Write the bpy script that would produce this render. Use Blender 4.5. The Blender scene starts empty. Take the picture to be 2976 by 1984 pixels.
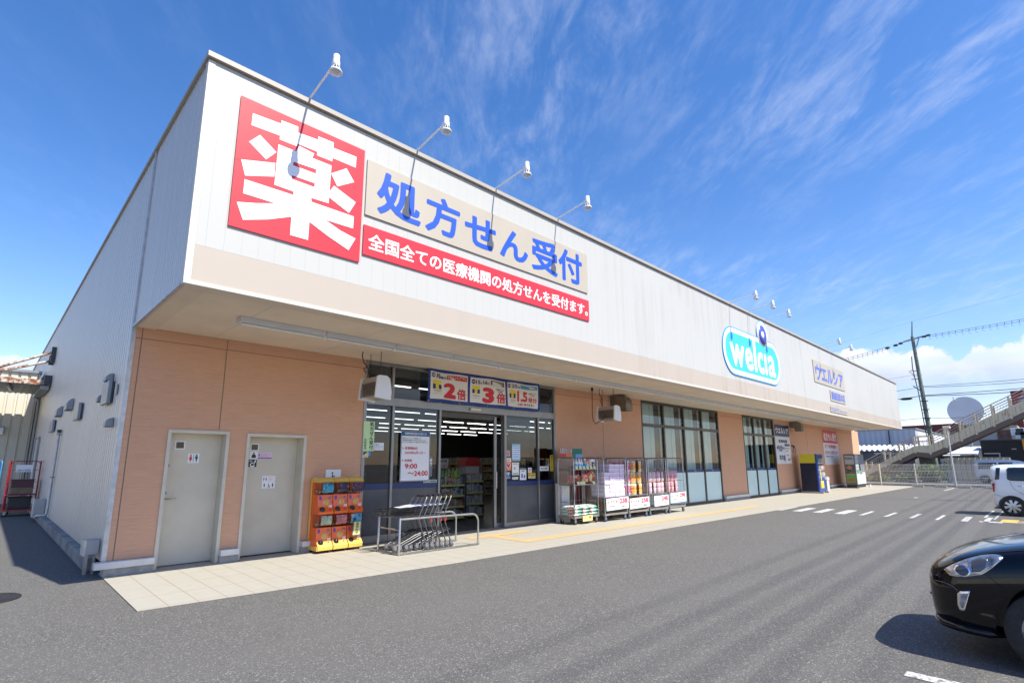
import bpy, bmesh, math, random
from mathutils import Vector, Matrix
from mathutils.geometry import tessellate_polygon
from mathutils.bvhtree import BVHTree
random.seed(7)
R = math.radians
S = bpy.context.scene
COL = S.collection

# ------------------------------------------------------------------ camera
cd = bpy.data.cameras.new('camera')
cam = bpy.data.objects.new('camera', cd); COL.objects.link(cam)
cd.sensor_width = 36.0
cd.lens = 36.0 * 1533.68 / 2976
cd.shift_x = 25.87 / 2976
cd.shift_y = 54.70 / 2976
cd.clip_start = 0.05; cd.clip_end = 3000
_p, _y, _r = 0.189365, 0.770114, -0.00124
_f = Vector((math.sin(_y)*math.cos(_p), math.cos(_y)*math.cos(_p), math.sin(_p)))
_ri = Vector((math.cos(_y), -math.sin(_y), 0)); _u = _ri.cross(_f)
_ri2 = _ri*math.cos(_r) + _u*math.sin(_r); _u2 = _u*math.cos(_r) - _ri*math.sin(_r)
cam.matrix_world = Matrix(((_ri2.x, _u2.x, -_f.x, 0), (_ri2.y, _u2.y, -_f.y, -9.66164),
                           (_ri2.z, _u2.z, -_f.z, 1.6), (0, 0, 0, 1)))
S.camera = cam

# ------------------------------------------------------------------ sun, sky, exposure
SUNV = Vector((0.098, -0.585, 0.805)).normalized()
sl = bpy.data.lights.new('sun', 'SUN'); sl.energy = 3.3; sl.angle = R(0.5); sl.color = (1.0, 0.945, 0.84)
sun = bpy.data.objects.new('sun', sl); COL.objects.link(sun)
sun.rotation_euler = (-SUNV).to_track_quat('-Z', 'Y').to_euler(); sun.location = SUNV*60
S.view_settings.view_transform = 'Standard'; S.view_settings.look = 'None'
S.view_settings.exposure = 1.28; S.view_settings.gamma = 1.0
S.cycles.max_bounces = 10; S.cycles.diffuse_bounces = 7; S.cycles.transparent_max_bounces = 12
S.cycles.sample_clamp_indirect = 4.0

W = bpy.data.worlds.new('World'); S.world = W; W.use_nodes = True
nt = W.node_tree; N = nt.nodes; L = nt.links
for n in list(N): N.remove(n)
def nd(t, **k):
    n = N.new(t)
    for a, b in k.items(): setattr(n, a, b)
    return n
def mth(op, a, b=None, c=None, clamp=False):
    n = nd('ShaderNodeMath', operation=op); n.use_clamp = clamp
    for i, v in enumerate((a, b, c)):
        if v is None: continue
        if hasattr(v, 'is_linked'): L.new(v, n.inputs[i])
        else: n.inputs[i].default_value = v
    return n.outputs[0]
def smooth(v, a, b):
    n = nd('ShaderNodeMapRange', interpolation_type='SMOOTHSTEP'); L.new(v, n.inputs[0])
    n.inputs[1].default_value = a; n.inputs[2].default_value = b; return n.outputs[0]
sky = nd('ShaderNodeTexSky', sky_type='NISHITA'); sky.sun_disc = False
sky.sun_elevation = math.asin(SUNV.z); sky.sun_rotation = math.atan2(SUNV.x, SUNV.y)
sky.air_density = 1.0; sky.dust_density = 0.25; sky.ozone_density = 2.0
tc = nd('ShaderNodeTexCoord'); sep = nd('ShaderNodeSeparateXYZ'); L.new(tc.outputs['Generated'], sep.inputs[0])
dx, dy, dz = sep.outputs
hs = nd('ShaderNodeHueSaturation'); hs.inputs['Saturation'].default_value = 1.36; hs.inputs['Value'].default_value = 1.0
tint = nd('ShaderNodeMixRGB', blend_type='MULTIPLY'); tint.inputs[0].default_value = 1.0; tint.inputs[2].default_value = (1.0, 0.885, 0.90, 1)
L.new(sky.outputs[0], tint.inputs[1]); L.new(tint.outputs[0], hs.inputs['Color'])
# cirrus: wisps on a high flat layer
zc = mth('ADD', mth('MAXIMUM', dz, 0.0), 0.10)
px, py = mth('DIVIDE', dx, zc), mth('DIVIDE', dy, zc)
def noise(vx, vy, scale, detail, rough, dist=0.0, vz=0.0):
    cb = nd('ShaderNodeCombineXYZ')
    for i, v in enumerate((vx, vy, vz)):
        if hasattr(v, 'is_linked'): L.new(v, cb.inputs[i])
        else: cb.inputs[i].default_value = v
    n = nd('ShaderNodeTexNoise'); L.new(cb.outputs[0], n.inputs['Vector'])
    n.inputs['Scale'].default_value = scale; n.inputs['Detail'].default_value = detail
    n.inputs['Roughness'].default_value = rough; n.inputs['Distortion'].default_value = dist
    return n.outputs[0]
ca, sa = math.cos(R(50)), math.sin(R(50))
ax = mth('ADD', mth('MULTIPLY', px, ca), mth('MULTIPLY', py, sa))
ay = mth('SUBTRACT', mth('MULTIPLY', py, ca), mth('MULTIPLY', px, sa))
wisp = noise(mth('MULTIPLY', ax, 0.62), mth('MULTIPLY', ay, 1.55), 5.2, 10, 0.62, 0.6)
patch = noise(px, py, 0.9, 3, 0.5, 0.3, 4.2)
fib = noise(mth('MULTIPLY', ax, 0.8), mth('MULTIPLY', ay, 2.2), 13.0, 8, 0.65, 0.4, 7.0)
wisp = mth('ADD', mth('MULTIPLY', wisp, 0.68), mth('MULTIPLY', fib, 0.32))
cir = mth('MULTIPLY', smooth(wisp, 0.42, 0.76), smooth(patch, 0.28, 0.60))
az = mth('ARCTAN2', dx, dy)
cir = mth('MULTIPLY', cir, smooth(dz, 0.08, 0.30))
cir = mth('MULTIPLY', cir, mth('ADD', mth('MULTIPLY', smooth(az, 0.25, 0.85), 0.30), 0.06))
# cumulus bank low over the horizon
el = mth('ARCTAN2', dz, mth('SQRT', mth('ADD', mth('MULTIPLY', dx, dx), mth('MULTIPLY', dy, dy))))
hgt = mth('ADD', mth('MULTIPLY', noise(az, 0.0, 5.5, 2, 0.5, 0, 1.7), 0.15), 0.085)
puff = noise(mth('MULTIPLY', az, 1.0), mth('MULTIPLY', el, 1.35), 13.0, 8, 0.56, 0.25, 2.0)
edge = mth('ADD', mth('SUBTRACT', hgt, el), mth('MULTIPLY', mth('SUBTRACT', puff, 0.5), 0.15))
cum = smooth(edge, -0.001, 0.008)
low = smooth(el, 0.0, 0.10)
holes = smooth(noise(mth('MULTIPLY', az, 1.0), mth('MULTIPLY', el, 3.2), 9.0, 5, 0.55, 0.2, 9.0), 0.36, 0.60)
cum = mth('MULTIPLY', cum, mth('ADD', mth('MULTIPLY', smooth(el, 0.06, 0.14), 0.74), mth('MULTIPLY', holes, 0.26), clamp=True))
shade = mth('ADD', mth('MULTIPLY', smooth(edge, 0.075, 0.005), 0.66), mth('MULTIPLY', smooth(puff, 0.40, 0.70), 0.34))
cc = nd('ShaderNodeMixRGB'); L.new(shade, cc.inputs[0])
cc.inputs[1].default_value = (1.85, 2.35, 3.6, 1); cc.inputs[2].default_value = (4.6, 4.65, 4.75, 1)
# pale air low over the horizon
m0 = nd('ShaderNodeMixRGB'); L.new(mth('MULTIPLY', smooth(el, 0.50, 0.0), 0.18), m0.inputs[0])
L.new(hs.outputs[0], m0.inputs[1]); m0.inputs[2].default_value = (1.75, 2.9, 4.5, 1)
m1 = nd('ShaderNodeMixRGB'); L.new(cir, m1.inputs[0]); L.new(m0.outputs[0], m1.inputs[1]); m1.inputs[2].default_value = (3.5, 3.8, 4.6, 1)
m2 = nd('ShaderNodeMixRGB'); L.new(cum, m2.inputs[0]); L.new(m1.outputs[0], m2.inputs[1]); L.new(cc.outputs[0], m2.inputs[2])
bg = nd('ShaderNodeBackground'); bg.inputs['Strength'].default_value = 0.104
L.new(m2.outputs[0], bg.inputs['Color'])
ow = nd('ShaderNodeOutputWorld'); L.new(bg.outputs[0], ow.inputs['Surface'])

# ------------------------------------------------------------------ materials
MATS = {}
def M(name, col, rough=.6, metal=0., noise=None, bump=None, spec=.5, coat=0., emit=None, alpha=1.):
    if name in MATS: return MATS[name]
    m = bpy.data.materials.new(name); m.use_nodes = True; MATS[name] = m
    t = m.node_tree; b = t.nodes['Principled BSDF']
    c = (col[0], col[1], col[2], 1)
    b.inputs['Base Color'].default_value = c; b.inputs['Roughness'].default_value = rough
    b.inputs['Metallic'].default_value = metal; b.inputs['Specular IOR Level'].default_value = spec
    b.inputs['Coat Weight'].default_value = coat; b.inputs['Coat Roughness'].default_value = .03
    b.inputs['Alpha'].default_value = alpha
    if emit:
        b.inputs['Emission Color'].default_value = (*emit[:3], 1); b.inputs['Emission Strength'].default_value = emit[3]
    if noise:
        sc, amt = noise[:2]
        co = t.nodes.new('ShaderNodeTexCoord'); mp = t.nodes.new('ShaderNodeMapping')
        mp.inputs['Scale'].default_value = noise[2] if len(noise) > 2 else (1, 1, 1)
        t.links.new(co.outputs['Object'], mp.inputs[0])
        n = t.nodes.new('ShaderNodeTexNoise'); n.inputs['Scale'].default_value = sc; n.inputs['Detail'].default_value = 6
        t.links.new(mp.outputs[0], n.inputs['Vector'])
        r = t.nodes.new('ShaderNodeValToRGB'); t.links.new(n.outputs[0], r.inputs[0])
        r.color_ramp.elements[0].position = .3; r.color_ramp.elements[1].position = .7
        r.color_ramp.elements[0].color = (*[max(0, x*(1-amt)) for x in col], 1)
        r.color_ramp.elements[1].color = (*[min(1, x*(1+amt)) for x in col], 1)
        t.links.new(r.outputs[0], b.inputs['Base Color'])
        if bump is None: bump = (sc, .05)
    if bump and bump[1] > 0:
        co = t.nodes.new('ShaderNodeTexCoord')
        n = t.nodes.new('ShaderNodeTexNoise'); n.inputs['Scale'].default_value = bump[0]; n.inputs['Detail'].default_value = 5
        t.links.new(co.outputs['Object'], n.inputs['Vector'])
        bp = t.nodes.new('ShaderNodeBump'); bp.inputs['Strength'].default_value = bump[1]; bp.inputs['Distance'].default_value = .02
        t.links.new(n.outputs[0], bp.inputs['Height']); t.links.new(bp.outputs[0], b.inputs['Normal'])
    return m
class NT:
    """small helper for hand-made node materials"""
    def __init__(s, name, rough=.6, spec=.5):
        s.m = bpy.data.materials.new(name); s.m.use_nodes = True; MATS[name] = s.m
        s.t = s.m.node_tree; s.b = s.t.nodes['Principled BSDF']
        s.b.inputs['Roughness'].default_value = rough; s.b.inputs['Specular IOR Level'].default_value = spec
        s.co = s.t.nodes.new('ShaderNodeTexCoord').outputs['Object']
        sp = s.t.nodes.new('ShaderNodeSeparateXYZ'); s.l(s.co, sp.inputs[0]); s.x, s.y, s.z = sp.outputs
    def l(s, a, b): s.t.links.new(a, b)
    def put(s, inp, v):
        if hasattr(v, 'is_linked'): s.l(v, inp)
        else: inp.default_value = v
    def math(s, op, a, b=None, c=None, clamp=False):
        n = s.t.nodes.new('ShaderNodeMath'); n.operation = op; n.use_clamp = clamp
        for i, v in enumerate((a, b, c)):
            if v is not None: s.put(n.inputs[i], v)
        return n.outputs[0]
    def ss(s, v, a, b):
        n = s.t.nodes.new('ShaderNodeMapRange'); n.interpolation_type = 'SMOOTHSTEP'; s.l(v, n.inputs[0])
        n.inputs[1].default_value = a; n.inputs[2].default_value = b; return n.outputs[0]
    def noise(s, scale, detail=5, rough=.55, st=(1, 1, 1), dist=0., off=(0, 0, 0)):
        mp = s.t.nodes.new('ShaderNodeMapping'); mp.inputs['Scale'].default_value = st; mp.inputs['Location'].default_value = off
        s.l(s.co, mp.inputs[0]); n = s.t.nodes.new('ShaderNodeTexNoise'); s.l(mp.outputs[0], n.inputs['Vector'])
        n.inputs['Scale'].default_value = scale; n.inputs['Detail'].default_value = detail
        n.inputs['Roughness'].default_value = rough; n.inputs['Distortion'].default_value = dist
        return n.outputs[0]
    def voro(s, scale, st=(1, 1, 1), out='Color'):
        mp = s.t.nodes.new('ShaderNodeMapping'); mp.inputs['Scale'].default_value = st
        s.l(s.co, mp.inputs[0]); n = s.t.nodes.new('ShaderNodeTexVoronoi'); s.l(mp.outputs[0], n.inputs['Vector'])
        n.inputs['Scale'].default_value = scale; return n.outputs[out]
    def mix(s, f, a, b, mode='MIX'):
        n = s.t.nodes.new('ShaderNodeMixRGB'); n.blend_type = mode
        s.put(n.inputs[0], f)
        for i, v in ((1, a), (2, b)): s.put(n.inputs[i], v if hasattr(v, 'is_linked') else (*v, 1))
        return n.outputs[0]
    def line(s, v, period, width, off=0.):
        """1 on thin lines every `period`"""
        f = s.math('FRACT', s.math('DIVIDE', s.math('ADD', v, off), period))
        return s.math('LESS_THAN', f, width/period)
    def bump(s, h, strength=.3, dist=.01):
        bp = s.t.nodes.new('ShaderNodeBump'); bp.inputs['Strength'].default_value = strength; bp.inputs['Distance'].default_value = dist
        s.l(h, bp.inputs['Height']); s.l(bp.outputs[0], s.b.inputs['Normal'])
    def col(s, c): s.put(s.b.inputs['Base Color'], c if hasattr(c, 'is_linked') else (*c, 1)); return s.m

def glass(name, tint, tr, refl_rough=.0, ior=1.5, add=0.0):
    m = bpy.data.materials.new(name); m.use_nodes = True; t = m.node_tree; MATS[name] = m
    for n in list(t.nodes): t.nodes.remove(n)
    o = t.nodes.new('ShaderNodeOutputMaterial'); mx = t.nodes.new('ShaderNodeMixShader')
    a = t.nodes.new('ShaderNodeBsdfTransparent'); a.inputs[0].default_value = (*[tr*x for x in tint], 1)
    g = t.nodes.new('ShaderNodeBsdfGlossy'); g.inputs['Roughness'].default_value = refl_rough
    fr = t.nodes.new('ShaderNodeFresnel'); fr.inputs[0].default_value = ior
    ad = t.nodes.new('ShaderNodeMath'); ad.operation = 'ADD'; ad.inputs[1].default_value = add; ad.use_clamp = True
    ge = t.nodes.new('ShaderNodeNewGeometry'); iv = t.nodes.new('ShaderNodeMath'); iv.operation = 'SUBTRACT'; iv.inputs[0].default_value = 1.0; t.links.new(ge.outputs['Backfacing'], iv.inputs[1])
    mu = t.nodes.new('ShaderNodeMath'); mu.operation = 'MULTIPLY'
    t.links.new(fr.outputs[0], ad.inputs[0]); t.links.new(ad.outputs[0], mu.inputs[0]); t.links.new(iv.outputs[0], mu.inputs[1]); t.links.new(mu.outputs[0], mx.inputs[0])
    t.links.new(a.outputs[0], mx.inputs[1]); t.links.new(g.outputs[0], mx.inputs[2]); t.links.new(mx.outputs[0], o.inputs[0])
    return m

# asphalt
a = NT('asphalt', .82, .35)
fine = a.noise(96, 4, .62); mid = a.noise(26, 4, .6); big = a.noise(.55, 4, .6); grit = a.voro(95)
g1 = a.ss(fine, .36, .66); c1 = a.mix(g1, (.068, .066, .062), (.164, .159, .149))
sp = a.t.nodes.new('ShaderNodeSeparateXYZ'); a.l(grit, sp.inputs[0])
c1 = a.mix(a.math('GREATER_THAN', sp.outputs[0], .92), c1, (.29, .28, .26))
c1 = a.mix(a.math('LESS_THAN', sp.outputs[0], .12), c1, (.055, .055, .057))
c1 = a.mix(a.math('MULTIPLY', a.ss(mid, .35, .72), .5), c1, (.126, .122, .114))
wear = a.ss(big, .35, .7); c1 = a.mix(a.math('MULTIPLY', wear, .45), c1, (.131, .127, .118))
oil = a.ss(a.noise(1.1, 6, .68, off=(3, 9, 0)), .60, .78); c1 = a.mix(a.math('MULTIPLY', oil, .25), c1, (.05, .05, .05))
a.bump(a.math('ADD', fine, a.math('MULTIPLY', sp.outputs[0], .6)), .55, .012); ASPHALT = a.col(c1)
# pale paving tiles of the walkway
a = NT('paving', .7, .3)
n = a.noise(7, 5, .6); n2 = a.noise(.9, 4, .6)
c1 = a.mix(n, (.335, .318, .27), (.40, .382, .325)); c1 = a.mix(a.math('MULTIPLY', a.ss(n2, .5, .75), .35), c1, (.34, .315, .26))
j = a.math('MAXIMUM', a.line(a.x, .302, .011, .1), a.line(a.y, .602, .010, .02))
c1 = a.mix(j, c1, (.30, .23, .17)); a.bump(a.math('SUBTRACT', a.math('MULTIPLY', n, .3), j), .5, .006); PAVING = a.col(c1)
# yellow tactile strip with its raised dots
a = NT('tactile_yellow', .65, .3)
def dots(q, s):
    f = s.math('SUBTRACT', s.math('FRACT', s.math('DIVIDE', q, .06)), .5); return s.math('MULTIPLY', f, f)
dd = a.ss(a.math('ADD', dots(a.x, a), dots(a.y, a)), .16, .05)
c1 = a.mix(a.noise(9, 5), (.50, .33, .15), (.55, .39, .20)); c1 = a.mix(dd, c1, (.55, .41, .24))
c1 = a.mix(a.math('MULTIPLY', a.ss(a.noise(3, 5, .7), .55, .75), .5), c1, (.56, .47, .34))
c1 = a.mix(a.math('MAXIMUM', a.line(a.x, .3, .006), a.line(a.y, .3, .006, .05)), c1, (.33, .2, .1))
a.bump(dd, .8, .006); TACTILE = a.col(c1)
# fascia cladding: white above, beige below, narrow seams, run-off stains
a = NT('fascia_white', .45, .4)
seam = a.line(a.x, .2045, .0045, -1.587); st = a.noise(3.4, 5, .6, (1, 1, .05)); st2 = a.noise(9, 6, .7, (1, 1, .06), off=(4, 0, 1))
blot = a.noise(.5, 3, .5, off=(8, 1, 0))
def stains(a, c, far, amt):
    g = a.math('MULTIPLY', a.ss(st, .46, .68), a.ss(blot, .38, .58))
    g = a.math('MULTIPLY', g, a.ss(a.x, far[0], far[1])); g2 = a.math('MULTIPLY', a.ss(st2, .55, .72), a.ss(a.x, far[0], far[1]))
    f = a.math('MULTIPLY', a.math('ADD', g, a.math('MULTIPLY', g2, .55), clamp=True), amt)
    return a.mix(f, c, (.30, .245, .18))
c1 = a.mix(a.noise(1.3, 3), (.462, .460, .437), (.478, .476, .453))
c1 = a.mix(a.math('MULTIPLY', a.ss(a.z, 5.3, 3.9), a.math('MULTIPLY', a.ss(st2, .50, .7), .16)), c1, (.50, .44, .36))
c1 = stains(a, c1, (4., 16.), .28); c1 = a.mix(seam, c1, (.385, .38, .365)); a.bump(a.math('SUBTRACT', 1., seam), .3, .006); FWHITE = a.col(c1)
a = NT('fascia_beige', .5, .4)
seam = a.line(a.x, .2045, .0045, -1.587); st = a.noise(3.4, 5, .6, (1, 1, .05)); st2 = a.noise(9, 6, .7, (1, 1, .06), off=(4, 0, 1)); blot = a.noise(.5, 3, .5, off=(8, 1, 0))
c1 = a.mix(a.noise(1.6, 4), (.43, .375, .318), (.448, .393, .335)); c1 = stains(a, c1, (1., 18.), .40)
c1 = a.mix(seam, c1, (.45, .38, .32)); FBEIGE = a.col(c1)
# tan siding: fine horizontal combing, board joints
a = NT('tan_siding', .75, .25)
comb = a.noise(1, 4, .65, (3.2, 3.2, 120)); comb2 = a.noise(1, 3, .6, (9, 9, 42))
c1 = a.mix(a.ss(comb, .3, .7), (.565, .31, .19), (.68, .40, .262)); c1 = a.mix(a.math('MULTIPLY', comb2, .45), c1, (.645, .36, .22))
c1 = a.mix(a.math('MULTIPLY', a.ss(a.noise(.6, 4, .6), .5, .75), .22), c1, (.49, .30, .2))
hj = a.line(a.z, .4545, .005, .1415)
c1 = a.mix(a.math('MULTIPLY', hj, .28), c1, (.28, .17, .115))
top = a.math('MULTIPLY', a.math('GREATER_THAN', a.z, 3.484), a.math('LESS_THAN', a.z, 3.492)); c1 = a.mix(top, c1, (.12, .08, .06))
a.bump(a.math('ADD', comb, a.math('MULTIPLY', comb2, .8)), .55, .012); TAN = a.col(c1)
# ribbed galvanised side cladding
a = NT('side_metal', .42, .5)
c1 = a.mix(a.noise(1, 4, .6, (1, 6, .12)), (.55, .51, .455), (.67, .625, .56)); c1 = a.mix(a.math('MULTIPLY', a.ss(a.noise(2, 5, .6, (1, 3, .08), off=(0, 3, 5)), .52, .75), .35), c1, (.40, .35, .31))
SIDE = a.col(c1); a.b.inputs['Metallic'].default_value = .25

FTAN = M('frame_cream', (.58, .53, .43), .45, noise=(5, .06))
DOORG = M('door_cream', (.56, .505, .40), .42, noise=(1.6, .11))
FLASH = M('flashing_grey', (.62, .61, .58), .45, noise=(4, .10))
CONC = M('concrete', (.36, .34, .31), .85, noise=(8, .25), bump=(30, .25))
SOFF = M('soffit_cream', (.72, .61, .48), .7, noise=(2.0, .05))
SOFB = M('soffit_border', (.66, .56, .44), .7, noise=(2.0, .05))
BRONZE = M('bronze_frame', (.085, .075, .062), .38, .5, noise=(6, .15))
ALU = M('grey_aluminium', (.27, .265, .255), .36, .6, noise=(4, .08))
ALUL = M('light_aluminium', (.50, .50, .49), .34, .7, noise=(4, .08))
DARKP = M('dark_grey_panel', (.075, .080, .090), .28, noise=(1.6, .25))
STEEL = M('steel_tube', (.50, .495, .48), .30, .9, noise=(12, .12, (1,1,1)), bump=(12, .0))
STEELG = M('dull_steel', (.30, .30, .295), .42, .8, noise=(14, .2), bump=(14, .0))
GALV = M('galvanised', (.50, .51, .52), .45, .6, noise=(9, .15))
BLACK = M('black_plastic', (.016, .016, .017), .42)
RUBBER = M('rubber', (.022, .022, .023), .8, noise=(30, .3))
WHITE = M('white_paint', (.80, .80, .79), .42, noise=(3, .03))
LAMPW = M('lamp_white', (.74, .755, .76), .38, noise=(5, .05))
PAPER = M('white_paper', (.80, .80, .80), .7)
NAVY = M('navy', (.012, .030, .125), .4)
BLUE = M('sign_blue', (.015, .085, .52), .45)
BLUED = M('faded_blue', (.085, .15, .56), .5, noise=(3, .2))
RED = M('sign_red', (.57, .028, .042), .42, noise=(1.2, .05))
REDT = M('text_red', (.60, .02, .04), .5)
INK = M('ink_black', (.02, .02, .024), .6)
BEIGES = M('sign_beige', (.43, .385, .315), .5, noise=(1.5, .04))
CYAN = M('logo_cyan', (.045, .50, .76), .4, noise=(1.2, .06))
LBLUE = M('logo_blue', (.045, .30, .72), .4)
PBLUE = M('logo_deep_blue', (.05, .075, .47), .4)
YEL = M('yellow', (.80, .62, .03), .45)
PYEL = M('pale_yellow', (.83, .80, .36), .6)
PGREEN = M('pale_green', (.55, .76, .40), .6)
GREEN = M('green', (.06, .30, .10), .5)
ORANGE = M('gacha_orange', (.82, .125, .014), .35, coat=.3, noise=(2, .05))
GYEL = M('gacha_yellow', (.74, .46, .09), .38, coat=.3, noise=(2, .05))
BROWN = M('brown', (.11, .05, .025), .5)
PINKP = M('pink_paper', (.80, .52, .53), .6)
BLIND = M('white_blind', (.80, .83, .83), .7, noise=(2, .03))
FROST = M('frosted_glass', (.60, .78, .76), .22, spec=.6, noise=(.8, .05), bump=(1, 0))
TUBE = M('lit_tube', (1, 1, 1), .5, emit=(1, .98, .95, 2.6))
GLASS = glass('window_glass', (.86, .93, .92), .93, add=.05)
GLASSD = glass('entrance_glass', (.72, .76, .78), .80, add=.03)
CLEAR = glass('clear_plastic', (.93, .93, .92), .88, .08, 1.45, .05)
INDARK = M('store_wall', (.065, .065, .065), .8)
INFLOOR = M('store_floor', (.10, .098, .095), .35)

# ------------------------------------------------------------------ mesh builder
def root_loc(o):
    v = Vector((0, 0, 0))
    while o is not None: v += o.location; o = o.parent
    return v
class MB:
    def __init__(s): s.v = []; s.f = []; s.sm = []
    def add(s, vs, fs, smooth=False):
        o = len(s.v); s.v += [tuple(v) for v in vs]; s.f += [[i+o for i in f] for f in fs]; s.sm += [smooth]*len(fs); return s
    def box(s, x0, x1, y0, y1, z0, z1):
        if x0 > x1: x0, x1 = x1, x0
        if y0 > y1: y0, y1 = y1, y0
        if z0 > z1: z0, z1 = z1, z0
        return s.add([(x0,y0,z0),(x1,y0,z0),(x1,y1,z0),(x0,y1,z0),(x0,y0,z1),(x1,y0,z1),(x1,y1,z1),(x0,y1,z1)],
              [[0,3,2,1],[4,5,6,7],[0,1,5,4],[1,2,6,5],[2,3,7,6],[3,0,4,7]])
    def quad(s, a, b, c, d): return s.add([a,b,c,d], [[0,1,2,3]])
    def bar(s, p, q, w, h=None):
        """rectangular bar from p to q"""
        p, q = Vector(p), Vector(q); d = (q-p).normalized(); h = h or w
        up = Vector((0,0,1)) if abs(d.z) < .95 else Vector((0,1,0))
        a = d.cross(up).normalized()*w/2; b = a.cross(d).normalized()*h/2
        vs = [p-a-b, p+a-b, p+a+b, p-a+b, q-a-b, q+a-b, q+a+b, q-a+b]
        return s.add(vs, [[0,1,2,3],[7,6,5,4],[1,0,4,5],[2,1,5,6],[3,2,6,7],[0,3,7,4]])
    def tube(s, pts, r, n=8, closed=False):
        pts = [Vector(p) for p in pts]; rs = r if isinstance(r, (list, tuple)) else [r]*len(pts)
        rings = []; prev = None; m = len(pts)
        for i, p in enumerate(pts):
            if closed: d = (pts[(i+1) % m]-pts[i-1])
            else: d = (pts[min(i+1, m-1)]-pts[max(i-1, 0)])
            d = d.normalized()
            if prev is None:
                up = Vector((0,0,1)) if abs(d.z) < .9 else Vector((1,0,0)); a = d.cross(up).normalized()
            else: a = (prev - d*prev.dot(d)).normalized()
            prev = a; b = d.cross(a)
            rings.append([p + (a*math.cos(t)+b*math.sin(t))*rs[i] for t in [2*math.pi*k/n for k in range(n)]])
        o = len(s.v); vs = [v for rg in rings for v in rg]; fs = []
        for i in range(m if closed else m-1):
            for k in range(n):
                i2 = (i+1) % m
                fs.append([i*n+k, i*n+(k+1) % n, i2*n+(k+1) % n, i2*n+k])
        s.add(vs, fs, True)
        if not closed: s.add(rings[0], [list(range(n))[::-1]]); s.add(rings[-1], [list(range(n))])
        return s
    def lathe(s, prof, c=(0,0,0), axis='z', n=16, cap=True):
        """prof: list of (r, h) along axis"""
        vs = []; fs = []
        for r, h in prof:
            for k in range(n):
                t = 2*math.pi*k/n; a, b = r*math.cos(t), r*math.sin(t)
                vs.append({'z': (c[0]+a, c[1]+b, c[2]+h), 'y': (c[0]+a, c[1]+h, c[2]+b), 'x': (c[0]+h, c[1]+a, c[2]+b)}[axis])
        for i in range(len(prof)-1):
            for k in range(n): fs.append([i*n+k, i*n+(k+1) % n, (i+1)*n+(k+1) % n, (i+1)*n+k])
        s.add(vs, fs, True)
        m = len(prof)-1
        if not cap: return s
        if prof[0][0] > 1e-6: s.add(vs[:n], [list(range(n))[::-1]])
        if prof[m][0] > 1e-6: s.add(vs[m*n:], [list(range(n))])
        return s
    def prism(s, poly, fn, t0, t1, smooth=False):
        """extrude 2D polygon; fn(u, v, t) -> xyz"""
        n = len(poly); vs = [fn(u, v, t0) for u, v in poly]+[fn(u, v, t1) for u, v in poly]
        tr = tessellate_polygon([[Vector((u, v, 0)) for u, v in poly]])
        s.add(vs, [list(t) for t in tr]+[[i+n for i in t][::-1] for t in tr])
        s.add(vs, [[i, (i+1) % n, n+(i+1) % n, n+i] for i in range(n)], smooth); return s
    def flat(s, polys, fn):
        """flat polygon with holes: polys[0] outline, the rest holes; fn(u, v) -> xyz"""
        allp = [p for q in polys for p in q]
        tr = tessellate_polygon([[Vector((u, v, 0)) for u, v in q] for q in polys])
        return s.add([fn(u, v) for u, v in allp], [list(t) for t in tr])
    def sphere(s, c, r, n=12, m=8, sc=(1, 1, 1)):
        vs = []; fs = []
        for i in range(m+1):
            p = math.pi*i/m
            for k in range(n):
                t = 2*math.pi*k/n; vs.append((c[0]+r*sc[0]*math.sin(p)*math.cos(t), c[1]+r*sc[1]*math.sin(p)*math.sin(t), c[2]+r*sc[2]*math.cos(p)))
        for i in range(m):
            for k in range(n): fs.append([i*n+k, (i+1)*n+k, (i+1)*n+(k+1) % n, i*n+(k+1) % n])
        return s.add(vs, fs, True)
    def text(s, body, u0, u1, v0, v1, fn, weight=0., keep=False):
        vs, fs, (a, b, c, d) = text_geom(body)
        su, sv = (u1-u0)/max(c-a, 1e-6), (v1-v0)/max(d-b, 1e-6); ou = 0
        if keep:
            k = min(su, sv); ou = ((u1-u0)-(c-a)*k)/2; su = sv = k
        base = Vector(fn((u0+u1)/2, (v0+v1)/2)); e = .001
        nrm = (Vector(fn((u0+u1)/2+e, (v0+v1)/2))-base).cross(Vector(fn((u0+u1)/2, (v0+v1)/2+e))-base).normalized()
        w = weight
        if w and not keep:      # heavier strokes: the glyph stacked in slightly shifted layers
            su, sv = (u1-u0)/(c-a+2*w), (v1-v0)/(d-b+2*w)
        sh = [(0, 0)] if w < .006 else ([(-1,-1),(1,-1),(1,1),(-1,1),(0,0)] if w < .02 else [(math.cos(R(22.5*q)), math.sin(R(22.5*q))) for q in range(16)]+[(0,0)])
        for k, (dx, dy) in enumerate(sh):
            o = nrm*(.00007*k)
            s.add([Vector(fn(u0+ou+(x-a+w+dx*w)*su, v0+(y-b+w+dy*w)*sv))+o for x, y in vs], fs)
        return s
    def build(s, name, mat, parent=None, local=False, bevel=0., sub=0):
        me = bpy.data.meshes.new(name)
        off = Vector((0, 0, 0)) if local else root_loc(parent)
        me.from_pydata([Vector(v)-off for v in s.v], [], s.f); me.update()
        me.polygons.foreach_set('use_smooth', s.sm)
        me.materials.append(mat)
        o = bpy.data.objects.new(name, me); COL.objects.link(o)
        if parent is not None: o.parent = parent
        if bevel:
            b = o.modifiers.new('bevel', 'BEVEL'); b.width = bevel; b.segments = 2; b.limit_method = 'ANGLE'; b.angle_limit = R(40)
        return o
_TC = {}
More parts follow.
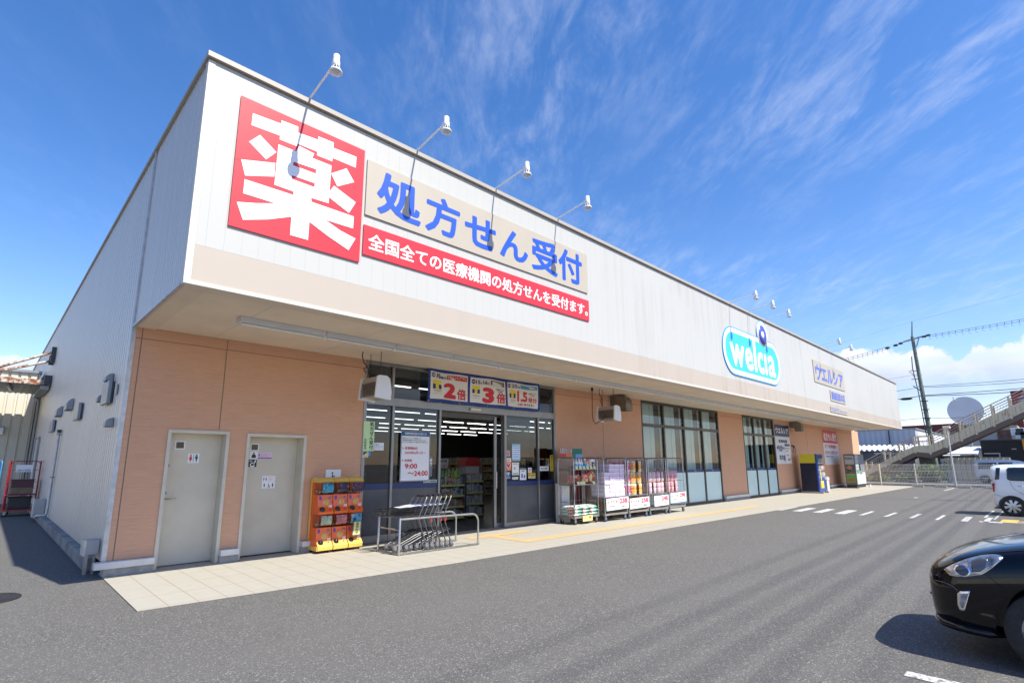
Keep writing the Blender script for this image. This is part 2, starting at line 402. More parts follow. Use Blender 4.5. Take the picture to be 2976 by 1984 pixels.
def text_geom(body, weight=0.):
    k = (body, weight)
    if k in _TC: return _TC[k]
    c = bpy.data.curves.new('t', 'FONT'); c.body = body; c.size = 1; c.resolution_u = 3; c.offset = weight
    o = bpy.data.objects.new('t', c); COL.objects.link(o)
    dg = bpy.context.evaluated_depsgraph_get(); me = bpy.data.meshes.new_from_object(o.evaluated_get(dg))
    vs = [(v.co.x, v.co.y) for v in me.vertices]; fs = [list(p.vertices) for p in me.polygons]
    bpy.data.objects.remove(o); bpy.data.curves.remove(c); bpy.data.meshes.remove(me)
    if not vs: vs = [(0, 0)]; fs = []
    xs = [v[0] for v in vs]; ys = [v[1] for v in vs]
    _TC[k] = (vs, fs, (min(xs), min(ys), max(xs), max(ys))); return _TC[k]
def tag(o, label=None, cat=None, group=None, kind=None):
    if label: o['label'] = label
    if cat: o['category'] = cat
    if group: o['group'] = group
    if kind: o['kind'] = kind
    return o
def T(name, label, cat, loc=(0, 0, 0), group=None, rz=0.):
    o = bpy.data.objects.new(name, None); COL.objects.link(o); o.empty_display_size = .2
    o.location = loc; o.rotation_euler = (0, 0, rz); return tag(o, label, cat, group)
def rebase(o, loc):
    """move a single-mesh thing's origin to its base"""
    loc = Vector(loc); o.data.transform(Matrix.Translation(-loc)); o.location = loc; return o
def copy_tree(o, parent=None):
    c = o.copy(); COL.objects.link(c); c.parent = parent
    for ch in list(o.children): copy_tree(ch, c)
    return c
def place(o, loc, rz=None, label=None, group=None):
    o.location = loc
    if rz is not None: o.rotation_euler[2] = rz
    if label: o['label'] = label
    if group: o['group'] = group
    return o
def arc(cx, cy, r, a0, a1, n=6): return [(cx+r*math.cos(R(a0+(a1-a0)*i/n)), cy+r*math.sin(R(a0+(a1-a0)*i/n))) for i in range(n+1)]
def rrect(x0, x1, y0, y1, r, n=5):
    return arc(x1-r, y1-r, r, 0, 90, n)+arc(x0+r, y1-r, r, 90, 180, n)+arc(x0+r, y0+r, r, 180, 270, n)+arc(x1-r, y0+r, r, 270, 360, n)

# ------------------------------------------------------------------ ground
b = MB().quad((-250,-250,0),(600,-250,0),(600,350,0),(-250,350,0)); g = b.build('ground', ASPHALT); tag(g, 'grey asphalt car park', 'ground', kind='structure')
edge = [(1.42,-2.47),(5.7,-2.74),(10.2,-2.83),(16,-2.93),(24,-3.03),(43.2,-3.13)]
b = MB(); b.add([(x, y, .004) for x, y in edge]+[(x, y, .012) for x, y in edge], [[i, i+1, 7+i, 6+i] for i in range(5)])
b.add([(x, y, .012) for x, y in edge]+[(x, .3, .012) for x, y in edge], [[i, i+1, 7+i, 6+i] for i in range(5)])
b.quad((1.42,.3,.004),(1.42,-2.47,.004),(1.42,-2.47,.012),(1.42,.3,.012))
tag(b.build('walkway', PAVING), kind='structure')
b = MB()
for x0, x1, y0, y1 in ((7.55,9.35,-.97,-.66),(8.02,8.32,-1.77,-.974),(8.02,20.2,-2.075,-1.775)):
    b.quad((x0,y0,.016),(x1,y0,.016),(x1,y1,.016),(x0,y1,.016))
tag(b.build('tactile_paving', TACTILE), kind='structure')
a = NT('worn_white_line', .7, .3)
wn = a.ss(a.noise(22, 5, .7), .40, .56)
c1 = a.mix(wn, (.17, .165, .155), (.66, .65, .63)); LINEW = a.col(c1)
a = NT('worn_yellow_line', .7, .3); c1 = a.mix(a.ss(a.noise(12, 5, .7), .36, .52), (.3, .25, .16), (.78, .46, .10)); LINEY = a.col(c1)
b = MB()
def gq(b, x0, x1, y0, y1, z=.004, sk=.0): b.quad((x0,y0,z),(x1,y0+sk,z),(x1,y1+sk,z),(x0,y1,z))
for y, w in ((-2.94,.26),(-3.54,.27),(-4.13,.25),(-4.75,.28),(-5.32,.11),(-5.93,.10),(-6.53,.10),(-7.11,.08),(-7.69,.15)):
    gq(b, 19.23, 20.95, y-w/2, y+w/2, .004, .03)
gq(b, 19.4, 21.0, -8.17, -8.05); gq(b, 20.95, 24, -8.02, -7.96); gq(b, 20.4, 27, -8.25, -8.20); gq(b, 19.35, 19.62, -8.44, -7.98); gq(b, 19.62, 19.72, -10, -8.2)
gq(b, 38.3, 42.3, -5.16, -5.06); gq(b, 38.3, 42.3, -7.7, -7.6); gq(b, 29.8, 30.3, -5.12, -5.0)
b.quad((5.20,-9.6,.004),(5.38,-9.6,.004),(5.36,-8.63,.004),(5.24,-8.63,.004))
tag(b.build('painted_line', LINEW), kind='structure')
b = MB(); gq(b, 19.66, 20.6, -8.72, -8.38, .005); gq(b, 20.0, 20.2, -9.3, -8.722, .005)
tag(b.build('painted_yellow_mark', LINEY), kind='structure')
ROAD = M('road_grey', (.17, .17, .175), .85, noise=(3, .15))
b = MB(); b.quad((45.2,-90,.006),(51.2,-90,.006),(51.2,60,.006),(45.2,60,.006)); tag(b.build('road', ROAD), kind='structure')
b = MB(); b.box(44.55,44.75,-60,30,0,.11); tag(b.build('kerb', CONC), kind='structure')

# ------------------------------------------------------------------ the store
X0, YF, ZB, ZT, XR, XE = 1.424, -2.865, 3.67, 6.61, 43.0, 44.65
st = T('store_building', 'long drugstore with white fascia above tan walls and deep canopy', 'building')
# front wall, in pieces round the openings
DOORS = ((2.035, 2.94, 2.105), (3.22, 4.275, 2.085)); OPEN = ((5.42, 11.41), (15.92, 21.90), (24.40, 28.20))
segs = [(X0,2.035),(2.94,3.22),(4.275,5.42),(11.41,15.92),(21.90,24.40),(28.20,XE)]
joints = (1.535, 2.768, 13.68, 33.2, 38.9)
groups = [(segs[0], segs[1], segs[2])]+[(s,) for s in segs[3:]]
for g_ in groups:
    b = MB()
    for x0, x1 in g_: b.box(x0, x1, 0, .18, .212, 3.668)
    if len(g_) == 3:
        for x0, x1, z in DOORS: b.box(x0, x1, 0, .18, z, 3.668)
    wal = b.build('front_wall', TAN, st)
    for x in joints:        # sealant joints between the boards
        if g_[0][0] < x < g_[-1][1]:
            MB().box(x-.006, x+.006, -.003, .02, 2.125 if x == 2.768 else .215, 3.66).build('wall_joint', M('sealant', (.20, .14, .10), .8), wal)
    for x0, x1 in g_:
        MB().box(x0-(.12 if x0 == X0 else 0), x1, -.13, .01, .115, .208).build('base_flashing', FLASH, wal, bevel=.006)
        MB().box(x0, x1, -.075, .17, 0, .113).build('footing', CONC, wal)
# fascia, coping, soffit
b = MB(); b.box(X0+.06, XR-.06, YF, YF+.12, 4.148, ZT); b.build('fascia', FWHITE, st)
b = MB(); b.box(X0+.06, XR-.06, YF-.001, YF+.12, ZB+.03, 4.146); b.build('fascia_band', FBEIGE, st)
b = MB(); b.box(X0-.02, XR+.02, YF-.012, YF+.10, ZB-.02, ZB+.0285); b.box(X0-.02, X0+.058, YF-.004, YF+.12, ZB+.03, ZT); b.box(XR-.058, XR+.02, YF-.004, YF+.12, ZB+.03, ZT)
b.build('fascia_trim', M('trim_white', (.60,.565,.50), .45), st)
b = MB(); COPE = M('coping_metal', (.38,.35,.305), .5, noise=(2,.06))
b.box(X0-.045, XR+.045, YF-.05, YF+.30, 6.635, 6.705); b.box(X0-.045, X0+.3, YF+.302, 32, 6.646, 6.705); b.box(XR-.25, XR+.045, YF+.302, 0, 6.646, 6.705)
b.box(X0+.01, XR-.01, YF+.01, YF+.2, 6.612, 6.646); b.box(X0+.004, X0+.2, YF+.3, 31.9, 6.6, 6.645)
b.build('coping', COPE, st)
b = MB(); b.box(X0+.28, XR-.2, YF+.28, 0, ZB, ZB+.05); sf = b.build('soffit', SOFF, st)
b = MB(); b.box(X0, XR, YF+.02, YF+.278, ZB-.014, ZB+.05); b.box(X0, X0+.278, YF+.28, .02, ZB-.014, ZB+.05); b.build('soffit_border', SOFB, sf)
b = MB()
x = 2.55
while x < XR:
    b.box(x-.005, x+.005, YF+.30, -.02, ZB-.0025, ZB+.002); x += 1.82
b.build('soffit_joint', M('joint_brown', (.57,.50,.40), .8), sf)
# ribbed left side, right end, roof, back
def ribbed(y0, y1, z0, z1, xo, pitch, depth):
    b = MB(); y = y0; ps = []
    while y < y1-1e-4:
        for q, d in ((0,-depth),(.70,-depth),(.76,0),(.94,0)):
            yy = y+q*pitch
            if yy < y1: ps.append((xo+d, yy))
        y += pitch
    ps.append((xo, y1))
    n = len(ps); b.add([(a, c, z0) for a, c in ps]+[(a, c, z1) for a, c in ps], [[i+1, i, n+i, n+i+1] for i in range(n-1)]); return b
ribbed(.035, 32, .19, ZT+.03, X0+.03, .19, .040).build('side_cladding', SIDE, st)
ribbed(YF+.13, -.012, ZB+.012, ZT+.03, X0+.012, .105, .016).build('canopy_side_cladding', SIDE, st)
b = MB(); b.box(X0-.032, X0+.004, -.008, .032, .22, ZT+.03); b.box(X0-.03, X0+.02, YF+.12, -.01, ZB-.022, ZB+.01); b.box(X0-.02,X0+.03,-.01,.19,.21,ZB-.024)
b.build('corner_trim', GALV, st)
b = MB(); b.box(X0+.025, XE-.3, 0.19, 32, 6.5, 6.56); b.box(X0+.1, XR-.1, YF+.13, .18, 6.5, 6.56); b.build('roof', GALV, st)
b = MB(); b.box(XE-.2, XE, .19, 32, 0, ZT); b.box(X0+.1, XE-.2, 31.8, 32, 0, ZT); b.box(XR-.06, XR, YF+.125, -.002, ZB+.03, ZT); b.box(X0+.03, XE-.21, .19, .30, 3.74, 6.49); b.box(X0+.022, X0+.15, .19, 31.7, .3, 6.45)
b.build('outer_wall', WHITE, st)
b = MB(); b.box(1.285, X0-.002, .66, 24, 0, .185); b.build('side_plinth', M('plinth_concrete', (.26,.245,.225), .9, noise=(3,.35), bump=(20,.3)), st, bevel=.01)
# interior
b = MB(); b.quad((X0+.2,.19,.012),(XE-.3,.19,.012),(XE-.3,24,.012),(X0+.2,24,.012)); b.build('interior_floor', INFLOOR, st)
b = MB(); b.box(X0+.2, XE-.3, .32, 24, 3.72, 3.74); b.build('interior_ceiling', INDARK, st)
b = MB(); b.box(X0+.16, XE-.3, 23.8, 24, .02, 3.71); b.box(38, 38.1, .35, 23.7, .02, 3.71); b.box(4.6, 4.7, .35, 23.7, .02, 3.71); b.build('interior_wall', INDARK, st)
# the two grey doors
def service_door(x0, x1, z, dep, handle_side):
    fr = MB(); w = .052
    fr.box(x0, x0+w, -.02, dep+.0, .012, z); fr.box(x1-w, x1, -.02, dep, .012, z); fr.box(x0+w, x1-w, -.02, dep, z-w, z)
    d = MB().box(x0+w, x1-w, dep, dep+.04, .02, z-w).build('door', DOORG, st)
    fr.build('door_frame', FTAN, d, bevel=.004)
    if handle_side:
        h = MB(); hx = x0+w+.05
        h.tube([(hx, dep-.0, 1.03),(hx, dep-.055, 1.03),(hx+.15, dep-.055, 1.03)], .011, 8); h.lathe([(.028,-.008),(.028,0)], (hx, dep, 1.03), 'y', 14)
        h.build('handle', STEEL, d)
        k = MB(); k.lathe([(.026,-.012),(.026,0)], (hx-.0, dep, 1.12), 'y', 14); k.lathe([(.024,-.012),(.024,0)], (hx+.0, dep, 1.545), 'y', 14); k.build('lock', STEELG, d)
    else:
        pass
    return d
service_door(2.035, 2.94, 2.105, .22, True); service_door(3.22, 4.275, 2.085, .27, False)
# entrance front
EN = MB(); y0, y1 = -.012, .12
def mul(x, w, z0, z1): EN.box(x-w/2, x+w/2, y0, y1, z0, z1)
EN.box(5.42, 5.49, y0, y1, .02, 3.66); EN.box(11.34, 11.41, y0, y1, .02, 3.66)
EN.box(5.49, 11.34, y0, y1, 3.60, 3.66); EN.box(5.49, 11.34, y0-.012, y1, 2.76, 2.925)
for x, w in ((6.13,.055),(7.37,.055),(9.44,.075),(10.69,.05)): mul(x, w, .02, 2.758)
for x, w in ((6.10,.055),(7.37,.05),(9.42,.05),(10.72,.05)): mul(x, w, 2.927, 3.598)
ef = EN.build('entrance_frame', ALU, st)
for q in ((5.49, 6.10, .16), (6.16, 7.34, .16), (9.48, 10.66, .12), (10.72, 11.34, .12)): MB().box(q[0], q[1], y0+.01, y1, .02, q[2]).build('entrance_sill', ALU, ef)
for x0, x1, zb, zs in ((5.492,6.10,.165,1.05),(6.16,7.34,.165,1.05),(9.48,10.663,.125,1.0),(10.717,11.338,.125,1.0)):
    p = MB().box(x0, x1, .03, .04, zs, 2.757).build('entrance_pane', GLASSD, st)
    MB().box(x0, x1, .025, .045, zb, zs-.003).build('lower_panel', DARKP, p)
    MB().box(x0, x1, .018, .024, zs+.002, zs+.112).build('blue_stripe', NAVY, p)
for x0, x1 in ((5.492,6.07),(6.13,7.342),(7.397,9.393),(9.447,10.693),(10.747,11.338)):
    MB().box(x0, x1, .03, .04, 2.93, 3.597).build('transom_pane', GLASSD, st)
# automatic door leaf standing open behind the right panels, its edge in the gap
b = MB(); b.box(9.16, 9.235, .10, .15, .02, 2.70); b.box(9.16, 10.5, .125, .15, 2.62, 2.70); b.box(9.237, 10.5, .125, .15, .02, .12)
dl = b.build('sliding_door', ALU, st); MB().box(9.237, 10.5, .13, .136, .12, 2.62).build('door_pane', GLASSD, dl)
MB().box(9.205, 9.235, .08, .099, .95, 1.35).build('door_pull', ALUL, dl)
b = MB(); b.box(7.43, 9.39, .125, .20, 2.62, 2.755); b.build('door_header', BRONZE, ef)
b = MB(); b.box(8.23, 8.56, -.075, -.026, 2.80, 2.865); b.build('door_sensor', M('sensor_ivory', (.62,.58,.50), .5), ef, bevel=.008)
# the two shop windows
def shop_window(x0, x1, n, zb, zt, ztr):
    f = MB(); yo = -.01; ym = .12
    f.box(x0, x0+.07, yo, ym, .02, zt); f.box(x1-.07, x1, yo, ym, .02, zt)
    f.box(x0+.07, x1-.07, yo, ym, zt-.07, zt); f.box(x0+.07, x1-.07, yo, ym, .02, .10); f.box(x0+.07, x1-.07, yo-.006, ym, ztr-.05, ztr+.05)
    xs = [x0+.07]; w = (x1-x0)/n
    for i in range(1, n):
        x = x0+w*i; f.box(x-.045, x+.045, yo+.003, ym, .102, ztr-.052); f.box(x-.045, x+.045, yo+.003, ym, ztr+.052, zt-.072); xs += [x-.045, x+.045]
    xs.append(x1-.07)
    win = f.build('shop_window', BRONZE, st)
    for i in range(n):
        a, c = xs[2*i], xs[2*i+1]
        MB().box(a, c, .035, .043, 1.195, ztr-.051).build('pane', GLASS, win)
        MB().box(a, c, .035, .043, ztr+.051, zt-.071).build('pane', GLASS, win)
        MB().box(a, c, .030, .046, .101, 1.192).build('frosted_pane', FROST, win)
        MB().box(a, c, .026, .0345, 1.196, 1.288).build('blue_stripe', NAVY, win)
        k = MB(); wd = c-a                 # two white roller blinds and a dark gap beside them
        for p0, p1 in ((.02,.60),(.615,.80)):
            k.box(a+wd*p0, a+wd*p1, .22, .226, .9, zt-.05)
        k.build('roller_blind', BLIND, win)
        ch = MB()
        for q in range(9): ch.sphere((a+wd*.607, .205, ztr+.6-.11*q*(3 if q > 3 else 1)), .013, 6, 4)
        ch.build('blind_cord', WHITE, win)
        bg = MB()
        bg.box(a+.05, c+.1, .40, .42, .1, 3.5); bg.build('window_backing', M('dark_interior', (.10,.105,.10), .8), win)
    for i in range(n):
        a, c = xs[2*i], xs[2*i+1]; u = (a+c)/2
        m = MB().flat([rrect(u-.075, u+.075, 1.222, 1.27, .02)], lambda p, q: (p, .0245, q)); m.build('sticker', LBLUE, win)
    return win
shop_window(15.92, 21.90, 4, .05, 3.655, 2.835); shop_window(24.40, 28.20, 3, .05, 3.655, 2.82)
# roller-shutter strip light along the soffit
t = T('soffit_light_strip', 'long white strip light housing running along the canopy soffit', 'light', (2.42, -1.6, 3.6))
xs = [2.41]; b = MB(); b.add([], [])
def ysl(x): return -1.66+.0085*min(x-2.4, 40)
x = 2.41
while x < 41:
    x2 = min(x+1.32, 41)
    b.prism([(-.09,ZB-.075),(.09,ZB-.075),(.10,ZB-.003),(-.10,ZB-.003)], lambda u, v, tt: (tt, ysl(tt)+u, v), x, x2-.012); x = x2
b.build('housing', M('strip_grey', (.56,.58,.60), .4, noise=(3,.05)), t)
x = 2.45; TB = M('unlit_tube', (.75,.76,.76), .35)
while x < 41: MB().tube([(x, ysl(x), ZB-.094), (min(x+1.24, 41), ysl(x+1.24), ZB-.094)], .018, 8).build('tube', TB, t); x += 1.32
x = 3.73
while x < 41: MB().box(x-.02, x+.02, ysl(x)-.03, ysl(x)+.03, ZB-.13, ZB-.076).build('tube_holder', WHITE, t); x += 1.32

# ------------------------------------------------------------------ signs on the fascia
YAKU = [ [[(1.969, 6.117), (2.337, 6.142), (2.34, 6.195), (2.572, 6.208), (2.575, 6.12), (2.865, 6.141), (2.866, 6.196), (3.104, 6.206), (3.102, 6.12), (3.474, 6.134), (3.472, 5.954), (3.101, 5.955), (3.097, 5.9), (2.864, 5.895), (2.867, 5.952), (2.581, 5.949), (2.575, 5.906), (2.335, 5.903), (2.337, 5.959), (1.965, 5.941)]],
  [[(2.082, 5.854), (2.308, 5.699), (2.185, 5.54), (1.955, 5.695)]],
  [[(1.883, 5.411), (2.306, 5.539), (2.308, 5.339), (1.948, 5.21)]],
  [[(3.325, 5.883), (3.46, 5.712), (3.199, 5.541), (3.093, 5.706)]],
  [[(3.147, 5.533), (3.503, 5.4), (3.403, 5.195), (3.092, 5.324), (3.088, 5.423)]],
  [[(2.325, 5.824), (2.57, 5.826), (2.604, 5.924), (2.824, 5.904), (2.8, 5.826), (3.09, 5.828), (3.083, 5.233), (2.826, 5.222), (2.835, 5.167), (3.484, 5.167), (3.482, 4.976), (3.052, 4.969), (3.288, 4.882), (3.53, 4.833), (3.429, 4.623), (3.109, 4.739), (2.825, 4.863), (2.824, 4.595), (2.575, 4.592), (2.574, 4.854), (2.278, 4.715), (1.972, 4.608), (1.881, 4.822), (2.108, 4.885), (2.347, 4.968), (1.945, 4.962), (1.946, 5.16), (2.584, 5.174), (2.572, 5.224), (2.317, 5.224)], [(2.544, 5.658), (2.867, 5.675), (2.867, 5.61), (2.541, 5.603)], [(2.538, 5.451), (2.862, 5.458), (2.861, 5.399), (2.535, 5.398)]]]
def FY(y): return lambda u, v: (u, y, v)
def plate(root, name, mat, x0, x1, z0, z1, y, th=.02, bevel=0.): return MB().box(x0, x1, y, y+th, z0, z1).build(name, mat, root, bevel=bevel)
def lett(root, mat, items, name='lettering', y=None, wt=.012):
    """items: (text, x0, x1, z0, z1[, weight]) written flat at depth y"""
    b = MB()
    for k, it in enumerate(items):
        b.text(it[0], it[1], it[2], it[3], it[4], FY(y), it[5] if len(it) > 5 else wt)
    return b.build(name, mat, root)
yb = YF-.025
t = T('medicine_sign', 'big square red sign with one white brushed character', 'sign', (2.7, YF, 4.49))
plate(t, 'panel', RED, 1.812, 3.612, 4.489, 5.392, yb); plate(t, 'panel', RED, 1.812, 3.612, 5.396, 6.300, yb)
b = MB()
for i, q in enumerate(YAKU): b.flat(q, FY(yb-.003-.0004*i))
b.build('character', M('sign_white', (.82,.82,.82), .4), t)
t = T('prescription_sign', 'long beige sign with large blue Japanese lettering', 'sign', (6.4, YF, 5.27))
plate(t, 'panel', BEIGES, 3.668, 9.205, 5.272, 6.178, yb)
ch = [('処',3.85,4.68,5.37,6.09),('方',4.77,5.51,5.38,6.06),('せ',5.62,6.38,5.41,6.0),('ん',6.49,7.26,5.41,6.0),('受',7.37,8.17,5.38,6.09),('付',8.2,9.01,5.38,6.10)]
lett(t, BLUE, [(*c, .028) for c in ch], y=yb-.003)
t = T('prescription_note_sign', 'narrow red strip sign with a line of white Japanese text', 'sign', (6.4, YF, 4.63))
plate(t, 'panel', RED, 3.660, 9.222, 4.632, 5.105, yb)
lett(t, PAPER, [('全国全ての医療機関の処方せんを受付ます。', 3.74, 9.17, 4.735, 5.0, .022)], y=yb-.003)
# the pill-shaped cyan logo sign
t = T('logo_sign', 'cyan pill-shaped sign with white lettering and a blue ring on top', 'sign', (18.6, YF, 4.29))
def pill(g, y, ring=True):
    cx, cz, hw, hr = 18.6, 5.10, 2.50-g, .80-g
    a = arc(cx+hw-hr, cz, hr, -90, 90, 14)+arc(cx-hw+hr, cz, hr, 90, 270, 14)
    return MB().prism(a, lambda u, v, tt: (u, tt, v), y, y+.03)
def disc(r, y, th=.004): return MB().lathe([(0, 0), (r, 0), (r, th), (0, th)], (19.56, y, 6.05), 'y', 40)
pill(0, yb).build('outline', LBLUE, t); disc(.53, yb-.0012, .02).build('ring_outline', LBLUE, t)
pill(.04, yb-.004).build('border', PAPER, t); disc(.495, yb-.0052, .01).build('ring_border', PAPER, t)
pill(.19, yb-.008).build('panel', CYAN, t)
disc(.43, yb-.0095).build('ring_border', PAPER, t); disc(.36, yb-.012).build('ring', PBLUE, t); disc(.135, yb-.015).build('ring_hole', PAPER, t)
b = MB()
for c, u0, u1, v0, v1, w_ in (('w',16.62,17.74,4.60,5.35,.03),('e',17.80,18.44,4.58,5.37,.028),('l',18.54,18.76,4.60,5.74,.03),('c',18.86,19.40,4.58,5.37,.03),('ı',19.50,19.70,4.60,5.35,.03),('a',19.82,20.52,4.58,5.37,.022)):
    b.text(c, u0, u1, v0, v1, FY(yb-.011), w_)
b.build('lettering', PAPER, t)
def small_sign(name, lab, x0, x1, z0, z1, items, mat, wt):
    t = T(name, lab, 'sign', ((x0+x1)/2, YF, z0)); plate(t, 'panel', BEIGES, x0, x1, z0, z1, yb); lett(t, mat, items, y=yb-.003, wt=wt); return t
small_sign('store_name_sign', 'largest of three beige signs at the far end, thick blue katakana', 25.22, 29.95, 4.955, 5.92, [('ウエルシア', 25.42, 29.75, 5.06, 5.78)], BLUED, .034)
small_sign('branch_name_sign', 'small beige sign with crowded blue characters below the bigger katakana sign', 27.33, 29.80, 4.30, 4.79, [('磯城田原本店', 27.47, 29.68, 4.36, 4.74)], BLUED, .026)
small_sign('company_sign', 'thin beige strip sign with tiny blue text low on the far fascia', 27.11, 29.84, 3.785, 4.03, [('ウエルシア', 27.2, 28.42, 3.82, 4.01), ('ホールディングス', 28.5, 29.74, 3.83, 3.95)], BLUED, .024)

# ------------------------------------------------------------------ floodlights on the fascia
def make_flood():
    t = T('floodlight', 'x', 'light', (0,0,0), 'floodlights on arms along the fascia')
    b = MB(); b.tube([(0,.05,0),(0,-.0,.012),(0,-.80,.115)], .015, 8); b.build('arm', LAMPW, t, True)
    b = MB(); b.box(-.05,.05,-.01,.11,-.012,.006); b.box(-.02,.02,-.005,.035,.0,.03); b.build('bracket', GALV, t, True)
    b = MB(); b.box(-.026,.026,-.825,-.785,.085,.15); b.build('yoke', LAMPW, t, True)
    k = .74; c = (0,-.865,.045)
    sc = lambda pr: [(r*k, h*k) for r, h in pr]
    b = MB(); b.lathe(sc([(0,.23),(.05,.23),(.058,.22),(.058,.12),(.068,.10),(.07,.0),(.062,-.015),(0,-.015)]), c, 'z', 18); b.build('housing', LAMPW, t, True)
    b = MB()
    for q in range(10):
        a = 2*math.pi*q/10; b.bar((c[0]+.062*k*math.cos(a), c[1]+.062*k*math.sin(a), c[2]-.01*k), (c[0]+.10*k*math.cos(a), c[1]+.10*k*math.sin(a), c[2]-.095*k), .010, .005)
    b.lathe(sc([(.108,-.09),(.116,-.105),(.112,-.125),(.10,-.125),(.10,-.09)]), c, 'z', 22, False); b.build('cage', LAMPW, t, True)
    b = MB(); b.lathe(sc([(0,-.012),(.045,-.02),(.088,-.09),(0,-.09)]), c, 'z', 16); b.build('reflector', M('reflector', (.30,.30,.32), .3, .8), t, True)
    b = MB(); b.lathe(sc([(.10,-.118),(.075,-.15),(.04,-.168),(0,-.174)]), c, 'z', 18); b.build('lens', M('lens_glass', (.46,.50,.54), .12), t, True)
    return t
fl = make_flood()
FL = [(2.70,'white floodlight on an arm above the big red sign'),(4.56,'white floodlight above the left end of the blue lettering'),(6.37,'white floodlight above the middle of the blue lettering'),
 (8.20,'white floodlight above the right end of the blue lettering'),(16.95,'nearest of the three white floodlights above the cyan pill sign'),(18.44,'middle of the three white floodlights above the cyan pill sign'),
 (20.0,'far one of the three white floodlights above the cyan pill sign'),(26.37,'nearer of the two small floodlights above the katakana sign'),(28.33,'farthest floodlight, right of the pair above the katakana sign')]
for i, (x, lab) in enumerate(FL): place(fl if i == 0 else copy_tree(fl), (x, YF+.02, 6.702), R(random.uniform(-2, 2)), lab)

# ------------------------------------------------------------------ heaters hung under the canopy
def heater(loc, lab):
    t = T('patio_heater', lab, 'heater', loc, 'electric heaters hung under the canopy')
    prof = rrect(0, .34, 0, .06, .02, 3)
    pr = [(-.015,.0),(.325,-.03),(.335,.12),(.29,.37),(.22,.42),(.07,.42),(.02,.40)]
    e = MB().prism(pr, lambda u, v, s: (u, s, v), -.26, -.225); e.build('end_cap', WHITE, t, True, bevel=.012)
    e = MB().prism(pr, lambda u, v, s: (u, s, v), .33, .365); e.build('end_cap', WHITE, t, True, bevel=.012)
    b = MB().prism([(.07,.06),(.31,.0),(.315,.12),(.275,.35),(.22,.40),(.05,.40),(.045,.30)], lambda u, v, s: (u, s, v), -.224, .329); b.build('body', M('heater_body', (.42,.39,.34), .45, .2), t, True)
    b = MB(); b.add([], [])
    for k in range(26):
        y = -.21+.0208*k; b.bar((.005, y, .03), (.028, y, .295), .005)
    for z in (.03,.16,.295): b.bar((.004+(z-.03)*.085, -.224, z), (.004+(z-.03)*.085, .329, z), .008)
    b.build('grille', STEELG, t, True)
    b = MB(); b.box(.045,.065,-.2,.3,.07,.29); b.build('heating_element', M('element_brown', (.17,.13,.10), .5), t, True)
    b = MB()
    for y in (-.14,.24):
        z = .42
        while z < ZB-loc[2]-.02:
            b.tube([(.15+.01*math.cos(a)*(1 if int(z*50) % 2 else 0), y+.01*math.cos(a)*(0 if int(z*50) % 2 else 1), z+.014+.016*math.sin(a)) for a in [k*math.pi/3 for k in range(6)]], .0035, 4, True); z += .026
    b.build('chain', BLACK, t, True)
    b = MB(); h = ZB-loc[2]
    b.tube([(-.05,.20,h),(-.06,.2,h-.08),(-.02,.2,h-.2),(.05,.2,h-.27),(.10,.22,h-.34),(.04,.22,h-.40),(-.02,.2,h-.33),(.06,.2,h-.26),(.1,.22,h-.33),(.09,.24,.42)], .010, 6); b.build('cord', BLACK, t, True)
    return t
heater((5.03,-.86,2.765), 'white heater hanging on chains above the left end of the entrance')
h2 = heater((12.68,-.86,2.755), 'white heater hanging on chains in front of the tan wall beside the duct')
b = MB(); b.tube([(12.16,-.75,3.66),(12.15,-.75,3.4),(12.13,-.75,2.9),(12.17,-.75,2.72),(12.28,-.75,2.64),(12.45,-.76,2.72),(12.62,-.78,2.80),(12.7,-.8,2.90)], .011, 6)
b.box(12.13,12.19,-.77,-.73,3.56,3.65); b.build('power_cord', BLACK, h2)
def duct(x, y, lab):
    t = T('exhaust_duct', lab, 'duct', (x, y, 3.2), 'square exhaust elbows on the front wall'); m = GALV
    w = .36; b = MB()
    prof = [(-.004,3.66),(-.30,3.655)]+[(-.30-.28*math.sin(R(a)), 3.375+.28*math.cos(R(a))) for a in (10,25,40,55,70,85)]+[(-.585,3.16)]
    inn = [(-.24,3.16),(-.24,3.27),(-.19,3.33),(-.004,3.33)]
    b.prism(prof+inn, lambda u, v, s: (s, u, v), x, x+w); b.build('elbow', M('duct_metal', (.22,.20,.165), .45, .6, noise=(5,.2)), t, bevel=.006)
    MB().box(x+.02, x+w-.02, -.57, -.26, 3.155, 3.159).build('outlet', BLACK, t); MB().box(x-.04, x+w+.04, -.0035, -.001, 3.29, 3.665).build('flange', m, t)
duct(14.12, 0, 'grey exhaust elbow sticking out of the wall behind the second heater')
duct(30.55, 0, 'grey exhaust elbow on the wall right of the store hours banner')

# ------------------------------------------------------------------ banner above the entrance
t = T('sale_banner', 'long blue cloth banner with three white price panels above the entrance', 'banner', (8.78,-.1,2.93))
def BW(u, v, e=0.): return (u, -.105-e+.012*math.sin(u*3.3+v*2)+.006*math.sin(u*9+v*5), v-.018*math.sin((u-6.92)*math.pi/.93)**2*(1 if v > 3.3 else -.6))
def cloth(b, x0, x1, z0, z1, e=0., nx=24, nz=6):
    for i in range(nx):
        for j in range(nz):
            b.add([BW(x0+(x1-x0)*(i+a)/nx, z0+(z1-z0)*(j+c)/nz, e) for a, c in ((0,0),(1,0),(1,1),(0,1))], [[0,1,2,3]], True)
b = MB(); cloth(b, 6.92, 10.635, 2.915, 3.69, 0, 60, 8)
bn = b.build('cloth', M('banner_blue', (.012,.055,.27), .55), t)
md = bn.modifiers.new('thickness', 'SOLIDIFY'); md.thickness = .002; md.offset = 1
BF = lambda e: (lambda u, v: BW(u, v, e))
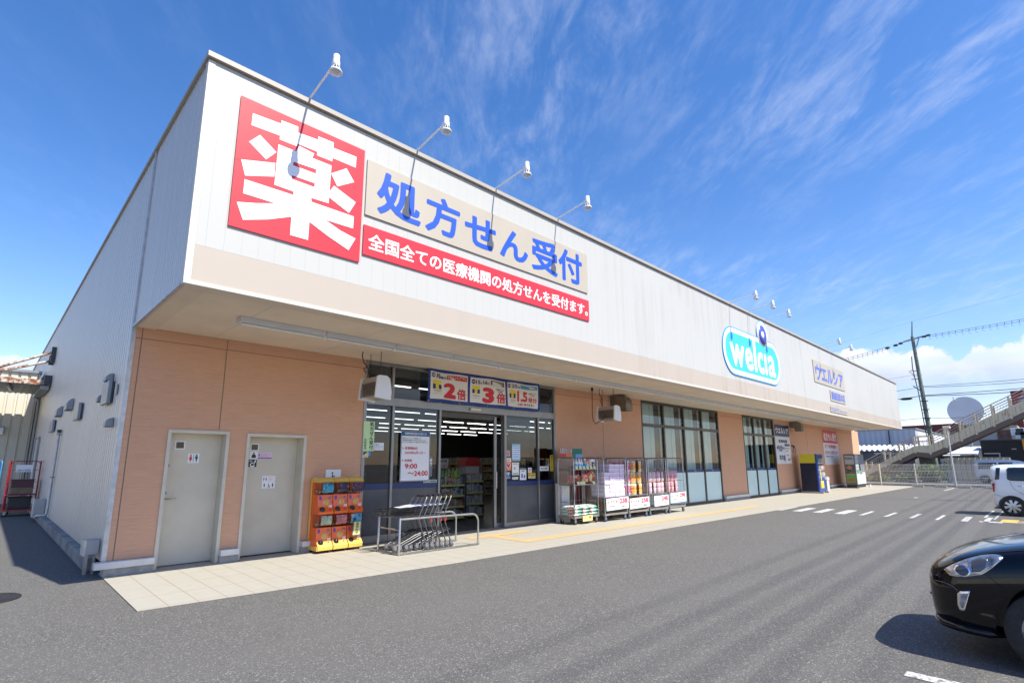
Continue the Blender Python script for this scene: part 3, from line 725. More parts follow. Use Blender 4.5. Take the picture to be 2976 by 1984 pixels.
def bpanel(root, mat, x0, x1, z0, z1, e, name='panel', r=.04):
    b = MB(); pl = rrect(x0, x1, z0, z1, r, 3); n = 14; vs = []; fs = []
    cloth(b, x0, x1, z0, z1, e, 20, 6); return b.build(name, mat, root)
for x0, x1 in ((6.985,8.10),(8.175,9.345),(9.425,10.565)): bpanel(t, M('banner_white', (.74,.72,.68), .6), x0, x1, 2.985, 3.615, .004)
def bt(mat, items, e=.0075):
    b = MB()
    for it in items: b.text(it[0], it[1], it[2], it[3], it[4], BF(e), it[5] if len(it) > 5 else .02)
    b.build('lettering', mat, t)
def bshape(mat, shapes, e=.0075, name='label'):
    b = MB()
    for p in shapes: b.flat([p], BF(e))
    b.build(name, mat, t)
def rc(x0, x1, z0, z1): return [(x0+(x1-x0)*k/8, z0) for k in range(9)]+[(x1-(x1-x0)*k/8, z1) for k in range(9)]
bshape(NAVY, [arc(7.065,3.53,.052,0,345,16), arc(8.27,3.515,.058,0,345,16), arc(9.49,3.525,.055,0,345,16)])
bshape(RED, [rc(7.46,8.08,3.475,3.572)]); bshape(BROWN, [rc(8.83,9.30,3.47,3.58)]); bshape(M('banner_cyan', (.05,.33,.50), .5), [rc(9.91,10.53,3.485,3.58)])
for x0, x1 in ((7.05,7.30),(8.24,8.47),(9.50,9.72)):
    w = x1-x0
    bshape(YEL, [rc(x0,x1,3.345,3.42), rc(x0+.33*w,x0+.66*w,3.205,3.3449)]); bshape(NAVY, [rc(x0,x0+.31*w,3.21,3.335), rc(x0+.68*w,x1,3.21,3.335)])
bt(INK, [('T-POINT',7.065,7.30,3.155,3.185,.01),('T-POINT',8.245,8.47,3.135,3.162,.01),('T-POINT',9.51,9.72,3.14,3.165,.01),('※一部対象外商品がございます',7.05,7.31,3.105,3.12,.0),('※一部対象外商品がございます',8.24,8.47,3.085,3.1,.0),('※一部対象外商品がございます',9.51,9.72,3.09,3.105,.0)])
bt(NAVY, [('月',7.14,7.26,3.47,3.58,.03),('曜日',7.27,7.44,3.47,3.53,.02),('15',8.345,8.48,3.465,3.56,.03),('日・',8.49,8.57,3.465,3.51),('16',8.58,8.72,3.465,3.56,.03),('日',8.735,8.79,3.465,3.515),('20',9.575,9.78,3.475,3.575,.02),('日',9.80,9.88,3.475,3.535)])
bt(REDT, [('2',7.36,7.73,3.015,3.395,.06),('倍',7.76,8.04,3.015,3.275,.035),('3',8.55,8.95,3.005,3.395,.06),('倍',9.02,9.33,3.02,3.28,.035),('1.5',9.78,10.17,3.125,3.42,.045),('倍分',10.20,10.52,3.13,3.265,.035),('お買い物',9.80,10.12,3.025,3.085,.03)])
bt(INK, [('できる！',10.13,10.40,3.025,3.085,.03),('60歳以上の',9.0,9.28,3.365,3.405,.02),('お客様',9.07,9.22,3.315,3.35,.02),('200ポイント',10.22,10.48,3.365,3.41,.02),('ご利用で',10.27,10.44,3.32,3.35,.02)])
bt(PAPER, [('Tポイント2倍デー',7.485,8.06,3.488,3.56,.022),('シニアズデー',8.87,9.27,3.488,3.562,.022),('お客様感謝デー',9.96,10.48,3.50,3.565,.022),('毎週',7.03,7.10,3.51,3.55,.03),('毎月',8.235,8.305,3.495,3.535,.03),('毎月',9.455,9.525,3.505,3.545,.03)], .0095)
b = MB()
for x in (6.94, 7.83, 8.72, 9.62, 10.61):
    for z in (2.935, 3.672): b.lathe([(.016,-.125),(.016,-.118)], (x, 0, z), 'y', 10)
b.build('eyelet', STEELG, t)

# ------------------------------------------------------------------ posters and notices on the glass and doors
def poster(name, lab, x0, x1, z0, z1, y, mat, texts=(), shapes=(), cat='notice', th=.002):
    t = T(name, lab, cat, ((x0+x1)/2, y, z0)); plate(t, 'sheet', mat, x0, x1, z0, z1, y, th)
    for i, (m, pl) in enumerate(shapes):
        b = MB()
        for p in pl: b.flat([p] if not isinstance(p[0], list) else p, FY(y-.0012-.0003*i))
        b.build('printed_shape', m, t)
    for m, items in texts:
        b = MB()
        for it in items:
            if len(it) > 6: b.text(it[0], it[1], it[2], it[3], it[4], FY(y-.0028), it[5], True)
            else: b.text(it[0], it[1], it[2], it[3], it[4], FY(y-.0028), it[5] if len(it) > 5 else .012)
        b.build('lettering', m, t)
    return t
def box4(x0, x1, z0, z1): return [(x0,z0),(x1,z0),(x1,z1),(x0,z1)]
def man(x, z, h):      # toilet pictogram
    return [[(x-.09*h,z+.42*h),(x-.04*h,z),(x+.04*h,z),(x+.09*h,z+.42*h),(x+.15*h,z+.42*h),(x+.15*h,z+.76*h),(x-.15*h,z+.76*h),(x-.15*h,z+.42*h)], arc(x, z+.89*h, .1*h, 0, 340, 10)]
def lady(x, z, h):
    return [[(x-.08*h,z+.3*h),(x-.04*h,z),(x+.04*h,z),(x+.08*h,z+.3*h),(x+.2*h,z+.3*h),(x+.1*h,z+.76*h),(x-.1*h,z+.76*h),(x-.2*h,z+.3*h)], arc(x, z+.89*h, .1*h, 0, 340, 10)]
def wheel_sign(cx, cz, s):
    ring = arc(cx, cz, .42*s, -170, 60, 14); ring2 = arc(cx, cz, .31*s, 60, -170, 14)
    return [ring+ring2, arc(cx-.02*s, cz+.92*s, .13*s, 0, 340, 10), [(cx-.10*s,cz+.76*s),(cx+.04*s,cz+.76*s),(cx+.06*s,cz+.5*s),(cx+.40*s,cz+.5*s),(cx+.40*s,cz+.38*s),(cx+.08*s,cz+.38*s),(cx+.09*s,cz+.25*s),(cx+.42*s,cz+.25*s),(cx+.66*s,cz-.28*s),(cx+.54*s,cz-.33*s),(cx+.34*s,cz+.1*s),(cx-.06*s,cz+.1*s)]]
poster('hours_poster', 'large white poster of changed opening hours on the entrance glass', 6.325, 7.085, 1.19, 2.255, -.022, PAPER,
 [(PAPER, [('営業時間変更のお知らせ',6.42,6.99,2.17,2.225,.01)]),
  (INK, [('新型コロナウィルスの影響により',6.36,6.84,2.085,2.112,.01),('営業時間を短縮させて頂いておりましたが',6.36,6.98,2.045,2.072,.01),('6月1日より通常どおり営業させて頂きます。',6.36,7.03,2.003,2.03,.01)]),
  (REDT, [('変更開始日',6.43,6.75,1.855,1.915,.02),('2020年6月1日～',6.43,6.98,1.76,1.82,.015),('変更後',6.43,6.62,1.60,1.655,.02),('9:00',6.44,6.76,1.455,1.56,.03),('～24:00',6.52,7.04,1.30,1.41,.03)])],
 [(NAVY, [[box4(6.33,7.08,1.195,2.25), box4(6.342,7.068,1.207,2.238)]]), (M('header_blue', (.03,.10,.24), .5), [box4(6.335,7.075,2.145,2.245)]), (REDT, [box4(6.37,6.395,1.87,1.897), box4(6.37,6.395,1.615,1.642)])], 'poster')
poster('hidden_poster', 'edge of an older poster with red text peeking out behind the hours poster', 7.02, 7.165, 1.28, 1.72, -.019, M('window_print', (.16,.155,.16), .5), [(PAPER, [('ま',7.095,7.155,1.60,1.67,.05),('で',7.095,7.155,1.51,1.585,.05)])])
poster('counter_notice', 'pale green strip notice on the glass under the hours poster', 6.96, 7.33, 1.148, 1.21, .015, M('notice_green', (.42,.50,.40), .6), [(INK, [('ポイント3倍実施中',6.98,7.30,1.16,1.195)])])
t = poster('prescription_strip', 'tall yellow-green vertical strip at the left edge of the entrance', 5.435, 5.685, 1.815, 2.405, -.018, PGREEN)
b = MB()
for k, c in enumerate('処方せん受付'): b.text(c, 5.575, 5.665, 2.395-.093*(k+1)+.008, 2.395-.093*k, FY(-.0205), .02)
for k, c in enumerate('保険薬局'): b.text(c, 5.455, 5.515, 2.06-.055*(k+1)+.006, 2.06-.055*k, FY(-.0205), .005)
b.build('lettering', INK, t)
poster('security_sticker', 'small blue and yellow sticker below the yellow-green strip', 5.44, 5.565, 1.685, 1.808, -.018, PAPER, [(INK, [('ALSOK',5.45,5.555,1.692,1.712)])], [(NAVY, [[(5.45,1.80),(5.56,1.80),(5.45,1.72)]]), (YEL, [[(5.56,1.795),(5.56,1.72),(5.458,1.72)]])], 'sticker')
poster('white_notice', 'small white sheet taped on the leftmost entrance pane', 5.715, 5.94, 1.83, 1.985, .022, PAPER, [(BLUED, [('お知らせ',5.74,5.83,1.93,1.96),('処方箋をお持ちの方は薬局',5.74,5.92,1.90,1.918,0),('受付までお越しください',5.74,5.92,1.87,1.888,0)])])
poster('blue_tag', 'tiny blue tag beside the blue and yellow sticker', 5.585, 5.635, 1.715, 1.80, .022, LBLUE)
poster('cyan_poster', 'cyan and white poster high on the pane right of the doorway', 9.70, 10.01, 1.625, 2.045, .022, M('poster_cyan', (.25,.52,.68), .5), [(PAPER, [('マスク着用のお願い',9.72,9.99,1.985,2.02,.015),('ご協力ください',9.74,9.96,1.64,1.665,.01)])], [(PAPER, [box4(9.725,9.985,1.68,1.97)]), (LBLUE, [box4(9.74,9.97,y,y+.018) for y in (1.70,1.74,1.78,1.83,1.88,1.93)])])
poster('round_sticker', 'round white and red sticker left of the cyan poster', 9.50, 9.63, 1.74, 1.875, .022, M('sticker_grey', (.55,.50,.50), .5), [], [(REDT, [[arc(9.565,1.808,.055,0,350,16), arc(9.565,1.808,.045,350,0,16)], arc(9.565,1.815,.022,0,340,10), arc(9.565,1.78,.03,0,180,8)])], 'sticker')
poster('heart_sticker', 'white and orange AED sticker with a red heart', 9.472, 9.675, 1.375, 1.69, .022, M('aed_orange', (.75,.21,.05), .5), [(REDT, [('AED',9.52,9.63,1.615,1.66,.02)])], [(PAPER, [box4(9.476,9.671,1.595,1.685)]), (PAPER, [[(9.574,1.40),(9.655,1.50),(9.655,1.545),(9.62,1.57),(9.574,1.545),(9.53,1.57),(9.492,1.545),(9.492,1.50)]]), (REDT, [[(9.574,1.425),(9.635,1.505),(9.635,1.54),(9.61,1.555),(9.574,1.52),(9.54,1.555),(9.512,1.54),(9.512,1.505)]])], 'sticker')
poster('wifi_sticker', 'dark blue wireless sticker under the orange AED sticker', 9.48, 9.65, 1.17, 1.355, .022, M('wifi_blue', (.03,.08,.26), .4), [(PAPER, [('Wi-Fi',9.50,9.63,1.185,1.22,.01)])], [(PAPER, [[(9.555,1.24),(9.575,1.24),(9.575,1.26),(9.555,1.26)]]+[arc(9.565,1.25,r,40,140,8)+arc(9.565,1.25,r-.013,140,40,8) for r in (.04,.062,.084)])], 'sticker')
poster('mask_poster', 'white poster with a small drawing between the cyan poster and the stripe', 9.705, 9.955, 1.262, 1.575, .022, PAPER, [(INK, [('入店時のお願い',9.73,9.93,1.53,1.555,.01)])], [(M('skin_print', (.6,.42,.3), .6), [arc(9.80,1.43,.04,0,340,12)]), (GREEN, [box4(9.73,9.93,1.285,1.31)])])
poster('white_label', 'small white label above the blue stripe under the mask poster', 9.70, 9.92, 1.155, 1.215, .015, PAPER, [(INK, [('押してください',9.72,9.90,1.17,1.20)])])
poster('opening_card', 'white card with dark header and icons right of the mask poster', 9.98, 10.22, 1.135, 1.44, .014, PAPER, [(PAPER, [('ご注意ください',10.0,10.2,1.405,1.43,.01)]), (INK, [('お客様へ',10.02,10.18,1.34,1.37)])], [(INK, [box4(9.983,10.217,1.395,1.437)]), (BLUED, [box4(10.03,10.09,1.18,1.29), box4(10.12,10.18,1.18,1.26)])])
poster('red_mark_card', 'small white card with a red square mark', 10.30, 10.435, 1.315, 1.44, .022, PAPER, [(PAPER, [('d',10.345,10.39,1.345,1.405,.03)])], [(REDT, [box4(10.33,10.405,1.335,1.415)])])
poster('aed_label', 'yellow and black AED label low on the right entrance pane', 10.30, 10.57, 1.165, 1.30, .015, YEL, [(INK, [('AED',10.40,10.55,1.22,1.28,.02),('設置店',10.32,10.55,1.175,1.205,.01)])], [(REDT, [arc(10.35,1.25,.03,0,340,10)]), (PAPER, [box4(10.304,10.566,1.168,1.21)])], 'sticker')
poster('door_label', 'white rectangular label on the last entrance pane', 10.745, 11.12, 1.355, 1.475, .022, PAPER, [(INK, [('店内 禁煙',10.80,11.06,1.39,1.44)])])
t = poster('yellow_strip', 'narrow yellow vertical strip at the right edge of the entrance', 11.185, 11.315, 1.345, 1.77, .022, YEL)
b = MB(); b.lathe([(0,.0185),(.03,.0185),(.03,.0195)], (11.25,0,1.725), 'y', 12)
for k, c in enumerate('防犯カメラ作動中'): b.text(c, 11.225, 11.275, 1.685-.042*(k+1)+.006, 1.685-.042*k, FY(.0190), .01)
b.build('lettering', INK, t)
# on the grey doors
poster('restroom_sign', 'white sign with red and black figures on the left door', 2.405, 2.571, 1.583, 1.737, .217, PAPER, [], [(REDT, lady(2.445,1.60,.125)), (INK, [box4(2.484,2.490,1.60,1.725)]), (M('figure_navy', (.03,.04,.09), .5), man(2.530,1.60,.125))], 'sign')
poster('accessible_restroom_sign', 'square white sign with figures and a wheelchair on the right door', 3.632, 3.86, 1.135, 1.352, .267, PAPER, [(REDT, [('どなたでも',3.735,3.84,1.315,1.335,0),('ご自由に',3.735,3.82,1.285,1.305,0),('お使いください',3.735,3.845,1.255,1.275,0)])], [(LBLUE, man(3.66,1.26,.075)), (REDT, lady(3.70,1.26,.075)), (INK, wheel_sign(3.745,1.165,.055)+man(3.675,1.15,.075)+lady(3.82,1.15,.08))], 'sign')
poster('ostomate_sign', 'small white sign with a black figure near the top of the right door', 3.385, 3.52, 1.655, 1.775, .267, PAPER, [], [(INK, [[(3.415,1.67),(3.49,1.67),(3.49,1.70),(3.475,1.735),(3.43,1.735),(3.415,1.70)], arc(3.452,1.752,.014,0,340,10)])], 'sign')
poster('pink_notice', 'small pink notice beside the black figure sign on the right door', 3.523, 3.768, 1.655, 1.763, .267, M('notice_pink', (.72,.55,.70), .6), [(REDT, [('このトイレはオストメイト',3.57,3.755,1.735,1.75,0),('の方もご利用いただける',3.57,3.755,1.712,1.727,0),('設備がございます',3.57,3.70,1.69,1.705,0)])], [(M('notice_purple', (.22,.13,.36), .6), [box4(3.525,3.766,1.658,1.68), box4(3.533,3.556,1.70,1.745)])])
poster('toilet_seat_sign', 'small black sign with a white seat drawing on the right door', 3.375, 3.513, 1.515, 1.64, .267, INK, [(PAPER, [('洗浄',3.385,3.435,1.60,1.63,.01)])], [(PAPER, [arc(3.44,1.55,.04,0,350,14), [(3.47,1.54),(3.50,1.63),(3.485,1.635),(3.45,1.56)]]), (INK, [arc(3.437,1.553,.022,0,350,12)])], 'sign')
def dwin(x0, x1, z0, z1, y, lab):
    t = T('door_window', lab, 'window', ((x0+x1)/2, y, z0)); plate(t, 'rim', PAPER, x0, x1, z0, z1, y-.008, .007); plate(t, 'pane', M('black_glass', (.008,.008,.009), .12), x0+.018, x1-.018, z0+.018, z1-.018, y-.0105, .002)
dwin(2.198, 2.345, 1.80, 1.936, .22, 'small black square window with white rim in the left door'); dwin(3.382, 3.528, 1.79, 1.922, .27, 'small black square window with white rim in the right door')
poster('wheelchair_sign', 'white wheelchair sign on the tan wall above the capsule machines', 4.69, 4.995, 1.20, 1.455, -.012, PAPER, [], [(INK, wheel_sign(4.825,1.275,.13))], 'sign', .01)
# wall banners far down the front
t = poster('hours_banner', 'white wall banner with navy top giving opening hours', 28.24, 30.34, 1.475, 3.435, -.02, M('banner_paper', (.70,.70,.72), .6),
 [(PAPER, [('ウエルシア',28.40,30.2,2.99,3.28,.03)]), (INK, [('営業時間',28.68,29.9,2.52,2.68,.03),('朝',28.36,28.52,2.18,2.36,.02),('年中',28.60,29.18,1.62,1.93,.03),('無休',29.22,29.42,1.60,1.93,.03)]), (M('hours_blue', (.02,.03,.16), .5), [('9:00～',28.54,29.42,2.08,2.40,.03)])],
 [(NAVY, [box4(28.245,30.335,2.84,3.43)])], 'banner', .012)
t = poster('patch_notice', 'small white sheet with navy header taped over the hours banner', 29.46, 30.20, 1.50, 2.47, -.035, PAPER, [(REDT, [('変更後',29.55,29.9,2.08,2.15,.02),('9:00～',29.6,30.0,1.86,1.95,.02),('24:00',29.7,30.1,1.62,1.75,.02)]), (INK, [('営業時間を変更',29.52,30.1,2.22,2.28)])], [(NAVY, [box4(29.46,30.2,2.36,2.47)])])
poster('prescription_banner', 'white wall banner with red top between the two machines', 36.12, 39.20, 1.39, 3.465, -.02, M('banner_paper', (.70,.70,.72), .6),
 [(PAPER, [('処方せん受付',36.35,39.0,2.83,3.32,.03)]), (REDT, [('全ての医療機関の',36.35,38.9,2.38,2.60,.02),('処方せんを受付けます',36.35,39.05,2.02,2.24,.02)]), (INK, [('保険薬局 処方せん受付',36.4,37.9,1.84,1.93,.01)])],
 [(RED, [box4(36.125,39.195,2.69,3.46)])], 'banner', .012)

# ------------------------------------------------------------------ inside: ceiling tubes, stands by the door
tl = MB().box(-.60,.60,-.015,.015,0,.03).build('ceiling_tube', TUBE); tag(tl, 'white lit fluorescent tube on the store ceiling', 'light', 'fluorescent tubes inside the store'); first = True
for j in range(7):
    for i in range(5 if j < 2 else 14):
        x, y = 5.5+1.46*i+(.25 if j % 2 else 0), 1.5+2.9*j
        o = tl if first else copy_tree(tl); first = False; o.location = (x, y, 3.43)

# ------------------------------------------------------------------ display stands just inside
def colour_rows(name, cols, sc, rough=.5):
    """packaging in rows: random blocks of colour from a short palette"""
    a = NT(name, rough, .4); v = a.voro(sc[0], sc[1]); sp = a.t.nodes.new('ShaderNodeSeparateXYZ'); a.l(v, sp.inputs[0])
    r = a.t.nodes.new('ShaderNodeValToRGB'); r.color_ramp.interpolation = 'CONSTANT'; a.l(sp.outputs[0], r.inputs[0])
    el = r.color_ramp.elements; el[0].color = (*cols[0], 1); el[1].position = 1/len(cols); el[1].color = (*cols[1], 1)
    for i in range(2, len(cols)): e = el.new(i/len(cols)); e.color = (*cols[i], 1)
    c = a.mix(a.math('MULTIPLY', a.ss(a.noise(40, 2), .5, .6), .45), r.outputs[0], (.75,.74,.72)); return a.col(c)
STOCK = colour_rows('stock_mix', [(.35,.33,.30),(.05,.12,.22),(.30,.05,.05),(.45,.42,.36),(.10,.16,.10),(.40,.28,.10)], (9, (1,1,.6)))
STOCK2 = colour_rows('stock_mix_pale', [(.42,.44,.45),(.25,.32,.38),(.50,.50,.46),(.20,.24,.26),(.40,.34,.28)], (11, (1,1,.5)))
def stand(lab, x0, x1, y0, y1, z1, mat, nsh):
    t = T('display_stand', lab, 'display stand', ((x0+x1)/2, y0, .012), 'stocked stands inside the store')
    b = MB(); b.box(x0,x1,y1-.03,y1,.02,z1); b.box(x0,x0+.03,y0,y1-.032,.02,z1); b.box(x1-.03,x1,y0,y1-.032,.02,z1); b.build('case', STEELG, t)
    h = z1/nsh; s = MB(); g = MB(); pt = MB()
    for k in range(nsh):
        z = .1+h*k; s.box(x0+.031, x1-.031, y0+.01, y1-.031, z, z+.02); pt.box(x0+.031, x1-.031, y0-.004, y0+.008, z-.03, z+.02)
        n = max(3, int((x1-x0)/.11)); w = (x1-x0-.08)/n
        for i in range(n):
            hh = h*random.uniform(.5, .78); g.box(x0+.04+w*i+.006, x0+.04+w*(i+1)-.006, y0+.02+random.uniform(0,.03), y1-.05, z+.0205, z+.02+hh)
    s.build('shelf', STEELG, t); g.build('stock', mat, t); pt.build('price_strip', M('strip_yellow', (.62,.60,.20), .5), t)
    return t
stand('low stand with yellow price strips seen through the doorway', 8.95, 9.82, 2.0, 2.5, 1.15, STOCK, 4)
stand('taller stand of small packs at the right of the doorway', 10.02, 10.72, 2.2, 2.75, 1.25, STOCK2, 4)
for i, (x0, lab) in enumerate(((5.6,'dim shelf row behind the leftmost pane'),(8.0,'dim shelf row far behind the doorway'),(11.3,'dim shelf row behind the right panes'),(14.2,'dim shelf row deep inside, in line with the doorway'),(17.0,'dim shelf row farthest to the right inside'))):
    stand(lab, x0, x0+1.7, 6.5+i*.7, 7.2+i*.7, 1.75, STOCK, 5)
t = T('stay_home_board', 'white board reading STAY HOME above the low stand inside', 'sign', (9.3,2.45,1.45)); plate(t, 'sheet', M('board_dim', (.5,.5,.48), .6), 8.95, 9.55, 1.42, 1.68, 2.44, .01)
lett(t, INK, [('STAY HOME',8.99,9.5,1.575,1.655,.02)], y=2.437); lett(t, REDT, [('家で楽しもう',8.99,9.5,1.45,1.54,.03)], y=2.437)
b = MB()
for k in range(22): x = 8.98+.82*k/22; b.bar((x, 2.12, 1.17), (x+random.uniform(-.02,.04), 2.12+random.uniform(-.03,.03), 1.17+random.uniform(.16,.27)), .022)
tag(rebase(b.build('stick_goods', colour_rows('stick_mix', [(.10,.45,.08),(.55,.55,.06),(.30,.04,.22),(.06,.4,.16)], (14,(1,1,.05)))), (9.4,2.12,1.17)), 'bright green and yellow stick goods standing on the low stand', 'goods')
t = T('house_display', 'white box display with red roof on top of the taller stand', 'display', (10.35,2.4,1.26)); MB().box(10.1,10.6,2.3,2.6,1.262,1.47).build('box', M('board_dim', (.5,.5,.48), .6), t)
MB().prism([(10.04,1.472),(10.66,1.472),(10.55,1.72),(10.15,1.72)], lambda u,v,s:(u,s,v), 2.28, 2.62).build('roof', M('roof_red', (.45,.03,.03), .5), t)

# ------------------------------------------------------------------ capsule toy machines
def card_mat(name, bg, cols, sc=15):
    a = NT(name, .35, .5); d = a.voro(sc, (1,.01,1), 'Distance'); v = a.voro(sc, (1,.01,1)); sp = a.t.nodes.new('ShaderNodeSeparateXYZ'); a.l(v, sp.inputs[0])
    r = a.t.nodes.new('ShaderNodeValToRGB'); r.color_ramp.interpolation = 'CONSTANT'; a.l(sp.outputs[0], r.inputs[0])
    el = r.color_ramp.elements; el[0].color = (*cols[0],1); el[1].position = 1/len(cols); el[1].color = (*cols[1],1)
    for i in range(2, len(cols)): e = el.new(i/len(cols)); e.color = (*cols[i],1)
    c = a.mix(a.ss(d, .42, .30), bg, r.outputs[0]); return a.col(a.mix(a.ss(a.noise(5,3), .45, .7), c, tuple(min(1, x*1.5+.05) for x in bg)))
CARDS = [card_mat('card_cyan', (.07,.42,.62), [(.03,.10,.16),(.25,.62,.72),(.04,.14,.22)], 19), card_mat('card_plum', (.055,.035,.075), [(.35,.05,.10),(.4,.38,.42),(.10,.08,.12)], 22), card_mat('card_violet', (.06,.04,.09), [(.45,.04,.06),(.3,.25,.3),(.30,.05,.09)], 24),
 card_mat('card_green', (.52,.60,.42), [(.10,.16,.30),(.62,.58,.22),(.30,.14,.16),(.2,.4,.25)], 18), card_mat('card_pink', (.62,.22,.25), [(.72,.62,.58),(.45,.04,.05),(.65,.45,.30),(.15,.25,.5)], 18), card_mat('card_sky', (.16,.52,.74), [(.05,.10,.2),(.55,.68,.75)], 11)]
def capsule_tower(k, x, lab, cards):
    t = T('capsule_machine', lab, 'capsule machine', (x, -.03, .012), 'row of capsule toy machines', 0); w = .289
    P = lambda u, v, s: (s, u, v)
    body = [(0,.055),(-.37,.055),(-.37,.118),(-.325,.215),(-.305,.43),(-.12,.432),(-.12,.66),(-.36,.662),(-.375,.70),(-.315,.785),(-.285,1.0),(-.12,1.002),(-.12,1.215),(0,1.215)]
    MB().prism(body, P, .004, w-.004).build('cabinet', ORANGE, t, True, bevel=.004)
    b = MB().prism([(0,1.217),(-.12,1.217),(-.33,1.217),(-.345,1.235),(-.30,1.285),(-.22,1.308),(-.10,1.305),(0,1.285)], P, .002, w-.002); b.build('top_cap', GYEL, t, True, bevel=.005)
    b = MB().prism([(-.345,.05),(-.405,.05),(-.41,.115),(-.335,.20),(-.3265,.205),(-.372,.115)], P, .006, w-.006); b.build('front_tray', GYEL, t, True, bevel=.003)
    if k == 0:
        b = MB(); b.box(-.012,.002,-.40,.0,.045,.115); b.box(-.012,.002,-.055,.0,.116,1.28); b.build('side_frame', GYEL, t, True, bevel=.004)
    for lv, (z0, zb, yo) in enumerate(((.435,.205,.0),(1.005,.775,.02))):
        b = MB().prism([(-.118,z0),(-.27,z0),(-.345,z0+.03),(-.385,z0+.09),(-.388,z0+.16),(-.365,z0+.212),(-.118,z0+.212)], P, .008, w-.008); b.build('dome', CLEAR, t, True)
        c = MB()
        zz = [(-.330,z0+.035),(-.366,z0+.08),(-.372,z0+.14),(-.355,z0+.2)]
        for (a0, c0), (a1, c1) in zip(zz, zz[1:]): c.quad((.055,a0,c0),(w-.025,a0,c0),(w-.025,a1,c1),(.055,a1,c1))
        c.build('picture_card', cards[lv], t, True)
        cp = MB(); rr = random.Random(k*7+lv)
        for i in range(9): cp.sphere((.035+.027*(i % 9), -.16-.08*rr.random(), z0+.028+.03*rr.random()), .024, 8, 6)
        cp.build('capsules', M('capsule_tan', (.50,.38,.22), .3, noise=(25,.6)), t, True)
        yf = lambda z: -.305-.02*(z0-z)/.2-.0 if lv == 0 else -.285-.03*(z0-z)/.22
        dz = z0-.145; yy = yf(dz)-.001
        d = MB().lathe([(.050,.0),(.050,-.012),(.043,-.02),(0,-.02)], (.158, yy, dz), 'y', 24); d.box(.148,.168,yy-.04,yy-.018,dz-.036,dz+.036); d.build('dial', M('dial_gold', (.62,.42,.10), .32, .2), t, True)
        MB().lathe([(.058,-.001),(.058,-.004),(.051,-.004)], (.158, yy, dz), 'y', 24).build('dial_ring', M('ring_cream', (.8,.6,.4), .5), t, True)
        d = MB(); d.lathe([(.022,0),(.022,-.016),(.0,-.016)], (.232, yf(z0-.06), z0-.06), 'y', 14); d.lathe([(.014,0),(.014,-.012),(.0,-.012)], (.262, yf(z0-.135), z0-.135), 'y', 12); d.build('coin_slot', STEELG, t, True)
        hz = z0-.265; hy = yf(hz)-.02
        d = MB(); d.sphere((.075, hy, hz), .052, 16, 10, (1,.75,1)); d.build('outlet_hatch', M('hatch_black', (.012,.012,.013), .15), t, True)
        d = MB(); d.sphere((.222, hy-.0, hz-.012), .026, 12, 8, (1,.7,1)); d.build('coin_return', M('return_red', (.5,.025,.012), .3), t, True)
        d = MB(); d.box(.205,.272,yf(z0-.215)-.006,yf(z0-.215),z0-.245,z0-.185); d.build('pink_label', PINKP, t, True)
        d = MB(); d.box(.03,.075,yf(z0-.06)-.003,yf(z0-.06)+.01,z0-.085,z0-.03); d.box(.035,.07,yf(z0-.1)-.003,yf(z0-.1)+.01,z0-.10,z0-.089); d.build('blue_label', M('label_indigo', (.12,.06,.28), .5), t, True)
        d = MB(); d.box(.098,.100,yf(.2)-.05,yf(.2)-.045,0.09,.1); d.bar((.145, hy-.006, hz-.075), (.145, hy+.03, hz-.0), .003); d.build('panel_seam', M('seam_dark', (.25,.04,.01), .6), t, True)
    b = MB()
    for px in (.04, w-.05):
        for py in (-.06, -.34): b.lathe([(0,-.012),(.022,-.012),(.022,.012),(0,.012)], (px, py, .022), 'x', 12)
    b.build('castor', BLACK, t, True)
    b = MB()
    for px in (.04, w-.05):
        for py in (-.06, -.34): b.box(px-.018, px+.018, py-.02, py+.02, .040, .056)
    b.build('castor_fork', STEELG, t, True)
    return t
capsule_tower(0, 4.412, 'left column of orange capsule machines, cyan card on top', (CARDS[3], CARDS[0]))
capsule_tower(1, 4.708, 'middle column of orange capsule machines with pink lower card', (CARDS[4], CARDS[1]))
capsule_tower(2, 5.004, 'right column of orange capsule machines with yellow sheet hung on it', (CARDS[5], CARDS[2]))
t = T('sold_out_sheet', 'yellow sold-out sheet with teal border hanging on the right capsule column', 'notice', (5.12,-.44,.27))
def SO(u, v): return (5.085+u+(v-.26)*.12, -.432-.035*math.cos(v*5), .275+v)
b = MB()
for i in range(8): b.quad(SO(0,.03*i), SO(.155,.03*i), SO(.155,.03*(i+1)), SO(0,.03*(i+1)))
b.build('sheet', M('teal_border', (.10,.26,.28), .6), t)
SO2 = lambda e: (lambda u, v: (SO(u, v)[0], SO(u, v)[1]-e, SO(u, v)[2]))
b = MB()
for i in range(8): b.quad(*[SO2(.002)(u, v) for u, v in ((.012,.01+.0275*i),(.143,.01+.0275*i),(.143,.01+.0275*(i+1)),(.012,.01+.0275*(i+1)))])
b.build('yellow_field', M('sheet_yellow', (.80,.74,.30), .6), t)
b = MB()
for k, c in enumerate('品切れ中'): b.text(c, .05, .105, .178-.052*k, .222-.052*k, SO2(.004), .025)
b.build('lettering', INK, t)

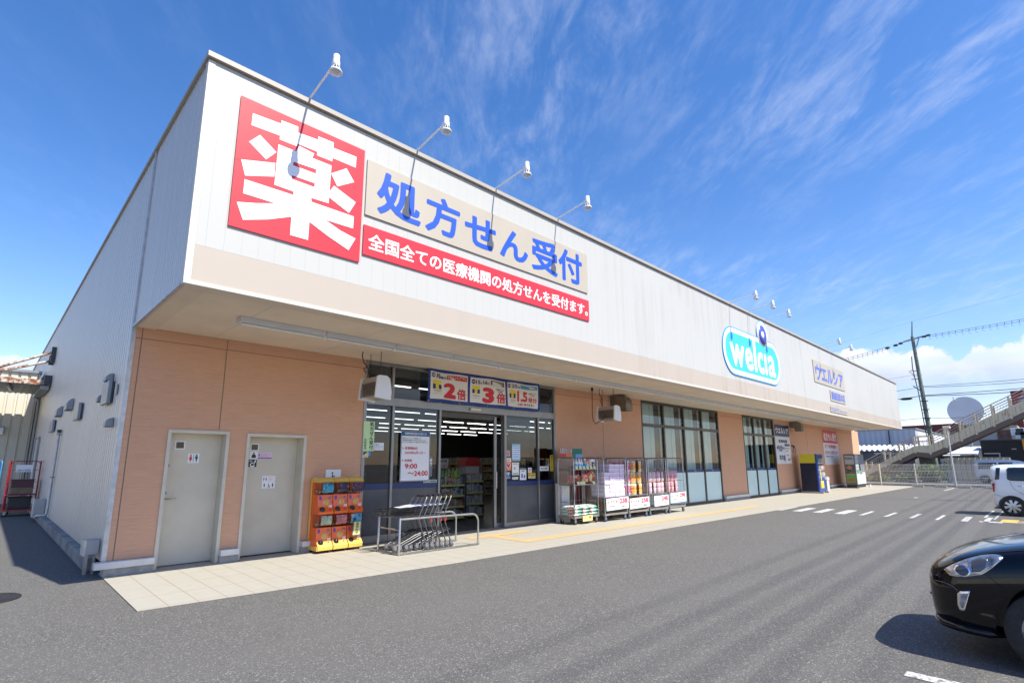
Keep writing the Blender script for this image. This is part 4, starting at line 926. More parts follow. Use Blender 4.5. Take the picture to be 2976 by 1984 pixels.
# ------------------------------------------------------------------ trolleys and their rail
def make_cart():
    t = T('shopping_cart', 'x', 'shopping cart', (0,0,0), 'nested shopping carts')
    f = MB()
    for s in (-.225, .225):
        f.tube([(.0,s*.9,.94),(-.03,s,.90),(-.185,s,.60),(-.17,s,.52),(-.02,s*.98,.13)], .0125, 8)
        f.tube([(-.03,s*.95,.34),(-.25,s*.85,.27),(-.64,s*.62,.10)], .0115, 8)
    f.tube([(.0,-.205,.94),(.012,-.15,.955),(.012,.15,.955),(.0,.205,.94)], .0125, 8); f.tube([(-.03,-.214,.34),(-.03,.214,.34)], .010, 6)
    f.tube([(-.10,-.225,.76),(-.05,-.12,.83),(-.10,0,.76),(-.05,.12,.83),(-.10,.225,.76)], .006, 5)
    f.build('frame', M('cart_steel', (.17,.17,.175), .42, .8), t, True)
    b = MB(); wr = .0032
    b.tube([(-.13,-.235,.76),(-.92,-.17,.745),(-.92,.17,.745),(-.13,.235,.76)], .0055, 6, True); b.tube([(-.15,-.21,.615),(-.88,-.15,.635),(-.88,.15,.635),(-.15,.21,.615)], .005, 6, True)
    for k in range(11):
        q = k/10; x0, x1 = -.13-.79*q, -.15-.73*q; y0, y1 = .235-.065*q, .21-.06*q
        b.tube([(x0,-y0,.76-.015*q),(x1,-y1,.615+.02*q),(x1,y1,.615+.02*q),(x0,y0,.76-.015*q)], wr, 4)
    for k in range(5):
        y = -.14+.07*k; b.tube([(-.92,y,.745),(-.88,y*.9,.635),(-.15,y*1.35,.615)], wr, 4)
    for z in (.66,.71): b.tube([(-.14,-.225,z),(-.90,-.16,z),(-.90,.16,z),(-.14,.225,z)], wr, 4)
    for q in range(9):      # lower rack between the rails
        xa, za, ya = -.05-.07*q, .335-.028*q, .21-.009*q
        b.tube([(xa,-ya,za-.012),(xa,ya,za-.012)], wr, 4)
    for q in range(7): yy = -.15+.05*q; b.tube([(-.03,yy*1.3,.325),(-.25,yy*1.15,.255),(-.64,yy*.8,.09)], wr, 4)
    b.tube([(-.40,-.17,.215),(-.40,-.17,.33),(-.40,.17,.33),(-.40,.17,.215)], .005, 5)
    b.build('basket', M('cart_wire', (.07,.07,.075), .4, .8), t, True)
    b = MB(); b.tube([(.012,-.12,.955),(.012,.12,.955)], .019, 8); b.build('handle_grip', BLACK, t, True)
    b = MB(); b.quad((-.10,-.17,.80),(-.10,.17,.80),(-.34,.17,.775),(-.34,-.17,.775)); b.quad((-.36,-.12,.772),(-.36,.12,.772),(-.52,.11,.768),(-.52,-.11,.768)); b.build('advert_card', M('cart_card', (.66,.67,.72), .5, noise=(9,.35)), t, True)
    b = MB(); b.quad((-.11,-.10,.803),(-.11,.12,.803),(-.17,.12,.797),(-.17,-.10,.797)); b.build('advert_stripe', BLUED, t, True)
    for x, y in ((-.0,-.225),(-.0,.225),(-.62,-.14),(-.62,.14)):
        w = MB(); w.lathe([(0,-.014),(.046,-.014),(.050,-.008),(.050,.008),(.046,.014),(0,.014)], (x, y, .052), 'y', 16); wh = w.build('wheel', M('wheel_grey', (.07,.07,.075), .5), t, True)
        c = MB(); c.prism([(-.02,.135),(.03,.135),(.035,.06),(.0,.045),(-.04,.085)], lambda u, v, s: (x+u, y+s, v), -.022, -.016); c.prism([(-.02,.135),(.03,.135),(.035,.06),(.0,.045),(-.04,.085)], lambda u, v, s: (x+u, y+s, v), .016, .022); c.build('fork', M('fork_grey', (.20,.20,.205), .45, .3), wh, True)
    b = MB(); b.box(-.15,-.125,-.235,-.215,.49,.545); b.build('red_clip', M('clip_red', (.5,.02,.03), .4), t, True)
    return t
cart = make_cart()
labs = ['shopping cart at the handle end of the nested row', 'second shopping cart from the doorway end of the row', 'third shopping cart from the doorway end of the row', 'fourth shopping cart from the doorway end of the row', 'fifth shopping cart from the doorway end of the row', 'innermost shopping cart at the wall-side end of the nested row']
for i, x in enumerate((6.62, 6.505, 6.39, 6.275, 6.16, 6.045)):
    c = place(cart if i == 0 else copy_tree(cart), (x, -1.19+.006*(i % 3), .012), R(-2+1.5*(i % 2)), labs[i])
    if i not in (0, 1, 3):
        for ch in list(c.children):
            if ch.name.startswith('red_clip'): bpy.data.objects.remove(ch)
t = T('cart_rail', 'low steel tube rail fencing in the shopping carts', 'rail', (6.25,-1.22,.012))
def railtube(y0, y1, name):
    b = MB(); z = .625
    b.tube([(5.36,y0,.02),(5.36,y0,z-.0),(5.37,y0,z+.0)], .021, 10)
    b.tube([(5.36,y0,z-.015),(6.2,(y0+y1)/2,z-.017),(6.98,y1,z-.02)]+[(6.98+.15*math.sin(R(a)), y1, z-.17+.15*math.cos(R(a))) for a in (15,35,55,75,90)]+[(7.13,y1,.02)], .019, 10); return b.build(name, STEEL, t)
railtube(-1.55, -1.60, 'front_rail'); railtube(-.865, -.915, 'back_rail')
b = MB(); b.bar((5.36,-1.55,.035),(7.16,-1.60,.035),.035,.02); b.bar((5.36,-.865,.035),(7.16,-.915,.035),.035,.02); b.bar((5.36,-1.55,.032),(5.36,-.865,.032),.03,.02); b.build('base_bar', STEELG, t)
b = MB(); b.tube([(5.36,-1.55,.43),(5.36,-.865,.43)], .013, 8); b.build('cross_bar', M('bar_worn', (.40,.30,.24), .5, .4, noise=(14,.3)), t)

# ------------------------------------------------------------------ roll cages with goods
CW = MB
def caster(b, fk, x, y, r=.062):
    b.lathe([(0,-.016),(r*.5,-.016),(r*.55,-.02),(r,-.018),(r,.018),(r*.55,.02),(r*.5,.016),(0,.016)], (x+.02, y, r), 'y', 16)
    fk.box(x-.02,x+.045,y-.027,y-.022,r-.01,.15); fk.box(x-.02,x+.045,y+.022,y+.027,r-.01,.15); fk.box(x-.05,x+.055,y-.04,y+.04,.15,.158)
def make_cage(name, lab, cat, w, d, h, mat, wires=6, mid=True, group=None, wheelmat=None, mesh=False):
    """open front at y=-d/2; origin at the floor centre"""
    t = T(name, lab, cat, (0,0,0), group)
    zb = .185; x0, x1, y0, y1 = -w/2, w/2, -d/2, d/2
    b = MB(); b.box(x0,x1,y0,y0+.035,zb-.025,zb+.025); b.box(x0,x1,y1-.035,y1,zb-.025,zb+.025); b.box(x0,x0+.035,y0+.036,y1-.036,zb-.025,zb+.025); b.box(x1-.035,x1,y0+.036,y1-.036,zb-.025,zb+.025)
    b.box(x0+.036,x1-.036,y0+.036,y1-.036,zb-.008,zb+.008); b.build('base', mat, t, True)
    for s, x in ((1, x0+.014), (-1, x1-.014)):
        f = MB(); r = .09
        f.tube([(x,y0+.014,zb+.026),(x,y0+.014,h-r)]+[(x,y0+.014+r-r*math.cos(R(a)),h-r+r*math.sin(R(a))) for a in (20,45,70,90)]+[(x,y1-.014-r,h)]+[(x,y1-.014-r+r*math.sin(R(a)),h-r+r*math.cos(R(a))) for a in (20,45,70,90)]+[(x,y1-.014,zb+.026)], .0145, 8)
        for z in (.55, .98, 1.36): f.tube([(x,y0+.015,z),(x,y1-.015,z)], .008, 6)
        for k in range(1, wires): yy = y0+.014+(d-.028)*k/wires; f.tube([(x,yy,zb+.026),(x,yy,h-.002)], .0045, 5)
        if mesh:
            for k in range(1, 16): yy = y0+.014+(d-.028)*k/16; f.tube([(x+.006*s,yy,.98),(x+.006*s,yy,h-.03)], .003, 4)
            for k in range(1, 13): z = .98+.68*k/13; f.tube([(x+.006*s,y0+.014,z),(x+.006*s,y1-.014,z)], .003, 4)
        f.build('side_frame', mat, t, True)
    f = MB(); y = y1-.03; r = .09
    f.tube([(x0+.03,y,zb+.026),(x0+.03,y,h-r-.01)]+[(x0+.03+r-r*math.cos(R(a)),y,h-r-.01+r*math.sin(R(a))) for a in (20,45,70,90)]+[(x1-.03-r,y,h-.01)]+[(x1-.03-r+r*math.sin(R(a)),y,h-r-.01+r*math.cos(R(a))) for a in (20,45,70,90)]+[(x1-.03,y,zb+.026)], .0135, 8)
    for z in (.55,.98,1.36): f.tube([(x0+.03,y,z),(x1-.03,y,z)], .008, 6)
    for k in range(1, wires+2): xx = x0+.03+(w-.06)*k/(wires+2); f.tube([(xx,y,zb+.026),(xx,y,h-.012)], .0045, 5)
    f.build('back_frame', mat, t, True)
    if mid:
        b = MB(); b.box(x0+.03,x1-.03,y0+.02,y1-.06,.615,.635); b.tube([(x0+.02,y0+.01,.63),(x1-.02,y0+.01,.63)], .014, 8); b.build('mid_shelf', mat, t, True)
    for x, y in ((x0+.06,y0+.06),(x1-.09,y0+.06),(x0+.06,y1-.07),(x1-.09,y1-.07)):
        wb, fk = MB(), MB(); caster(wb, fk, x, y); wo = wb.build('castor', wheelmat or RUBBER, t, True); fk.build('castor_fork', STEELG, wo, True)
    return t
CG = 'steel roll cages of goods along the store front'
c2 = make_cage('roll_cage', 'x', 'roll cage', 1.06, .74, 1.69, STEEL, 6, True, CG, M('castor_blue', (.03,.05,.12), .5))
CAGES = [(12.68,-.70,'roll cage holding the stack of lilac tissue boxes'),(13.82,-.69,'roll cage holding the orange and magenta rolls'),(14.94,-.70,'roll cage holding the pale pink and blue packs'),(16.07,-.70,'rightmost roll cage, holding pink flowered packs')]
for i, (x, y, lab) in enumerate(CAGES): place(c2 if i == 0 else copy_tree(c2), (x, y, .012), R((-1, .6, -.5, .8)[i]), lab)
c1 = make_cage('roll_cage', 'leftmost roll cage with wire mesh sides and shelves of garden goods', 'roll cage', 1.05, .56, 1.69, STEEL, 5, False, CG, None, True); c1.location = (11.52, -.66, .012)
b = MB(); b.box(-.50,.50,-.26,.24,.985,1.0); b.box(-.50,.50,-.26,.24,1.38,1.395); b.box(-.50,.50,-.275,-.262,.975,1.005); b.box(-.50,.50,-.275,-.262,1.37,1.40); b.build('shelf', STEELG, c1, True)
b = MB(); b.bar((-.49,-.285,.95),(-.58,-.29,.38),.012); b.bar((.54,-.26,.93),(.46,-.29,.2),.012); b.build('latch_bar', STEEL, c1, True)
# tissue packs: (lilac, pinkish print)
a = NT('tissue_pack', .45, .5); ov = a.math('ADD', a.math('POWER', a.math('DIVIDE', a.x, .075), 2.), a.math('POWER', a.math('DIVIDE', a.math('SUBTRACT', a.z, .055), .022), 2.))
c_ = a.mix(a.ss(a.z, .02, .095), (.60,.50,.68), (.70,.66,.76)); c_ = a.mix(a.math('MULTIPLY', a.ss(ov, 1.0, .8), .6), c_, (.66,.38,.50)); c_ = a.mix(a.math('MULTIPLY', a.math('LESS_THAN', a.z, .012), .7), c_, (.52,.32,.48)); c_ = a.mix(a.math('MULTIPLY', a.ss(a.noise(30,3), .55, .7), .3), c_, (.82,.80,.86)); TISS = a.col(c_)
tb = MB().box(-.117,.117,-.055,.40,0,.108).build('tissue_pack', TISS, None, bevel=.006); tag(tb, 'lilac tissue box pack in the tall stack inside its roll cage', 'tissue pack', 'lilac tissue packs stacked in the cage'); first = True
for c in range(4):
    for r_ in range(8):
        if c == 0 and r_ > 5: continue
        o = tb if first else copy_tree(tb); first = False
        o.location = (12.325+.243*c+random.uniform(-.006,.006), -.975+random.uniform(-.01,.012), .648+.1095*r_); o.rotation_euler[2] = R(random.uniform(-1.5, 1.5))
# toilet roll packs: scalloped wrapped bundles
def roll_pack(name, mat, nx, ny, r, h):
    b = MB(); pl = []
    W_, D_ = nx*2*r, ny*2*r
    def side(cx, cy, a0): return [(cx+r*math.cos(R(a)), cy+r*math.sin(R(a))) for a in range(a0, a0+181, 30)]
    for i in range(nx): pl += [(q[0], q[1]) for q in [(-W_/2+r+2*r*i-r*math.cos(R(a)), -D_/2+r-r*math.sin(R(a))) for a in range(0, 181, 30)]]
    for j in range(ny): pl += [(W_/2-r+r*math.sin(R(a)), -D_/2+r+2*r*j-r*math.cos(R(a))) for a in range(0, 181, 30)]
    for i in range(nx): pl += [(W_/2-r-2*r*i+r*math.cos(R(a)), D_/2-r+r*math.sin(R(a))) for a in range(0, 181, 30)]
    for j in range(ny): pl += [(-W_/2+r-r*math.sin(R(a)), D_/2-r-2*r*j+r*math.cos(R(a))) for a in range(0, 181, 30)]
    n = len(pl); q = .985
    rings = [(.93,0),(1,.012),(1,h/2-.004),(.985,h/2),(1,h/2+.004),(1,h-.012),(.93,h)]
    vs = [(x*k, y*k, z) for k, z in rings for x, y in pl]; fs = []
    for i in range(len(rings)-1):
        for j in range(n): fs.append([i*n+j, i*n+(j+1) % n, (i+1)*n+(j+1) % n, (i+1)*n+j])
    b.add(vs, fs, True); b.add([(x*.93, y*.93, h) for x, y in pl]+[(0,0,h)], [[j, (j+1) % n, n] for j in range(n)]); b.add([(x*.93, y*.93, 0) for x, y in pl]+[(0,0,0)], [[(j+1) % n, j, n] for j in range(n)])
    return b.build(name, mat)
def pack_mat(name, main, alt, blob, h, white=(.78,.74,.72)):
    a = NT(name, .28, .5); f = a.math('FRACT', a.math('DIVIDE', a.z, h))
    c = a.mix(a.ss(a.noise(7, 3), .45, .55), main, alt); c = a.mix(a.ss(a.noise(12, 3, .5, (1,1,.7), off=(5,2,1)), .57, .62), c, blob)
    bandc = a.math('ADD', a.math('LESS_THAN', f, .20), a.math('GREATER_THAN', f, .86), clamp=True); c = a.mix(a.math('MULTIPLY', bandc, .85), c, white)
    c = a.mix(a.math('MULTIPLY', a.ss(a.noise(45, 2), .56, .64), .45), c, (.8,.78,.72)); a.bump(a.noise(16, 4), .4, .01); return a.col(c)
def stack(pack, labs, grp, xs, y, z0, dz, nz, ys=(0,)):
    tag(pack, labs, 'toilet paper', grp); f = True
    for k in range(nz):
        for x in xs:
            o = pack if f else copy_tree(pack); f = False; o.location = (x+random.uniform(-.004,.004), y+random.uniform(-.008,.008), z0+dz*k); o.rotation_euler[2] = R(random.uniform(-1.2,1.2))
stack(roll_pack('toilet_roll_pack', pack_mat('pack_magenta', (.62,.06,.26), (.66,.16,.36), (.66,.20,.04), .318), 2, 4, .066, .318), 'magenta wrapped toilet roll pack at the left of the orange ones', 'magenta toilet roll packs', (13.385,), -.77, .648, .323, 3)
stack(roll_pack('toilet_roll_pack', pack_mat('pack_orange', (.74,.30,.03), (.76,.42,.08), (.42,.03,.04), .318, (.76,.70,.50)), 2, 4, .069, .318), 'orange wrapped toilet roll pack in the second price-marked cage', 'orange toilet roll packs', (13.665, 13.95), -.77, .648, .323, 3)
stack(roll_pack('toilet_roll_pack', pack_mat('pack_pale', (.64,.38,.40), (.62,.48,.52), (.22,.28,.62), .318, (.66,.42,.40)), 2, 4, .062, .318), 'pale pink and blue toilet roll pack in the third price-marked cage', 'pale pink and blue toilet roll packs', (14.57, 14.825, 15.08, 15.30), -.77, .648, .323, 2)
stack(roll_pack('toilet_roll_pack', pack_mat('pack_flower', (.66,.22,.32), (.68,.40,.44), (.48,.02,.06), .325, (.70,.38,.40)), 2, 4, .058, .325), 'pink toilet roll pack with red flowers in the rightmost cage', 'pink flowered toilet roll packs', (15.70, 15.945, 16.18), -.77, .648, .333, 2)
# price boards
def price(x0, x1, z0, z1, y, lab, big, small, rec=True, tilt=.0):
    t = T('price_board', lab, 'price board', ((x0+x1)/2, y, z0), 'price boards on the roll cages')
    sl = lambda x: (x-x0)*.018
    MB().add([(x, yy, z+sl(x)) for x, z in ((x0,z0),(x1,z0),(x1,z1),(x0,z1)) for yy in (y, y+.004)], [[0,2,4,6],[1,7,5,3],[0,1,3,2],[2,3,5,4],[4,5,7,6],[6,7,1,0]]).build('board', PAPER, t)
    F = lambda u, v: (u, y-.003, v+sl(u)); w, h = x1-x0, z1-z0
    RP = M('price_red', (.66,.06,.10), .6)
    b = MB(); b.text(big, x0+.58*w if rec else x0+.5*w, x0+.94*w, z0+.48*h, z0+.92*h, F, .045)
    if rec:
        b.text('おすすめ', x0+.03*w, x0+.5*w, z0+.58*h, z0+.80*h, F, .025); b.flat([[(x0+.02*w,z0+.86*h),(x0+.40*w,z0+.93*h),(x0+.02*w,z0+.92*h)]], F); b.flat([[(x0+.2*w,z0+.50*h),(x0+.5*w,z0+.54*h),(x0+.5*w,z0+.57*h)]], F)
    b.text('円', x0+.945*w, x0+.985*w, z0+.48*h, z0+.58*h, F, .02); b.build('red_lettering', RP, t)
    b = MB(); b.text(small, x0+.66*w, x0+.85*w, z0+.13*h, z0+.32*h, F, .02); b.text('円', x0+.87*w, x0+.91*w, z0+.14*h, z0+.22*h, F, .01); b.text('税込', x0+.52*w, x0+.62*w, z0+.16*h, z0+.26*h, F, .005)
    if rec: b.text('お買得品', x0+.06*w, x0+.40*w, z0+.26*h, z0+.40*h, F, .0)
    b.text('税抜', x0+.53*w, x0+.57*w, z0+.55*h, z0+.63*h, F, .0)
    b.build('black_lettering', INK, t)
price(12.16, 13.22, .30, .615, -1.10, 'white price board marked 238 hung on the tissue cage', '238', '261')
price(13.30, 14.34, .275, .565, -1.09, 'white price board marked 258 hung on the orange roll cage', '258', '283')
price(14.62, 15.46, .275, .575, -1.10, 'white price board marked 248 hung on the third cage', '248', '272', False)
price(15.60, 16.59, .325, .62, -1.10, 'white price board marked 298 on the rightmost cage', '298', '327')
# grids behind the boards and dark panels on the two right cages
for x, lab in ((15.0,'small dark panel tied inside the third price-marked cage'),(16.08,'small dark panel tied inside the rightmost cage')):
    o = MB().box(x-.2,x+.2,-.415,-.40,1.39,1.64).build('back_panel', M('panel_brown', (.15,.13,.11), .6)); tag(rebase(o, (x,-.41,1.39)), lab, 'panel')
# garden goods in the leftmost cage
bg = [(0,0),(.10,-.012),(.22,-.012),(.32,0)]
def soil_bag(mat):
    b = MB(); nx, ny = 12, 8; vs = []; fs = []
    for sgn in (1, -1):
        for i in range(nx+1):
            for j in range(ny+1):
                u, v = i/nx*2-1, j/ny*2-1; e = (1-abs(u)**4)*(1-abs(v)**4); z = .05+sgn*.048*max(e, 0)**.45+.004*math.sin(u*9+v*4)*sgn
                vs.append((u*.17, v*.24, z))
    m = (nx+1)*(ny+1)
    for s in (0, 1):
        for i in range(nx):
            for j in range(ny):
                q = [s*m+i*(ny+1)+j, s*m+(i+1)*(ny+1)+j, s*m+(i+1)*(ny+1)+j+1, s*m+i*(ny+1)+j+1]; fs.append(q if s == 0 else q[::-1])
    b.add(vs, fs, True); return b.build('soil_bag', mat)
a = NT('soil_bag_print', .3, .5); c_ = a.mix(a.ss(a.noise(6,3,.5), .50,.56), (.72,.75,.74), (.12,.48,.36)); c_ = a.mix(a.ss(a.noise(8,3,.5,off=(3,1,2)), .58,.62), c_, (.70,.12,.05)); c_ = a.mix(a.ss(a.noise(10,2,.5,off=(7,5,2)), .62,.66), c_, (.72,.55,.08)); SOIL = a.col(c_)
sb = soil_bag(SOIL); tag(sb, 'white and green bag of soil lying in the bottom of the leftmost cage', 'soil bag', 'soil bags in the leftmost cage'); f = True
for k in range(3):
    for i in range(3):
        o = sb if f else copy_tree(sb); f = False; o.location = (11.17+.335*i+random.uniform(-.015,.015), -.70+random.uniform(-.02,.02), .206+.083*k); o.rotation_euler[2] = R(random.uniform(-4,4))
def snack(x, y, z, w, h, mat, lab):
    b = MB(); nx, nz = 8, 8; vs = []; fs = []
    for s in (1, -1):
        for i in range(nx+1):
            for j in range(nz+1):
                u, v = i/nx*2-1, j/nz*2-1; e = max(0,(1-abs(u)**3)*(1-abs(v)**5)); vs.append((u*w/2, -s*.05*e**.6, (v+1)*h/2))
    m = (nx+1)*(nz+1)
    for s in (0,1):
        for i in range(nx):
            for j in range(nz): fs.append([s*m+i*(nz+1)+j, s*m+(i+1)*(nz+1)+j, s*m+(i+1)*(nz+1)+j+1, s*m+i*(nz+1)+j+1])
    b.add(vs, fs, True); o = b.build('garden_bag', mat); tag(o, lab, 'bag'); o.location = (x, y, z); return o
RB = lambda n, c2, of: (lambda a: a.col(a.mix(a.ss(a.noise(9,3,.5,off=(of,0,0)), .54,.58), a.mix(a.ss(a.noise(14,3,.5,off=(0,of,0)), .55,.6), (.60,.06,.025), c2), (.70,.62,.30))))(NT(n, .3, .5))
snack(11.93,-.80,1.014,.27,.34, RB('bag_red_a',(.05,.25,.06),1), 'tall red bag with pale lettering at the right of the middle shelf')
snack(11.64,-.80,1.014,.30,.28, RB('bag_red_b',(.66,.30,.22),4), 'red bag with white picture in the centre of the middle shelf')
snack(11.36,-.76,1.014,.26,.25, RB('bag_red_c',(.10,.07,.05),7), 'red bag behind the mesh on the middle shelf')
snack(11.14,-.72,1.014,.24,.24, RB('bag_red_d',(.30,.08,.04),9), 'dull red bag at the left of the middle shelf')
def bottle(x, y, z, h, r, m1, m2, lab):
    t = T('spray_bottle', lab, 'bottle', (x, y, z)); b = MB().lathe([(0,0),(r,0),(r,h*.62),(r*.55,h*.75),(r*.4,h*.80),(r*.4,h*.84)], (0,0,0), 'z', 14); b.build('body', m1, t, True)
    MB().lathe([(r*.45,h*.842),(r*.5,h),(0,h)], (0,0,0), 'z', 12).build('cap', m2, t, True); MB().lathe([(r*1.015,h*.12),(r*1.015,h*.5)], (0,0,0), 'z', 14).build('label_band', LBLUE if m1 is not WHITE else M('band_sky', (.22,.48,.70), .4), t, True)
bottle(11.20,-.86,1.407,.27,.045,WHITE,M('cap_sky',(.30,.55,.70),.4),'white bottle with blue band at the left of the top shelf')
bottle(11.31,-.87,1.407,.27,.045,WHITE,WHITE,'white bottle with blue band second on the top shelf'); bottle(11.41,-.87,1.407,.25,.045,WHITE,WHITE,'white bottle with blue band third on the top shelf')
bottle(11.58,-.85,1.407,.27,.06,M('jug_olive',(.42,.42,.34),.35),WHITE,'squat pale jug in the centre of the top shelf')
snack(11.72,-.82,1.407,.17,.25, RB('bag_red_e',(.60,.45,.3),12), 'small red box between the jug and the white box on the top shelf')
t = T('spray_pack', 'white pack with bold black character on the top shelf', 'pack', (11.88,-.86,1.407)); MB().box(11.79,11.97,-.90,-.80,1.407,1.655).build('box', PAPER, t, bevel=.01); lett(t, INK, [('強力',11.81,11.95,1.45,1.61,.05)], y=-.9025)
tg = MB().add([(-.05,-.003,0),(.05,-.003,0),(.05,.025,.075),(-.05,.025,.075)], [[0,1,2,3]]).build('price_tag', M('tag_yellow', (.78,.76,.38), .6)); tag(tg, 'pale yellow price tag on a shelf edge of the leftmost cage', 'price tag', 'shelf price tags in the leftmost cage'); f = True
for x, z in [(11.13+.155*k, 1.403) for k in range(6)]+[(11.18,1.008),(11.31,1.008),(11.42,1.008),(11.85,1.008)]:
    o = tg if f else copy_tree(tg); f = False; o.location = (x, -.945, z)
t = T('garden_goods_board', 'orange and green board of hand lettering above the leftmost cage', 'sign', (11.52,-.42,1.70)); plate(t, 'sheet', M('board_orange', (.72,.24,.09), .6), 11.05, 11.60, 1.70, 1.97, -.43, .006); plate(t, 'sheet', M('board_green', (.03,.24,.14), .6), 11.605, 12.03, 1.70, 1.95, -.43, .006)
b = MB()
for s in ((11.06,11.32,1.705,1.80),): b.box(s[0],s[1],-.434,-.4305,s[2],s[3])
b.build('red_panel', RED, t); MB().box(11.74,12.03,-.434,-.4305,1.705,1.80).build('blue_panel', M('panel_sky', (.22,.42,.66), .5), t)
lett(t, INK, [('お庭まわりは',11.06,11.56,1.83,1.955,.09),('徹底除草！',11.60,12.02,1.83,1.945,.09)], y=-.4345); lett(t, PAPER, [('お庭まわりは',11.063,11.557,1.833,1.952,.02)], y=-.438); lett(t, M('letter_green', (.05,.36,.22), .5), [('徹底除草！',11.603,12.017,1.833,1.942,.02)], y=-.438)
t = T('yellow_price_sheet', 'yellow sheet marked 798 hanging from the base of the leftmost cage', 'price board', (11.5,-.955,.09)); plate(t, 'sheet', M('sheet_pale_yellow', (.82,.76,.26), .6), 11.30, 11.71, .085, .225, -.957, .003); lett(t, REDT, [('798',11.53,11.66,.145,.205,.04)], y=-.9595); lett(t, INK, [('培養土',11.36,11.46,.15,.18,0),('税込',11.56,11.62,.105,.125,0)], y=-.9595)
o = MB().box(11.22,11.55,-.34,-.12,.012,1.02).build('white_carton', M('carton_white', (.66,.66,.70), .6)); tag(rebase(o,(11.38,-.23,.012)), 'tall white carton standing behind the leftmost cage', 'carton')
o = MB().box(11.95,12.55,-.22,-.06,.012,1.48).build('dark_red_panel', M('panel_dark_red', (.20,.035,.05), .6, noise=(2,.2))); tag(rebase(o,(12.2,-.14,.012)), 'dark red board leaning on the wall behind the cages', 'board')

# ------------------------------------------------------------------ vending machine, bin, parcel locker
t = T('drink_machine', 'navy vending machine with yellow top beside the hours banner', 'vending machine', (30.9,-.78,.012))
x0, x1, y0, y1 = 30.42, 31.42, -1.17, -.36
MB().box(x0,x1,y0+.09,y1,.10,1.505).build('cabinet', M('cabinet_navy', (.008,.010,.035), .3), t, bevel=.01)
MB().box(x0,x1,y0+.09,y1,1.51,1.965).build('cabinet_top', M('cabinet_yellow', (.62,.52,.025), .4), t, bevel=.01)
MB().box(x0,x1,y0,y0+.085,.10,1.965).build('door', M('door_blue', (.02,.06,.34), .35), t, bevel=.02)
b = MB(); b.box(x0+.06,x1-.06,y0-.004,y0-.001,.78,1.9); b.build('display', M('display_dark', (.10,.12,.14), .1), t)
b = MB()
for r_ in range(3):
    for k in range(9): b.lathe([(.032,0),(.032,.15),(.015,.19),(.015,.21)], (x0+.12+.095*k, y0-.03, .86+.34*r_), 'z', 8)
b.build('sample_bottles', colour_rows('sample_mix', [(.45,.12,.08),(.1,.3,.12),(.5,.45,.3),(.08,.15,.4),(.5,.5,.5)], (12,(1,1,.2))), t)
b = MB()
for r_ in range(3): b.box(x0+.07,x1-.07,y0-.008,y0-.0045,.80+.34*r_,.85+.34*r_)
b.build('price_rail', M('rail_pale', (.55,.58,.60), .4), t)
MB().box(x0+.28,x0+.72,y0-.008,y0-.001,.26,.62).build('flap_panel', YEL, t); MB().box(x0+.05,x0+.22,y0-.02,y0-.001,.3,.62).build('coin_panel', STEELG, t); MB().box(x0+.3,x0+.44,y0-.012,y0-.0085,.66,1.2).build('yellow_strip', YEL, t)
b = MB()
for x, y in ((30.5,-1.0),(31.34,-1.0)): b.box(x-.07,x+.07,-1.32,-.30,.002,.098)
b.build('foot', CONC, t)
t = T('recycling_bin', 'pale grey bin standing right of the vending machine', 'bin', (31.78,-1.05,.012)); MB().prism([(-.2,0),(.2,0),(.22,.62),(-.22,.62)], lambda u,v,s:(31.78+u,-1.0+s,.014+v), -.2, .2).build('body', M('bin_pale', (.50,.52,.52), .45), t, bevel=.02)
MB().prism([(-.24,.625),(.24,.625),(.2,.76),(-.14,.80)], lambda u,v,s:(31.78+u,-1.0+s,.014+v), -.22, .22).build('lid', M('lid_pale', (.56,.57,.57), .4), t, bevel=.02)
b = MB(); b.tube([(30.62,-.02,2.05),(30.7,-.06,2.3),(30.62,-.03,2.38)], .012, 5); b.tube([(30.95,-.02,2.0),(30.98,-.05,2.25),(30.9,-.02,2.34)], .012, 5); b.box(30.55,30.66,-.05,-.002,2.36,2.44); b.box(30.84,30.94,-.05,-.002,2.33,2.41)
tag(rebase(b.build('wall_socket', BLACK), (30.75,-.02,2.0)), 'dark sockets and cords on the wall above the vending machine', 'socket')
t = T('parcel_locker', 'grey parcel locker with a green poster at the far end of the front', 'locker', (38.5,-.95,.012)); x0, x1, y0, y1 = 37.45, 39.55, -1.25, -.66; LK = M('locker_grey', (.13,.135,.14), .45)
MB().box(x0,x1,y0+.02,y1,.22,2.02).build('cabinet', LK, t, bevel=.01); MB().box(x0+.02,x1-.02,y0+.05,y1-.02,.05,.219).build('plinth', BLACK, t); MB().box(x0-.05,x1+.05,y0-.05,y1,.0121,.05).build('foot', CONC, t)
for (a0, a1), rows, m in (((37.5,38.15),7,M('locker_pale', (.42,.45,.47), .45)),((38.17,38.86),6,M('locker_mid', (.22,.23,.24), .45)),((38.88,39.5),5,M('locker_mid', (.22,.23,.24), .45))):
    hh = 1.74/rows
    for k in range(rows):
        z = .25+hh*k; pan = M('locker_white', (.66,.66,.68), .45) if z < .8 else m
        MB().box(a0,a1,y0,y0+.018,z+.008,z+hh-.008).build('locker_door', pan, t)
MB().box(38.2,38.5,y0-.012,y0-.001,1.05,1.45).build('screen', M('screen_dark', (.03,.04,.05), .1), t); MB().box(37.6,38.05,y0-.004,y0-.001,.86,1.1).build('green_panel', M('panel_green', (.05,.32,.10), .5), t)
PX = lambda e: (lambda u, v: (x0-e, u, v))
def pbox(n, m, u0, u1, v0, v1, e): MB().flat([[(u0,v0),(u1,v0),(u1,v1),(u0,v1)]], PX(e)).build(n, m, t)
